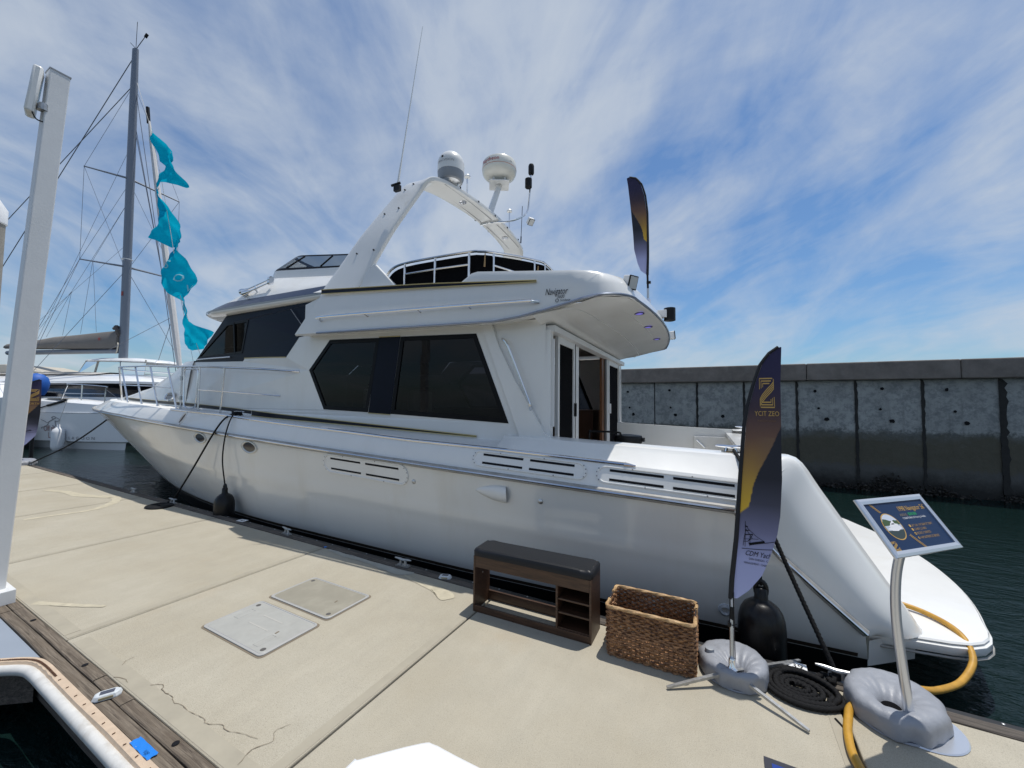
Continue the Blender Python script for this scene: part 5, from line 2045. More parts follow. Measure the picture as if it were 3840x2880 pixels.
# wicker basket
KX, KY = -0.448, 2.925
bask = thing('wicker_basket', 'rectangular brown woven basket without a lid beside the shoe bench', 'basket', (KX, KY, 0), radians(1.6))


def rrect(a_, b_, r_, n=8):
    pts_ = []
    for cx_, cy_, s0 in ((a_ - r_, b_ - r_, 0), (-(a_ - r_), b_ - r_, pi / 2), (-(a_ - r_), -(b_ - r_), pi), (a_ - r_, -(b_ - r_), 1.5 * pi)):
        for k in range(n + 1):
            an = s0 + pi / 2 * k / n
            pts_.append((cx_ + r_ * cos(an), cy_ + r_ * sin(an)))
    return pts_


def resample(pts_, step):
    P_ = [Vector((a_, b_, 0)) for a_, b_ in pts_] + [Vector((pts_[0][0], pts_[0][1], 0))]
    L_ = sum((P_[i + 1] - P_[i]).length for i in range(len(P_) - 1))
    n = int(round(L_ / step / 2)) * 2
    res, i, acc = [], 0, 0.0
    for k in range(n):
        tgt = L_ * k / n
        while acc + (P_[i + 1] - P_[i]).length < tgt:
            acc += (P_[i + 1] - P_[i]).length
            i += 1
        f_ = (tgt - acc) / max((P_[i + 1] - P_[i]).length, 1e-9)
        res.append((P_[i].lerp(P_[i + 1], f_), (P_[i + 1] - P_[i]).normalized()))
    return res


ha, hb, hh_ = 0.272, 0.165, 0.318
nrow = 21
rb = random.Random(3)
mb = MB()
for r_ in range(nrow):
    z0 = 0.008 + (hh_ - 0.016) * r_ / (nrow - 1)
    k = 1 + 0.012 * sin(pi * r_ / nrow)
    ring_ = resample(rrect(ha * k, hb * k, 0.03), 0.0145)
    pts_ = []
    n_ = len(ring_)
    for i, (p_, d_) in enumerate(ring_):
        ph = ((i + 2 * (r_ % 2)) % 4)
        o_ = (0.0055 if ph in (0, 1) else -0.0045) + rb.uniform(-0.0012, 0.0012)
        nn = Vector((d_.y, -d_.x, 0))
        zz_ = z0 + rb.uniform(-0.0016, 0.0016) + 0.002 * sin(i * 0.35 + r_)
        if r_ > nrow - 6 and abs(p_.x) > ha * 0.9 and abs(p_.y) < 0.055 and r_ < nrow - 1:
            zz_ -= 0.030 * (r_ - (nrow - 6)) / 4 * (1 - (abs(p_.y) / 0.055) ** 4)
        pts_.append(p_ + nn * o_ + Vector((0, 0, zz_)))
    rad_ = [0.0076 + rb.uniform(-0.0012, 0.0014) for _ in pts_]
    mb.tube(pts_, rad_, 5, closed=True)
mb.build('weave', WICKER, bask, kind='stuff')
mb = MB()
for i, (p_, d_) in enumerate(resample(rrect(ha, hb, 0.03), 0.0256)):
    mb.tube([p_ + Vector((0, 0, 0.004)), p_ + Vector((0, 0, hh_ - 0.004))], 0.003, 4)
mb.build('stake', WICKER, bask, kind='stuff')
mb = MB()
mb.box((0, 0, 0.008), (2 * ha - 0.02, 2 * hb - 0.02, 0.008))
mb.build('base', WICKER, bask, smooth=False)
mb = MB()
ring_ = resample(rrect(ha + 0.004, hb + 0.004, 0.03), 0.011)
seg_ = []
for i, (p_, d_) in enumerate(ring_):
    gap = abs(p_.x) > ha * 0.93 and abs(p_.y) < 0.055
    if gap:
        if len(seg_) > 2:
            rope_mesh(mb, seg_, 0.0125, 3, 0.03, 12)
        seg_ = []
    else:
        seg_.append(p_ + Vector((0, 0, hh_ + 0.004)))
        if i == len(ring_) - 1:
            rope_mesh(mb, seg_, 0.0125, 3, 0.03, 12)
mb.build('rim', WICKERL, bask)
for sx_ in (-1, 1):
    mb = MB()
    mb.tube([(sx_ * (ha + 0.003), -0.06, hh_ + 0.006), (sx_ * (ha + 0.003), 0.06, hh_ + 0.006)], 0.0045, 8)
    mb.build('handle', P('dark_metal_%d' % (sx_ + 1), (0.08, 0.06, 0.055), 0.4, metal=0.6) if sx_ < 0 else MATS['dark_metal_0'], bask)
    mb = MB()
    for sy_ in (-1, 1):
        mb.tube([(sx_ * (ha + 0.004), sy_ * 0.058, hh_ + 0.008), (sx_ * (ha + 0.005), sy_ * 0.058, hh_ - 0.085)], 0.009, 7)
    mb.build('handle_post', WICKERL, bask, kind='stuff')


# feather flags ---------------------------------------------------------------
def flag_paint(s_, q, side):
    """s_: 0 at the sleeve, 1 at the free edge; q: 0 at the hem, 1 at the tip"""
    stops = [(0.0, (0.42, 0.45, 0.70)), (0.15, (0.38, 0.40, 0.64)), (0.25, (0.19, 0.19, 0.31)), (0.36, (0.055, 0.056, 0.085)), (0.46, (0.012, 0.013, 0.022)), (1.0, (0.010, 0.011, 0.020))]
    low = [interp(q, [a_ for a_, _ in stops], [c_[k] for _, c_ in stops]) for k in range(3)]
    stops2 = [(0.0, (0.72, 0.45, 0.03)), (0.34, (0.70, 0.43, 0.03)), (0.50, (0.36, 0.20, 0.045)), (0.62, (0.17, 0.085, 0.05)), (0.74, (0.052, 0.028, 0.040)), (0.86, (0.020, 0.014, 0.055)), (1.0, (0.016, 0.012, 0.060))]
    up_ = [interp(q, [a_ for a_, _ in stops2], [c_[k] for _, c_ in stops2]) for k in range(3)]
    edge_ = interp(s_, [0.0, 0.22, 0.30, 0.42, 0.62, 0.80, 0.90, 1.0], [0.315, 0.345, 0.43, 0.485, 0.545, 0.60, 0.635, 0.665])
    k = min(max((q - edge_) / 0.006, 0), 1)
    c_ = [lerp(low[j], up_[j], k) for j in range(3)]
    if k > 0.5 and q < 0.62:                       # brighter gold by the sleeve, browner outwards
        w = min(max((s_ - 0.25) / 0.5, 0), 1) * min(max((q - 0.38) / 0.1, 0), 1)
        c_ = [lerp(c_[j], (0.20, 0.115, 0.06)[j], w * 0.75) for j in range(3)]
    if s_ < -0.5:
        c_ = [0.006, 0.006, 0.008]
    return c_


def feather_flag(root, left, right, sleeve, org, ex, wave, toward, mirror=False, nu=34, nv=150, lean=0.0):
    """left/right: outline (x, z) of sleeve side and free side from hem to tip; ex: the cloth's horizontal direction"""
    ex = Vector(ex).normalized()
    tw = Vector(toward).normalized()
    z0, z1 = min(left[0][1], right[-1][1] if False else right[0][1]), left[-1][1]
    zl = [p_[1] for p_ in left]
    xl = [p_[0] for p_ in left]
    zr = [p_[1] for p_ in right]
    xr = [p_[0] for p_ in right]

    def row_pts(q):
        # parametrise both edges by height, the hem runs slanting up to the free edge
        zl_ = lerp(zl[0], zl[-1], q)
        zr_ = lerp(zr[0], zr[-1], q)
        return (interp(zl_, zl, xl), zl_), (interp(zr_, zr, xr), zr_)

    def surf(s_, q):
        (xa, za), (xb, zb_) = row_pts(q)
        x_, z_ = lerp(xa, xb, s_), lerp(za, zb_, s_)
        o_ = wave * s_ * (sin(q * 9 + s_ * 2.0) + 0.5 * sin(q * 21 + s_ * 5)) * (0.3 + 0.7 * (1 - q))
        return Vector(org) + ex * x_ + Vector((0, lean * z_, z_)) + tw * o_

    mb_ = MB()
    rows_ = [[surf(i / nu, j / nv) for i in range(nu + 1)] for j in range(nv + 1)]
    mb_.grid(rows_)
    o = mb_.build('cloth', FLAGM, root, angle=80, recalc=False)
    at = o.data.color_attributes.new('print', 'FLOAT_COLOR', 'POINT')
    k = 0
    for j in range(nv + 1):
        for i in range(nu + 1):
            z_ = rows_[j][i].z - Vector(org).z
            q_ = (z_ - zl[0]) / (zl[-1] - zl[0])
            c_ = flag_paint(i / nu, q_, 1)
            at.data[k].color = (c_[0], c_[1], c_[2], 1)
            k += 1
    mb_ = MB()
    sl = [Vector(org) + ex * (interp(z_, zl, xl) - sleeve * 0.5) + Vector((0, lean * z_, z_)) for z_ in [lerp(zl[0] - 0.01, zl[-1], j / 40) for j in range(41)]]
    mb_.tube(sl, [sleeve * 0.62 * (1 - 0.35 * (j / 40)) for j in range(41)], 8)
    mb_.build('sleeve', P('flag_sleeve_black', (0.006, 0.006, 0.008), 0.6) if 'flag_sleeve_black' not in MATS else MATS['flag_sleeve_black'], root)

    def at_xz(x_, z_, lift=0.003):
        # nearest surface point for print laid on the cloth
        q = (z_ - zl[0]) / (zl[-1] - zl[0])
        for _ in range(6):
            (xa, za), (xb, zb_) = row_pts(min(max(q, 0), 1))
            s_ = min(max((x_ - xa) / max(xb - xa, 1e-4), -0.2), 1.0)
            q += (z_ - lerp(za, zb_, s_)) / (zl[-1] - zl[0])
        p_ = surf(s_, min(max(q, 0), 1))
        return p_ + tw * lift
    return at_xz


def z_logo(root, at_, x0, x1, z0, z1, mat, n=4, mir=False):
    """the striped Z: fine parallel bars bent into the figure"""
    mb_ = MB()

    def strip(pts_, w):
        pts_ = [Vector((a_, b_, 0)) for a_, b_ in pts_]
        fine = []
        for i in range(len(pts_) - 1):
            for k in range(6):
                fine.append(pts_[i].lerp(pts_[i + 1], k / 6))
        fine.append(pts_[-1])
        ra, rb_ = [], []
        for i, p_ in enumerate(fine):
            d = (fine[min(i + 1, len(fine) - 1)] - fine[max(i - 1, 0)]).normalized()
            s_ = Vector((-d.y, d.x, 0)) * w / 2
            for lst, q in ((ra, p_ - s_), (rb_, p_ + s_)):
                fx = lerp(x0, x1, q.x if not mir else 1 - q.x)
                lst.append(at_(fx, lerp(z0, z1, q.y)))
        mb_.grid([ra, rb_])
    for k in range(3):
        o = k * 0.085
        strip([(0.02 + o * 1.3, 0.62 + o * 0.4), (0.02 + o * 1.3, 0.985 - o), (0.90 - o * 1.2, 0.985 - o)], 0.042)
        strip([(0.98 - o * 1.3, 0.36 - o * 0.4), (0.98 - o * 1.3, 0.015 + o), (0.06 + o * 0.5, 0.015 + o)], 0.042)
    for k in range(n):
        o = k * 0.075
        strip([(0.80 + 0.17, 0.97 - o * 0.9), (0.96, 0.86 - o), (0.78, 0.75 - o), (0.48, 0.60 - o), (0.18, 0.42 - o), (0.04, 0.30 - o * 0.9), (0.02, 0.18 - o * 0.6)], 0.04)
    return mb_.build('emblem', mat, root, smooth=False, recalc=False)


def boat_sketch(root, at_, x0, x1, z0, z1, mat):
    mb_ = MB()

    def line(pts_, w=0.014):
        pts_ = [Vector((a_, b_, 0)) for a_, b_ in pts_]
        ra, rb_ = [], []
        fine = []
        for i in range(len(pts_) - 1):
            for k in range(5):
                fine.append(pts_[i].lerp(pts_[i + 1], k / 5))
        fine.append(pts_[-1])
        for i, p_ in enumerate(fine):
            d = (fine[min(i + 1, len(fine) - 1)] - fine[max(i - 1, 0)]).normalized()
            s_ = Vector((-d.y, d.x, 0)) * w / 2
            for lst, q in ((ra, p_ - s_), (rb_, p_ + s_)):
                lst.append(at_(lerp(x0, x1, q.x), lerp(z0, z1, q.y)))
        mb_.grid([ra, rb_])
    line([(0.0, 0.02), (0.35, 0.05), (0.7, 0.09), (1.0, 0.13)], 0.02)
    line([(0.2, 0.24), (0.5, 0.27), (0.75, 0.33), (1.0, 0.40)], 0.02)
    line([(0.22, 0.20), (0.45, 0.28), (0.68, 0.35)], 0.085)
    line([(0.10, 0.10), (0.13, 1.0)])
    line([(0.04, 0.12), (0.08, 0.4), (0.14, 0.72)])
    line([(0.13, 0.86), (0.22, 0.72), (0.45, 0.50), (0.68, 0.36)])
    line([(0.06, 0.36), (0.32, 0.40), (0.50, 0.42)])
    line([(0.10, 0.52), (0.34, 0.56)], 0.03)
    line([(0.12, 0.66), (0.26, 0.70)], 0.025)
    line([(0.12, 0.80), (0.20, 0.82)], 0.03)
    line([(0.14, 0.72), (0.32, 0.42), (0.16, 0.28)])
    line([(0.34, 0.56), (0.20, 0.30), (0.06, 0.26)])
    line([(0.24, 0.14), (0.26, 0.52)])
    return mb_.build('boat_drawing', mat, root, smooth=False, recalc=False)


# the near flag by the stern
ff = thing('feather_flag', 'tall navy and gold feather flag standing on the dock between basket and rope coil', 'flag', (0.032, 2.83, 0), 0.0, 'feather flags with the gold Z')
left = [(0.012, 0.488), (0.020, 0.60), (0.049, 0.848), (0.079, 1.242), (0.108, 1.569), (0.131, 1.705), (0.169, 1.852), (0.212, 1.984), (0.268, 2.062), (0.318, 2.098)]
right = [(0.036, 0.489), (0.102, 0.551), (0.171, 0.646), (0.217, 0.756), (0.261, 0.897), (0.280, 1.008), (0.297, 1.235), (0.301, 1.469), (0.311, 1.850), (0.325, 2.095)]
LEAN = 0.17
at0 = feather_flag(ff, left, right, 0.024, (0, 0, 0), (1, 0, 0), 0.007, (0, -1, 0), lean=LEAN)
at_ = at0
z_logo(ff, at_, 0.190, 0.274, 1.686, 1.886, GOLDP)


def flat(at, x0, z0):
    return lambda x, y: at(x0 + x, z0 + y)


text_on('lettering', 'YCIT ZEO', GOLDP, ff, flat(at_, 0.228, 1.632), 0.046, width=0.68)
text_on('lettering', 'POSITION AIDING', P('dull_gold_print', (0.22, 0.115, 0.06), 0.6), ff, flat(at_, 0.226, 1.594), 0.017, width=0.74)
boat_sketch(ff, at_, 0.066, 0.250, 0.785, 0.955, INK)
text_on('lettering', 'CDM Yachts', INK, ff, flat(at_, 0.162, 0.752), 0.042, 0.45, width=0.74)
text_on('lettering', 'SAN DIEGO, CA', INK, ff, flat(at_, 0.160, 0.728), 0.017, width=0.95)
text_on('lettering', 'MANAGEMENT • CHARTER', INK, ff, flat(at_, 0.148, 0.702), 0.0165, width=0.72)
mb = MB()
mb.tube([(0.0, 0.01, 0.10), (0.001, 0.05, 0.31), (0.004, 0.075, 0.44)], [0.0125, 0.0125, 0.0115], 10)
mb.build('pole', ALU, ff)
mb = MB()
mb.tube([(0.001, 0.048, 0.285), (0.004, 0.078, 0.46), (0.006, 0.088, 0.52)], [0.0135, 0.013, 0.013], 10)
mb.build('pole_upper', BLACKP, ff)
mb = MB()
mb.box((0.0040, 0.067, 0.462), (0.010, 0.003, 0.05), Matrix.Rotation(-0.168, 3, 'X'))
mb.build('pole_label', WHITEP, ff, smooth=False)
mb = MB()
mb.lathe([(0.03, 0.085), (0.032, 0.10), (0.022, 0.115), (0.020, 0.15), (0.016, 0.16)], 14, (0, 0, 0))
mb.build('spigot', CHROME, ff)
mb = MB()
for q in ([(0.015, 0.062, 0.44), (0.016, 0.035, 0.30), (0.018, 0.008, 0.12)], [(-0.02, 0.045, 0.345), (0.005, 0.040, 0.335), (0.03, 0.048, 0.345)]):
    mb.tube(smooth_pts(q, 4), 0.0025, 5)
mb.box((-0.012, 0.052, 0.335), (0.016, 0.03, 0.025))
mb.build('strap', BLACKP, ff)
for ex_, ey_ in ((-0.345, -0.235), (0.345, -0.215), (0.40, 0.46), (-0.33, 0.35)):
    mb = MB()
    d = Vector((ex_, ey_, 0))
    s_ = Vector((-d.y, d.x, 0)).normalized()
    a0 = d.normalized() * 0.03 + Vector((0, 0, 0.075))
    b0 = d + Vector((0, 0, 0.014))
    mid = d * 0.55 + Vector((0, 0, 0.045))
    rows = []
    for p_, w_, h_ in ((a0, 0.011, 0.008), (mid, 0.010, 0.0075), (b0, 0.008, 0.006)):
        rows.append([p_ - s_ * w_ - Vector((0, 0, h_)), p_ + s_ * w_ - Vector((0, 0, h_)), p_ + s_ * w_ + Vector((0, 0, h_)), p_ - s_ * w_ + Vector((0, 0, h_))])
    mb.grid(rows, close_u=True)
    mb.poly(rows[0])
    mb.poly(rows[-1])
    mb.build('foot', GALV, ff, smooth=False)

# the one flying from the yacht's flybridge (seen from behind, so the print is reversed)
yf = thing('feather_flag', 'navy and gold feather flag fixed upright to the yacht\'s flybridge stern', 'flag', (-0.809, 5.13, 3.0), 0.0, 'feather flags with the gold Z')
lf = [(-0.017, 0.343), (-0.010, 0.579), (-0.009, 0.717), (-0.013, 1.143), (-0.038, 1.369), (-0.080, 1.524), (-0.15, 1.625), (-0.20, 1.655), (-0.235, 1.662)]
rt = [(-0.024, 0.345), (-0.086, 0.398), (-0.125, 0.501), (-0.167, 0.693), (-0.180, 0.906), (-0.206, 1.211), (-0.242, 1.554), (-0.258, 1.655)]
at2 = feather_flag(yf, lf, rt, -0.026, (0, 0, 0), (1, 0, 0), 0.008, (0.2, -1, 0), nu=24, nv=110)
z_logo(yf, at2, -0.195, -0.11, 1.23, 1.48, P('faded_gold_print', (0.16, 0.13, 0.12), 0.7), 4, True)
boat_sketch(yf, at2, -0.03, -0.14, 0.54, 0.68, INK)
mb = MB()
mb.tube([(0.0, 0, -0.02), (0.0, 0, 0.16)], 0.015, 8)
mb.build('pole', ALU, yf)
mb = MB()
mb.tube([(0.0, 0, 0.15), (-0.005, 0, 0.36)], 0.013, 8)
mb.box((0.010, 0, 0.235), (0.05, 0.03, 0.03))
mb.build('pole_upper', BLACKP, yf)
mb = MB()
mb.lathe([(0.035, -0.03), (0.035, 0.01), (0.022, 0.03)], 12)
mb.build('spigot', CHROME, yf)

# the far one at the end of the dock
df = thing('feather_flag', 'small distant navy and gold feather flag at the far end of the dock', 'flag', (-15.90, 3.0, 0), 0.0, 'feather flags with the gold Z')
ll = [(-0.02, 0.36), (-0.025, 0.79), (-0.035, 1.46), (-0.01, 1.80), (0.07, 2.01), (0.15, 2.12), (0.24, 2.18)]
rl = [(0.0, 0.362), (0.11, 0.51), (0.22, 0.71), (0.24, 0.89), (0.26, 1.28), (0.26, 1.69), (0.25, 2.17)]
kx = 1.3
ll = [(a_ * kx, b_) for a_, b_ in ll]
rl = [(a_ * kx, b_) for a_, b_ in rl]
dirn = Vector((0.197, 0.980, 0))
at3 = feather_flag(df, ll, rl, 0.035, (0, 0, 0), dirn, 0.012, (0.98, -0.19, 0), nu=24, nv=110)
z_logo(df, at3, 0.10, 0.30, 1.62, 1.92, GOLDP)
text_on('lettering', 'NORTH', GOLDP, df, flat(at3, 0.20, 1.52), 0.08, width=0.8)
boat_sketch(df, at3, 0.02, 0.30, 0.78, 1.0, INK)
mb = MB()
mb.tube([(0, 0, 0.1), (0, 0, 0.45)], 0.016, 8)
mb.build('pole', BLACKP, df)
for ex_, ey_ in ((0.35, 0.1), (-0.1, 0.33), (-0.3, -0.1), (0.1, -0.3)):
    mb = MB()
    mb.tube([(0, 0, 0.10), (ex_, ey_, 0.015)], 0.013, 6)
    mb.build('foot', GALV, df)


# water-filled weight bags
def weight_bag(loc, rx, ry, hgt, rot, label, hole=(0.0, 0.0), seed=1, hr=0.24):
    b_ = thing('weight_bag', label, 'weight bag', loc, rot, 'grey water weight bags')
    rr = random.Random(seed)
    m_ = MB()
    rows_ = []
    na_, nr_ = 72, 22
    ph1, ph2 = rr.uniform(0, 6), rr.uniform(0, 6)
    for j in range(nr_ + 1):
        t_ = j / nr_
        an = pi * t_                                 # from the inner rim over the top to the outer rim
        row_ = []
        for i in range(na_):
            th = 2 * pi * i / na_
            rad_ = lerp(hr, 1.0, 0.5 - 0.5 * cos(an))
            z_ = hgt * sin(an) ** 0.55 * (0.80 + 0.20 * t_)
            edge_ = t_ ** 6
            puck = 0.030 * edge_ * sin(th * 9 + ph1) + 0.018 * edge_ * sin(th * 14 + ph2)
            crease = 0.06 * max(0, sin(th * 3 + ph2)) ** 10 * sin(an) * (1 - t_)
            z_ *= (1 + 0.07 * sin(th + ph1) + 0.035 * sin(th * 2 + ph2) - crease)
            z_ += hgt * (0.035 * sin(th * 13 + ph1 + 2 * sin(th * 2)) * (1 - t_) ** 0.7 * sin(an) + 0.03 * sin(th * 23 + ph2) * t_ ** 3 * sin(an))
            x_ = hole[0] * (1 - t_) + cos(th) * rx * rad_ * (1 + puck)
            y_ = hole[1] * (1 - t_) + sin(th) * ry * rad_ * (1 + puck)
            row_.append((x_, y_, 0.012 + z_ + 0.006 * edge_ * sin(th * 11 + ph1)))
        rows_.append(row_)
    m_.grid(rows_, close_u=True)
    m_.poly(rows_[-1])
    m_.build('body', BAGM, b_, angle=80)
    m_ = MB()
    m_.lathe([(1.0, 0.0), (1.01, 0.004), (0.99, 0.010)], 48, (0, 0, 0.002), Matrix(((rx * 0.99, 0, 0), (0, ry * 0.99, 0), (0, 0, 1))))
    m_.build('welded_seam', BAGM, b_)
    m_ = MB()
    m_.lathe([(hr * 0.96, 0.0), (hr * 0.94, hgt * 0.55), (0.001, hgt * 0.56)], 28, (hole[0], hole[1], 0.004), Matrix(((rx, 0, 0), (0, ry, 0), (0, 0, 1))))
    m_.build('centre_hole', CANVAS, b_)
    return b_


wb = weight_bag((0.035, 2.985, 0), 0.198, 0.222, 0.115, 0.2, 'grey water weight bag holding down the near feather flag', (0.0, -0.145), 4, 0.20)
mb = MB()
mb.lathe([(0.028, 0.0), (0.027, 0.022), (0.022, 0.024)], 16, (-0.135, -0.02, 0.105))
mb.build('filler_cap', DOMEG, wb)
weight_bag((0.83, 3.045, 0), 0.215, 0.285, 0.118, -0.32, 'large grey water weight bag round the foot of the sign stand', (-0.005, -0.115), 9, 0.22)
fb = weight_bag((-15.86, 3.0, 0), 0.42, 0.33, 0.12, 0.1, 'pale grey weight bag at the foot of the distant flag', (0, 0), 2)

# sign stand
SC = Vector((0.844, 2.806, 1.095))
sa, st_ = radians(45.86), radians(54.21)
e1 = Vector((cos(sa), sin(sa), 0))
nh = Vector((sin(sa), -cos(sa), 0))
e2 = -nh * cos(st_) + Vector((0, 0, sin(st_)))
en = e1.cross(e2).normalized()
sign = thing('sign_stand', 'silver framed sale sign on a curved pole with navy poster and boat photo', 'sign', (0.84, 2.87, 0))
so = Vector((0.84, 2.87, 0))
sw_, sh_ = 0.524, 0.293


def sp_(x, y, o=0.0):
    return SC - so + e1 * x + e2 * y + en * o


mb = MB()
fwid = 0.030
ou = [(-sw_ / 2, -sh_ / 2), (sw_ / 2, -sh_ / 2), (sw_ / 2, sh_ / 2), (-sw_ / 2, sh_ / 2)]
inn_ = [(x * (1 - 2 * fwid / sw_), y * (1 - 2 * fwid / sh_)) for x, y in ou]
mid_ = [((a_[0] + b_[0]) / 2, (a_[1] + b_[1]) / 2) for a_, b_ in zip(ou, inn_)]
mb.grid([[sp_(x, y, -0.008) for x, y in ou], [sp_(x, y, 0.0) for x, y in ou], [sp_(x * 0.99, y * 0.985, 0.006) for x, y in ou], [sp_(x, y, 0.010) for x, y in mid_], [sp_(x, y, 0.006) for x, y in inn_], [sp_(x, y, -0.001) for x, y in inn_]], close_u=True)
mb.poly([sp_(x, y, -0.008) for x, y in ou])
mb.build('frame', SATIN, sign, angle=20)
mb = MB()
mb.poly([sp_(x, y, 0.0) for x, y in inn_])
mb.build('poster', NAVYSIGN, sign, smooth=False)


def sp_text(txt, x, y, size, mat, width=1.0, align='LEFT'):
    text_on('lettering', txt, mat, sign, lambda a_, b_: sp_(x + a_, y + b_, 0.0012), size, 0, align, width)


sp_text("1998 Navigator 56'", 0.223, 0.066, 0.036, GOLDP, 0.80, 'RIGHT')
sp_text('ASKING:', -0.014, 0.040, 0.019, P('tan_print', (0.26, 0.20, 0.13), 0.5), 0.85)
sp_text('$290,000', 0.053, 0.040, 0.021, GREENP, 0.85)
sp_text('*CONDITIONAL 5% Financing Available', -0.012, 0.024, 0.0140, WHITEPRINT, 0.80)
for i, (yy, tx) in enumerate(((-0.016, "56'7\" LOA | 15'0\" BEAM 5'0\" DRAFT"), (-0.035, '2 CABIN | 2.5 HEAD'), (-0.055, 'RECENTLY SURVEYED'), (-0.077, '4 APPOINTMENTS BY BROKER'))):
    sp_text(tx, 0.012, yy, 0.0165, P('amber_print', (0.40, 0.24, 0.075), 0.5) if i == 0 else MATS['amber_print'], 0.68)
    mb = MB()
    mb.lathe([(0.0070, 0.0), (0.0068, 0.0006), (0.0036, 0.0006)], 12 if i != 3 else 4, sp_(0.000, yy + 0.0055, 0.0008), Matrix((e1, e2, en)).transposed(), caps=(i < 2))
    mb.build('bullet', GOLDP, sign)
mb = MB()
for k, (cx_, cy_, a0_) in enumerate(((-0.150, 0.085, 0), (0.015, -0.085, 1))):
    pass
for x0_, y0_, x1_, y1_ in ((-0.186, 0.116, -0.149, 0.068), (-0.174, 0.116, -0.137, 0.068), (-0.054, -0.053, -0.004, -0.116), (-0.045, -0.049, 0.008, -0.116)):
    d = Vector((x1_ - x0_, y1_ - y0_)).normalized()
    s_ = Vector((-d.y, d.x)) * 0.0013
    mb.poly([sp_(x0_ - s_.x, y0_ - s_.y, .001), sp_(x1_ - s_.x, y1_ - s_.y, .001), sp_(x1_ + s_.x, y1_ + s_.y, .001), sp_(x0_ + s_.x, y0_ + s_.y, .001)])
mb.build('gold_rule', WHITEPRINT if False else GOLDP, sign, smooth=False, recalc=False)
mb = MB()
for x0_, y0_, x1_, y1_ in ((-0.180, 0.116, -0.143, 0.068), (-0.0495, -0.051, 0.002, -0.116)):
    d = Vector((x1_ - x0_, y1_ - y0_)).normalized()
    s_ = Vector((-d.y, d.x)) * 0.0032
    mb.poly([sp_(x0_ - s_.x, y0_ - s_.y, .0008), sp_(x1_ - s_.x, y1_ - s_.y, .0008), sp_(x1_ + s_.x, y1_ + s_.y, .0008), sp_(x0_ + s_.x, y0_ + s_.y, .0008)])
mb.build('brown_rule', BROWNP, sign, smooth=False, recalc=False)
PCX, PCY, PRX, PRY = -0.122, -0.004, 0.062, 0.062


def pic(nm, pts_, mat, o):
    m_ = MB()
    m_.poly([sp_(PCX + a_ * PRX, PCY + b_ * PRY, o) for a_, b_ in pts_])
    return m_.build(nm, mat, sign, smooth=False, recalc=False)


circ = [(cos(2 * pi * k / 40), sin(2 * pi * k / 40)) for k in range(40)]
pic('photo_rim', [(a_ * 1.08, b_ * 1.08) for a_, b_ in circ], GOLDP, 0.0007)
pic('photo_water', circ, WATERP, 0.0010)
pic('photo_sky', [c_ for c_ in circ if c_[1] > 0.42], P('photo_sky_print', (0.55, 0.60, 0.70), 0.5), 0.0013)
pic('photo_hill', [(-0.95, 0.1), (-0.2, 0.12), (0.95, 0.1), (0.93, 0.36), (0.55, 0.50), (0.1, 0.42), (-0.35, 0.60), (-0.7, 0.66), (-0.92, 0.40)], HILLG, 0.0015)
pic('photo_sea', [(-0.99, 0.1), (0.99, 0.1), (0.95, -0.3), (-0.95, -0.3)], PALEGREY, 0.0016)
pic('photo_wake', [(-0.85, -0.15), (-0.3, 0.0), (0.75, 0.0), (0.85, -0.20), (0.2, -0.38), (-0.4, -0.32)], WHITEPRINT, 0.0018)
pic('photo_boat', [(-0.55, 0.02), (-0.25, 0.16), (-0.12, 0.30), (0.05, 0.34), (0.12, 0.46), (0.3, 0.46), (0.36, 0.22), (0.66, 0.16), (0.6, -0.04), (-0.3, -0.06)], WHITEPRINT, 0.0020)
pic('photo_window', [(-0.1, 0.16), (0.28, 0.16), (0.26, 0.24), (-0.02, 0.24)], INK, 0.0022)
z_logo(sign, lambda x, y: sp_(x, y, 0.0012), -0.231, -0.187, -0.116, -0.072, GOLDP)
mb = MB()
pole = smooth_pts([(0.845, 2.87, 0.02), (0.838, 2.865, 0.12), (0.815, 2.86, 0.364), (0.800, 2.86, 0.579), (0.800, 2.855, 0.747), (0.812, 2.845, 0.882), (0.838, 2.822, 1.02), (0.848, 2.815, 1.07)], 5)
rows = []
for i, p_ in enumerate(pole):
    d = (pole[min(i + 1, len(pole) - 1)] - pole[max(i - 1, 0)]).normalized()
    x_ = (e1 - d * e1.dot(d)).normalized()
    y_ = d.cross(x_).normalized()
    row = []
    for k in range(16):
        a_ = 2 * pi * k / 16
        row.append(p_ - so + x_ * (math.copysign(abs(cos(a_)) ** 0.6, cos(a_)) * 0.026) + y_ * (math.copysign(abs(sin(a_)) ** 0.6, sin(a_)) * 0.016))
    rows.append(row)
mb.grid(rows, close_u=True)
mb.build('pole', SATIN, sign, angle=50)
mb = MB()
mb.lathe([(0.20, 0.0), (0.205, 0.004), (0.20, 0.009), (0.001, 0.010)], 36, Vector((0.885, 2.975, 0.0)) - so)
mb.build('base_plate', SATIN, sign)

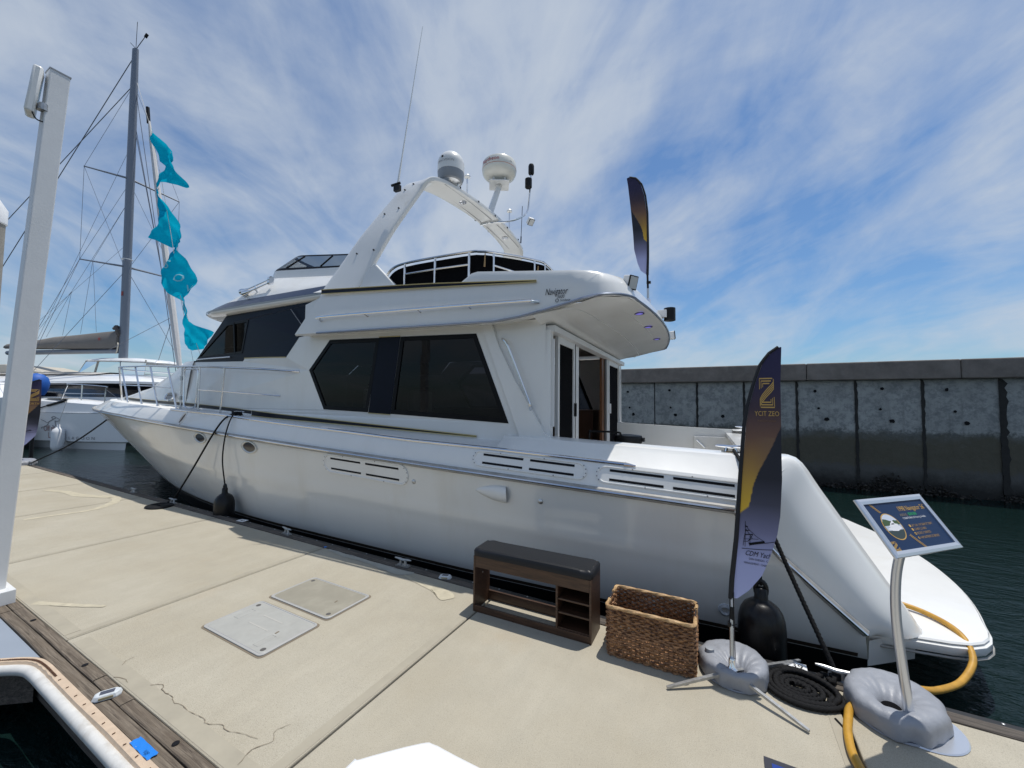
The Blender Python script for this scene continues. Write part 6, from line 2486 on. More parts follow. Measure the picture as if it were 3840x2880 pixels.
# black laid rope: flat coil and the lines to the yacht
ring_pts = []
turns = 6.2
for k in range(int(turns * 90) + 1):
    a_ = 2 * pi * k / 90
    fr_ = k / (turns * 90)
    r_ = lerp(0.030, 0.205, fr_ ** 0.9)
    ox_, oy_ = 0.035 * fr_, 0.0
    z_ = 0.016 + 0.010 * (0.5 + 0.5 * sin(a_ * 0.5 + 1)) + (0.014 if 0.55 < fr_ < 0.8 and sin(a_) > 0.2 else 0)
    wob = 1 + 0.06 * sin(a_ * 1.0 + fr_ * 9) + 0.03 * sin(a_ * 3)
    ring_pts.append(Vector((0.375 + r_ * cos(-a_ + 2.4) * wob + ox_, 2.965 + r_ * 0.86 * sin(-a_ + 2.4) * wob + oy_, z_)))
for k in range(3):
    pp = []
    for q in ring_pts:
        pp.append(q)
    break
tail = smooth_pts([ring_pts[-1], ring_pts[-1] + Vector((0.05, 0.06, 0.0)), Vector((0.57, 3.12, 0.02)), Vector((0.60, 3.19, 0.05))], 10)
mb = MB()
rope_mesh(mb, ring_pts[::1] + tail[1:], 0.0165, 3, 0.078, 15)
coil = mb.build('coiled_rope', ROPEB, angle=80, label='thick black rope laid in a flat coil on the dock next to the number plate', cat='rope')


def simple_line(name, pts_, r_, mat, label, cat='rope', laid=False, n=10, group=None):
    m_ = MB()
    P_ = smooth_pts(pts_, n)
    if laid:
        fine = []
        for i in range(len(P_) - 1):
            k_ = max(1, int((P_[i + 1] - P_[i]).length / 0.011))
            fine += [P_[i].lerp(P_[i + 1], j / k_) for j in range(k_)]
        fine.append(P_[-1])
        rope_mesh(m_, fine, r_, 3, 0.078, 12)
    else:
        m_.tube(P_, r_, 8)
    return m_.build(name, mat, label=label, cat=cat, angle=70, group=group)


cw = yw(0.84, 2.02, 1.31)
simple_line('mooring_line', [cw, cw.lerp(yw(0.74, 2.385, 1.07), 0.6) + Vector((0, 0, 0.03)), yw(0.74, 2.385, 1.07), yw(0.74, 2.385, 1.07).lerp(Vector((0.60, 3.18, 0.05)), 0.5) + Vector((0, 0, -0.015)), Vector((0.60, 3.18, 0.05))], 0.0165, ROPEB,
            'black laid mooring rope running from the yacht\'s stern quarter down to the dock', laid=True)
knot = []
for k in range(80):
    a_ = k * 0.5
    knot.append(Vector((0.62 + 0.060 * sin(a_ * 0.5) + 0.0006 * k, 3.185 + 0.028 * cos(a_), 0.035 + 0.026 * sin(a_))))
mb = MB()
rope_mesh(mb, knot, 0.0145, 3, 0.075, 12)
mb.build('cleat_hitch', ROPEB, angle=80, label='knotted black rope hitched round the dock cleat behind the sign stand', cat='rope')
simple_line('rope_tail', [Vector((0.52, 2.80, 0.004)), Vector((0.55, 2.73, 0.003)), Vector((0.565, 2.66, 0.003))], 0.006, ROPEB, 'short black rope end lying in the slab joint under the coil')

# dock cleats
for (x_, y_, rz, lab) in ((-2.93, 3.142, 0.05, 'galvanised dock cleat on the edge timber left of the shoe bench'), (-4.895, 3.148, -0.1, 'galvanised dock cleat between the black fender and the next cleat'),
                          (-7.92, 3.146, 0.1, 'galvanised dock cleat holding the black line by the small flat rope coil'), (-9.42, 3.15, 0.0, 'galvanised dock cleat farthest from the camera along the edge timber'),
                          (0.60, 3.165, -0.05, 'galvanised dock cleat under the black knotted rope by the sign stand')):
    t_ = thing('dock_cleat', lab, 'cleat', (x_, y_, 0.006), rz, 'galvanised dock cleats')
    horn_cleat('horn', (0, 0, 0.008), 0.0, t_, GALV, 0.21, 0.066)
    mb = MB()
    mb.box((0, 0, 0.004), (0.16, 0.05, 0.008))
    for sx_ in (-0.055, 0.055):
        mb.lathe([(0.009, 0.008), (0.009, 0.014), (0.003, 0.016)], 6, (sx_, 0.015, 0))
    mb.build('base', GALV, t_, smooth=False)

# flat coil by the bow
mb = MB()
pts_ = []
for k in range(9 * 48):
    a_ = 2 * pi * k / 48
    r_ = 0.03 + 0.020 * a_ / (2 * pi) * 1.0
    pts_.append((-7.88 + r_ * cos(a_), 2.965 + r_ * 0.82 * sin(a_), 0.012 + 0.002 * sin(a_ * 3)))
mb.tube(pts_, 0.0115, 6)
mb.build('flat_rope_coil', ROPEB, label='small black rope flaked in a flat round coil at the foot of the bow line', cat='rope')
dc = yw(7.72, 2.23, ZS(7.72) + 0.06)
simple_line('bow_spring_line', [dc, yw(7.76, 2.37, 1.42), yw(7.86, 2.475, 1.19), yw(7.86, 2.475, 1.19).lerp(Vector((-7.93, 3.15, 0.05)), 0.5) + Vector((0, 0, -0.02)), Vector((-7.93, 3.15, 0.05)), Vector((-7.98, 3.10, 0.03))], 0.013, ROPEB, 'tight black mooring line from the yacht\'s foredeck cleat to the dock cleat')
mb = MB()
pk = [dc + Vector((0.10 * sin(k * 0.9) + 0.04 * sin(k * 0.31), 0.03 * cos(k * 0.9), 0.025 * sin(k * 1.3) - 0.01)) for k in range(60)]
mb.tube(pk, 0.012, 6)
mb.build('cleat_wrap', ROPEB, label='black line wrapped round the steel cleat on the yacht\'s gunwale', cat='rope')
# bow line of the yacht to the end of the dock
bt = yw(13.4, 1.62, ZR(13.4) + 0.03)
simple_line('bow_line', [bt, bt.lerp(Vector((-15.35, 3.12, 0.05)), 0.5) + Vector((0, 0, -0.12)), Vector((-15.35, 3.12, 0.05))], 0.016, ROPEB, 'black bow line stretching from the yacht to the far end of the dock')


# fenders
def fender(loc, r_, hgt, label, mat=FENDERM, group='black cylindrical fenders'):
    t_ = thing('fender', label, 'fender', loc, 0.0, group)
    m_ = MB()
    prof = [(0.02, -hgt), (r_ * 0.75, -hgt * 0.985), (r_ * 0.97, -hgt * 0.90), (r_, -hgt * 0.75), (r_, -0.17), (r_ * 0.97, -0.115), (r_ * 0.88, -0.065), (r_ * 0.72, -0.025), (r_ * 0.50, 0.0), (r_ * 0.33, 0.012), (r_ * 0.29, 0.03), (r_ * 0.27, 0.09), (r_ * 0.14, 0.105)]
    m_.lathe(prof, 32)
    m_.build('body', mat, t_, angle=70)
    m_ = MB()
    m_.tube([(0.0 + r_ * 0.22 * cos(a_), 0.0, 0.085 + 0.06 * sin(a_)) for a_ in us(0, 2 * pi, 16)], 0.016, 8)
    m_.build('eye', mat, t_)
    return t_


fender((0.228, 3.41, 0.295), 0.150, 0.62, 'big black fender squeezed between hull and dock behind the near flag')
fl_ = yw(7.4, 2.5, 0.4)
fender((-6.61, 3.262, 0.285), 0.135, 0.52, 'black ribbed fender hanging on a line beside the yacht\'s bow')
simple_line('fender_line', [Vector((0.228, 3.41, 0.41)), Vector((0.215, 3.45, 0.85)), yw(0.80, 2.30, 1.12)], 0.010, ROPEB, 'short black line from the big stern fender up to the gunwale')
simple_line('fender_line', [Vector((-6.61, 3.262, 0.40)), Vector((-6.66, 3.235, 0.8)), yw(7.55, 2.475, 1.18), yw(7.62, 2.36, 1.44), dc], 0.010, ROPEB, 'long black line from the bow fender up to the gunwale cleat')

# yellow shore hose from the platform round to the dock
simple_line('yellow_hose', [Vector((0.95, 4.60, 0.06)), Vector((1.20, 4.60, 0.045)), Vector((1.42, 4.50, 0.035)), Vector((1.535, 4.28, 0.02)), Vector((1.53, 4.05, -0.05)), Vector((1.38, 3.80, -0.11)), Vector((1.16, 3.50, -0.06)), Vector((1.00, 3.30, 0.015)), Vector((0.90, 3.20, 0.035)), Vector((0.75, 3.06, 0.03)),
            Vector((0.62, 2.93, 0.022)), Vector((0.575, 2.80, 0.021)), Vector((0.548, 2.68, 0.021)), Vector((0.535, 2.55, 0.021)), Vector((0.545, 2.44, 0.021)), Vector((0.57, 2.25, 0.021))], 0.0205, HOSEY,
            'yellow shore water hose looping over the swim platform corner onto the dock', 'hose')


# berth number plates
def number_plate(cx_, cy_, rz, w_, h_, txt, z_, label):
    t_ = thing('number_plate', label, 'number plate', (cx_, cy_, z_), rz, 'white berth number plates')
    m_ = MB()
    m_.box((0, 0, 0.003), (w_, h_, 0.004))
    m_.build('plate', WHITEP, t_, smooth=False, bevel=0.002)
    text_on('digits', txt, INK, t_, lambda x, y: Vector((x, y, 0.0056)), h_ * 0.80, 0, 'CENTER', 0.95)
    for ch_ in t_.children:
        if ch_.name.startswith('digits'):
            ch_.location = (0, -h_ * 0.28, 0)
    return t_


number_plate(0.406, 3.205, radians(-2), 0.105, 0.088, '39', 0.012, 'white plate reading 39 on the edge timber above the rope coil')
number_plate(-5.95, 3.175, radians(8), 0.135, 0.09, '40', 0.012, 'white number plate seen edge on beside the distant black fender')


# solar dock lights
def dock_light(x_, y_, rz, label, s_=1.0):
    t_ = thing('dock_light', label, 'dock light', (x_, y_, 0.004), rz, 'solar dock lights')
    m_ = MB()
    hx, hy = 0.058 * s_, 0.034 * s_
    rows_ = []
    for k, z_ in ((1.06, 0.0), (1.06, 0.006), (0.92, 0.022), (0.80, 0.026)):
        rows_.append([(a_ * hx * k, b_ * hy * k, z_ * s_) for a_, b_ in ((-1.0, -0.45), (-0.7, -0.9), (0.7, -0.9), (1.0, -0.45), (1.0, 0.45), (0.7, 0.9), (-0.7, 0.9), (-1.0, 0.45))])
    m_.grid(rows_, close_u=True)
    m_.poly(rows_[-1])
    m_.build('body', SOLARB, t_, smooth=False)
    m_ = MB()
    m_.box((0, 0, 0.0265 * s_), (0.062 * s_, 0.034 * s_, 0.0012))
    m_.build('solar_panel', SOLARP, t_, smooth=False)
    m_ = MB()
    for sy_ in (-1, 1):
        m_.box((0, sy_ * 0.0325 * s_, 0.011 * s_), (0.06 * s_, 0.004, 0.012 * s_))
    m_.build('lens', P('amber_lens', (0.42, 0.36, 0.22), 0.2) if 'amber_lens' not in MATS else MATS['amber_lens'], t_, smooth=False)
    return t_


dock_light(-3.115, 0.978, radians(62), 'small white solar dock light on the near weathered planks')
dock_light(-2.385, 3.142, radians(20), 'small white solar dock light on the far timber left of the bench')

# painter's tape strip
tape = thing('blue_tape', 'strip of bright blue masking tape stuck on the near bumper and plank', 'tape', (-2.50, 0.93, 0.0))
mb = MB()
rows = []
for i in range(13):
    x_ = lerp(-0.098, 0.098, i / 12)
    rows.append([(x_ + 0.004 * sin(j * 2), lerp(-0.024, 0.020, j / 5), 0.0085 + 0.003 * sin(i * 1.3 + j) * (1 if j < 2 else 0.3)) for j in range(6)])
mb.grid(rows)
mb.build('strip', BLUETAPE, tape, smooth=True)
text_on('scribble', '50Ys', INK, tape, lambda x, y: Vector((0.05 - x * 1.0, -0.002 - y, 0.0135)), 0.022, 0.3, 'CENTER', 0.8)
mb = MB()
mb.box((-4.085, 3.10, 0.007), (0.03, 0.02, 0.006), Matrix.Rotation(0.4, 3, 'Z'))
mb.build('blue_tape_scrap', BLUETAPE, smooth=False, label='tiny scrap of blue tape at the far end of the slab joint', cat='tape')


# utility hatches let into the slab
def hatch(cx_, cy_, w_, h_, mat, label, extras):
    t_ = thing('utility_hatch', label, 'hatch', (cx_, cy_, 0), 0.0, 'utility hatches in the dock')
    rr_ = rrect(w_ / 2, h_ / 2, 0.035, 5)
    m_ = MB()
    m_.poly([(x, y, 0.0028) for x, y in [(a_ * (1 + 0.014 / w_ * 2), b_ * (1 + 0.012 / h_ * 2)) for a_, b_ in rr_]])
    m_.build('gap', CRACK, t_, smooth=False)
    m_ = MB()
    R_s = []
    for k, z_ in ((0.0, 0.003), (0.0, 0.010), (0.004, 0.011), (0.010, 0.011), (0.013, 0.0075), (0.017, 0.0075), (0.020, 0.010)):
        R_s.append([(a_ * (1 - 2 * k / w_), b_ * (1 - 2 * k / h_), z_) for a_, b_ in rr_])
    m_.grid(R_s, close_u=True)
    m_.build('frame', P('hatch_edge', (0.38, 0.38, 0.37), 0.5) if 'hatch_edge' not in MATS else MATS['hatch_edge'], t_, angle=25)
    m_ = MB()
    m_.poly(R_s[-1])
    m_.build('lid', mat, t_, smooth=False)
    for x_, y_ in ((-w_ / 2 + 0.06, h_ / 2 - 0.06), (w_ / 2 - 0.06, -h_ / 2 + 0.055)):
        m_ = MB()
        m_.lathe([(0.019, 0.0), (0.017, 0.0014), (0.001, 0.0008)], 18, (x_, y_, 0.0102))
        m_.build('lift_hole', P('hatch_hole', (0.09, 0.085, 0.08), 0.7) if 'hatch_hole' not in MATS else MATS['hatch_hole'], t_)
    m_ = MB()
    m_.box((w_ * 0.27, 0.0, 0.0108), (0.014, 0.030, 0.0016), Matrix.Rotation(0.15, 3, 'Z'))
    m_.build('key_slot', CRACK, t_, smooth=False)
    if extras:
        for x_, y_ in ((-w_ * 0.36, 0.03), (w_ * 0.30, -0.10)):
            m_ = MB()
            m_.tube([(x_ + a_ * 0.028, y_ + b_ * 0.065, 0.0104) for a_, b_ in ((-1, -1), (1, -1), (1, 1), (-1, 1))], 0.0014, 4, closed=True)
            m_.build('label_recess', MATS['hatch_edge'], t_, smooth=False)
        for yy in (0.09, -0.02):
            m_ = MB()
            m_.box((0.0, yy, 0.0104), (0.24, 0.012, 0.0012))
            m_.build('rib', P('hatch_rib', (0.42, 0.41, 0.38), 0.6) if 'hatch_rib' not in MATS else MATS['hatch_rib'], t_, smooth=False)
    return t_


hatch(-3.085, 1.81, 0.745, 0.435, P('grey_grp_lid', (0.40, 0.40, 0.375), 0.55, var=0.14, vscale=7, dirt=((0.28, 0.27, 0.24), 6, 0.4, (1, 1, 1))), 'pale grey utility hatch set in the dock nearer the camera', True)
hatch(-3.10, 2.318, 0.755, 0.43, P('tan_grp_lid', (0.30, 0.28, 0.225), 0.6, var=0.14, vscale=5, dirt=((0.36, 0.34, 0.28), 5, 0.5, (1, 1, 1))), 'tan utility hatch set in the dock behind the pale grey one', False)

# white antenna post with its foot box
post = thing('antenna_post', 'tall square white post with a flat antenna at the dock\'s near edge', 'post', (-5.345, 0.93, 0))
T0, T1 = Vector((-0.01, -0.005, 0.05)), Vector((0.025, 0.160, 4.64))
ax_ = (T1 - T0).normalized()
pxv = (Vector((1, 0, 0)) - ax_ * ax_.x).normalized()
pyv = ax_.cross(pxv).normalized()
mb = MB()
hs = 0.064
rows = []
for p_ in (T0, T1):
    rows.append([p_ + pxv * (sx_ * hs) + pyv * (sy_ * hs) for sx_, sy_ in ((-1, -1), (1, -1), (1, 1), (-1, 1))])
mb.grid(rows, close_u=True)
mb.poly(rows[1])
mb.build('shaft', POSTW, post, smooth=False, bevel=0.008)
mb = MB()
mb.box(T1 + ax_ * 0.006, (0.135, 0.135, 0.012), Matrix((pxv, pyv, ax_)).transposed())
mb.build('cap', DOMEG, post, smooth=False)
mb = MB()
mb.box((-0.055, 0.0, 0.055), (0.40, 0.20, 0.11))
mb.build('foot_box', POSTW, post, smooth=False, bevel=0.004)
mb = MB()
ac = Vector((0.015, 0.030, 4.40))
R3 = Matrix.Rotation(radians(-14), 3, 'Z') @ Matrix.Rotation(radians(2), 3, 'Y') @ Matrix.Rotation(radians(-5), 3, 'X')
mb.box(ac, (0.16, 0.062, 0.43), R3)
mb.build('panel_antenna', DOMEW, post, bevel=0.018)
mb = MB()
mb.box(ac + Vector((0.03, 0.05, -0.13)), (0.05, 0.07, 0.05))
mb.lathe([(0.028, -0.03), (0.028, 0.03)], 10, ac + Vector((0.06, 0.045, -0.13)))
mb.build('bracket', GALV, post)
mb = MB()
mb.tube(smooth_pts([ac + Vector((0.06, -0.02, -0.20)), ac + Vector((0.06, 0.01, -0.26)), ac + Vector((0.06, 0.06, -0.26))], 5), 0.006, 6)
mb.build('cable', BLACKP, post)

# piles: one at the left edge of view, one behind the photographer that mirrors in the windows
def pile(x_, y_, ztop, r_, label, lean=(0, 0)):
    t_ = thing('mooring_pile', label, 'pile', (x_, y_, 0), 0.0, 'round mooring piles with white cone caps')
    m_ = MB()
    m_.tube([(-lean[0], -lean[1], -1.2), (0, 0, ztop)], r_, 28)
    m_.build('shaft', PILEM, t_, angle=60)
    m_ = MB()
    m_.lathe([(r_ * 1.02, -0.05), (r_ * 1.10, -0.03), (r_ * 1.10, r_ * 1.1), (r_ * 0.03, r_ * 3.0)], 28, (0, 0, ztop))
    m_.build('cone_cap', WHITEP, t_, angle=30)


pile(-12.10, 1.735, 5.02, 0.215, 'round concrete pile with a white cone cap cut by the left picture edge')
pile(-0.9, -3.6, 3.1, 0.26, 'round pile with white cone cap that mirrors in the saloon window')

# white corner locker in the foreground
lk_ = thing('dock_locker', 'white moulded corner locker whose lid just enters the bottom of view', 'locker', (-0.9, 0.85, 0))
outl = [(-0.300, 0.165), (-0.285, 0.215), (-0.135, 0.375), (-0.085, 0.398), (0.02, 0.399), (0.45, 0.40), (0.52, 0.35), (0.52, -0.40), (-0.26, -0.40), (-0.31, -0.33)]
rs = smooth_pts([(a_, b_, 0) for a_, b_ in outl], 4, closed=True)
cc = sum(rs, Vector()) / len(rs)
mb = MB()
mb.grid([[(p_.x, p_.y, 0.01) for p_ in rs], [(p_.x, p_.y, 0.34) for p_ in rs]], close_u=True)
mb.build('body', WHITEP, lk_)
mb = MB()
rows = [[Vector((lerp(cc.x, p_.x, k), lerp(cc.y, p_.y, k), z_)) for p_ in rs] for k, z_ in ((1.0, 0.34), (1.015, 0.35), (1.015, 0.385), (0.99, 0.40), (0.95, 0.404))]
mb.grid(rows, close_u=True)
mb.poly(rows[-1])
mb.build('lid', WHITEP, lk_, angle=50)
# second sign, only its corner in view
s2 = thing('sign_board', 'dark framed blue sign board whose corner enters the bottom right of view', 'sign', (0.24, 1.25, 0))
mb = MB()
c0 = Vector((0.100 - 0.24, 1.520 - 1.25, 0.60))
dv = Vector((0.0, -0.30, 0.0))
du2 = Vector((0.42, 0.0, 0.0))
mb.prism([c0, c0 + du2, c0 + du2 + dv, c0 + dv], (0, 0.0, -0.015))
mb.build('frame', P('charcoal_frame', (0.025, 0.025, 0.035), 0.45), s2, smooth=False)
mb = MB()
k_ = 0.020
mb.poly([c0 + Vector((k_, -k_, 0.001)), c0 + du2 + Vector((-k_, -k_, 0.001)), c0 + du2 + dv + Vector((-k_, k_, 0.001)), c0 + dv + Vector((k_, k_, 0.001))])
mb.build('poster', P('royal_blue_print', (0.018, 0.045, 0.24), 0.3), s2, smooth=False)
mb = MB()
mb.tube([(0.07, 0.12, 0.585), (0.07, 0.12, 0.01)], 0.016, 8)
mb.lathe([(0.13, 0.0), (0.13, 0.01)], 24, (0.07, 0.12, 0.0))
mb.build('pole', GALV, s2)

# cockpit furniture seen over the coaming
ck = yw(2.0, 0.4, 0.455)
gr_ = thing('barbecue_grill', 'round black covered grill standing in the yacht\'s cockpit', 'grill', ck, YT)
mb = MB()
mb.lathe([(0.17, 0.70), (0.185, 0.74), (0.185, 0.80), (0.175, 0.82), (0.05, 0.835)], 24)
mb.box((0.19, 0.0, 0.77), (0.05, 0.10, 0.05))
mb.build('lid', BLACKP, gr_)
mb = MB()
mb.tube([(0, 0, 0.0), (0, 0, 0.70)], 0.03, 8)
mb.lathe([(0.18, 0), (0.18, 0.03)], 20)
mb.build('pedestal', BLACKP, gr_)
cr_ = thing('folding_chair', 'black tube framed chair in the cockpit by the open door', 'chair', yw(2.28, 0.55, 0.455), YT)
mb = MB()
mb.tube(smooth_pts([(-0.22, 0, 0.0), (-0.22, 0, 0.80), (-0.20, 0, 0.855), (-0.12, 0, 0.865), (0.16, 0, 0.865), (0.21, 0, 0.83), (0.235, 0, 0.70), (0.25, 0, 0.0)], 4), 0.014, 8)
mb.build('frame', BLACKP, cr_)
mb = MB()
mb.box((0, -0.2, 0.45), (0.42, 0.4, 0.04))
mb.build('seat', CANVAS, cr_, bevel=0.01)

# ------------------------------------------------------------------ the sailing catamaran and what lies beyond
CA = radians(14)
CO = Vector((-21.9, 6.47, 0))
catm = thing('sailing_catamaran', 'white sailing catamaran with grey mast moored beyond the yacht\'s bow', 'catamaran', CO, CA)
cfw = Vector((cos(CA), sin(CA), 0))
clt = Vector((-sin(CA), cos(CA), 0))


def cb(s_, d, z):                    # s aft of the stem, d to the far side, z above the dock
    return Vector((-s_, d, z))


def cwld(s_, d, z):
    return CO - cfw * s_ + clt * d + Vector((0, 0, z))


def hull_half(s_):
    return interp(s_, [-0.36, 0, 0.8, 2, 4, 8, 12, 14], [0.0, 0.14, 0.36, 0.60, 0.78, 0.85, 0.8, 0.72])


for d0 in (0.0, 6.6):
    mb = MB()
    mbb = MB()
    ss = [-0.36, -0.3, -0.1, 0.1, 0.4, 0.8, 1.3, 2, 3, 4, 5.5, 7, 9, 11, 13, 14]
    lower, mid1, mid2, shr, top_, ctr = [], [], [], [], [], []
    ringrows = []
    for s_ in ss:
        w_ = hull_half(s_)
        zs_ = interp(s_, [-0.36, 0.6, 3.7, 7, 14], [1.30, 1.52, 1.69, 1.62, 1.4])
        off = 0.62 - w_                    # the side that faces the dock stays in one plane
        s2_ = s_ + 0.34 * max(0.0, 1 - max(s_ + 0.36, 0) / 1.2)
        ringrows.append([cb(s2_ + 0.06, d0 + 0.6 - w_ * 0.45, -0.46), cb(s2_ + 0.02, d0 + 0.6 - w_ * 0.62, -0.16), cb(s_ + 0.02, d0 + 0.6 - w_ * 0.92, -0.10), cb(s_, d0 + 0.6 - w_, 0.7), cb(s_ + 0.02, d0 + 0.6 - w_ * 0.99, 1.07),
                         cb(s_ + 0.06, d0 + 0.6 - w_ * 0.93, 1.10), cb(s_ + 0.30 * (1 if s_ < 1 else 0), d0 + 0.6 - w_ * 0.80, zs_ - 0.12), cb(s_ + 0.4 * (1 if s_ < 1 else 0), d0 + 0.6 - w_ * 0.45, zs_),
                         cb(s_ + 0.4 * (1 if s_ < 1 else 0), d0 + 0.6 + w_ * 0.45, zs_), cb(s_ + 0.3 * (1 if s_ < 1 else 0), d0 + 0.6 + w_ * 0.8, zs_ - 0.12), cb(s_ + 0.02, d0 + 0.6 + w_ * 0.99, 1.07), cb(s_, d0 + 0.6 + w_, 0.7), cb(s2_ + 0.02, d0 + 0.6 + w_ * 0.62, -0.16), cb(s2_ + 0.06, d0 + 0.6 + w_ * 0.45, -0.46)])
    mb.grid(ringrows)
    mb.poly(ringrows[-1])
    mb.build('hull', CATW, catm, angle=28)
    mb = MB()
    mb.tube([q[4] + Vector((0, -0.006, 0.015)) for q in ringrows[2:]], 0.014, 6)
    mb.build('hull_moulding', CATG, catm)
mb = MB()
mb.grid([[cb(4.2, 1.2, 1.35), cb(4.2, 3.9, 1.45), cb(4.2, 6.6, 1.35)], [cb(14, 1.2, 1.3), cb(14, 3.9, 1.4), cb(14, 6.6, 1.3)]])
mb.grid([[cb(4.2, 1.2, 0.45), cb(4.2, 6.6, 0.45)], [cb(14, 1.2, 0.45), cb(14, 6.6, 0.45)]])
mb.grid([[cb(4.2, 1.2, 1.35), cb(4.2, 3.9, 1.45), cb(4.2, 6.6, 1.35)], [cb(4.2, 1.2, 0.45), cb(4.2, 3.9, 0.45), cb(4.2, 6.6, 0.45)]])
mb.build('bridge_deck', CATW, catm)
mb = MB()
mb.tube([cb(0.9, 1.0, 1.25), cb(0.9, 6.8, 1.25)], 0.09, 10)
mb.build('cross_beam', MASTM, catm)


# coach roof: smoked band and white top with a lip
def roof_ring(z, sf, d_a, d_b, sa_=14.0, n=16):
    pts_ = []
    for k in range(n + 1):
        a_ = -pi / 2 + pi * k / n
        c_, s__ = cos(a_), sin(a_)
        dm, dh = (d_a + d_b) / 2, (d_b - d_a) / 2
        pts_.append((sf + 3.0 * (1 - abs(c_) ** 0.75) * 1.0, dm + dh * math.copysign(abs(s__) ** 0.75, s__)))
    pts_ = [(sa_, d_a)] + pts_ + [(sa_, d_b)]
    return [cb(a_, b_, z) for a_, b_ in pts_]


mb = MB()
mb.grid([roof_ring(1.45, 1.1, 1.25, 6.4), roof_ring(1.78, 1.3, 1.3, 6.3), roof_ring(2.42, 1.75, 1.5, 6.1)])
mb.build('saloon_glazing', SMOKE, catm, angle=50)
mb = MB()
mb.grid([roof_ring(1.44, 0.95, 1.15, 6.5), roof_ring(1.76, 1.2, 1.22, 6.4)])
mb.build('saloon_base', CATG, catm, angle=50)
mb = MB()
mb.grid([roof_ring(2.40, 1.4, 1.3, 6.3), roof_ring(2.385, 0.95, 1.05, 6.55), roof_ring(2.50, 0.95, 1.05, 6.55), roof_ring(2.60, 1.15, 1.25, 6.4), roof_ring(2.74, 1.9, 1.7, 6.0), roof_ring(2.93, 3.6, 2.4, 5.3)])
mb.poly(roof_ring(2.93, 3.6, 2.4, 5.3))
mb.build('coach_roof', CATW, catm, angle=40)
mb = MB()
mb.grid([[cb(4.6, 2.0, 2.86), cb(12.5, 2.0, 2.95)], [cb(4.6, 2.6, 3.0), cb(12.5, 2.6, 3.12)], [cb(4.6, 4.8, 3.05), cb(12.5, 4.8, 3.15)]])
mb.build('cockpit_surround', CATSHADE, catm)
mb = MB()
mb.prism([cb(8.7, 2.2, 3.02), cb(9.6, 2.2, 3.12), cb(11.8, 2.2, 3.48), cb(13.6, 2.2, 3.44), cb(14, 2.2, 2.9), cb(9, 2.2, 2.9)], Vector((0, 2.4, 0)))
mb.build('aft_awning', BEIGEC, catm, smooth=False, bevel=0.05)
# flybridge enclosure with hard top
mb = MB()
rows = []
for k, z in ((0.90, 3.62), (0.97, 3.60), (1.0, 3.63), (0.98, 3.69), (0.7, 3.80), (0.35, 3.86)):
    rows.append([cb(5.2 + 2.5 * k * math.copysign(abs(cos(a_)) ** 0.6, cos(a_)), 4.1 + 1.35 * k * math.copysign(abs(sin(a_)) ** 0.7, sin(a_)), z + 0.065 * (math.copysign(abs(cos(a_)) ** 0.6, cos(a_)) * k)) for a_ in [2 * pi * j / 32 for j in range(32)]])
mb.grid(rows, close_u=True)
mb.poly(rows[0])
mb.poly(rows[-1])
mb.build('hard_top', CATW, catm, angle=50)
for (a_, b_) in (((7.6, 2.95), (7.05, 3.0)), ((6.3, 2.95), (6.05, 2.95)), ((4.4, 2.9), (4.4, 2.9)), ((3.1, 3.1), (3.0, 3.1)), ((7.6, 5.1), (7.1, 5.0)), ((3.1, 5.0), (3.0, 5.0))):
    mb = MB()
    mb.tube([cb(a_[0], a_[1], 2.9), cb(b_[0], b_[1], 3.66)], 0.035 if a_[0] != 6.3 else 0.07, 6)
    mb.build('top_post', BEIGEC if a_[0] != 4.4 else MASTM, catm)
mb = MB()
mb.grid([[cb(7.62, 2.93, 2.95), cb(6.3, 2.93, 2.95), cb(4.4, 2.88, 2.93), cb(3.0, 3.05, 2.9)], [cb(7.1, 2.98, 3.62), cb(6.05, 2.93, 3.6), cb(4.4, 2.88, 3.55), cb(2.95, 3.08, 3.5)]])
mb.build('enclosure_window', CLEARGL, catm, smooth=False)
mb = MB()
mb.box(cb(7.3, 3.6, 3.05), (0.5, 0.8, 0.22))
mb.build('helm_cover', BLUEB, catm, bevel=0.05)
mb = MB()
mb.tube(smooth_pts([cb(5.6, 2.5, 2.98), cb(6.6, 2.3, 2.99), cb(8.6, 2.2, 3.02)], 4), 0.04, 6)
mb.build('grab_bar', CATSHADE, catm)
# mast, boom, sail cover
mb = MB()
rows = []
for z, k in ((2.75, 1.0), (14, 0.98), (18, 0.9), (20.9, 0.72)):
    rows.append([cb(5.22 + 0.26 * k * cos(a_) + (z - 2.75) * 0.025, 3.5 + 0.15 * k * sin(a_), z) for a_ in [2 * pi * j / 18 for j in range(18)]])
mb.grid(rows, close_u=True)
mb.poly(rows[-1])
mast = mb.build('mast', MASTM, catm)


def mst(z):
    return 5.22 + (z - 2.75) * 0.025


mb = MB()
mb.tube([cb(5.55, 3.5, 4.22), cb(14.5, 3.5, 4.30)], 0.13, 8)
mb.build('boom', MASTM, catm)
mb = MB()
rows = []
for s_, zt, zb_ in ((5.45, 5.42, 4.38), (5.9, 5.32, 4.34), (7.2, 5.27, 4.36), (9, 5.18, 4.40), (10.6, 5.12, 4.44), (12.3, 4.96, 4.48), (14.4, 4.85, 4.52)):
    h_ = (zt - zb_)
    wv = random.uniform(-0.02, 0.02)
    rows.append([cb(s_, 3.5 + x_ * 1.0, zb_ + h_ * y_ + wv * y_) for x_, y_ in ((-0.17, 0.0), (-0.26, 0.2), (-0.23, 0.5), (-0.13, 0.85), (0, 1.0), (0.13, 0.85), (0.23, 0.5), (0.26, 0.2), (0.17, 0.0))])
mb.grid(rows)
mb.poly(rows[0])
mb.build('sail_cover', SAILBAG, catm, angle=70)
mb = MB()
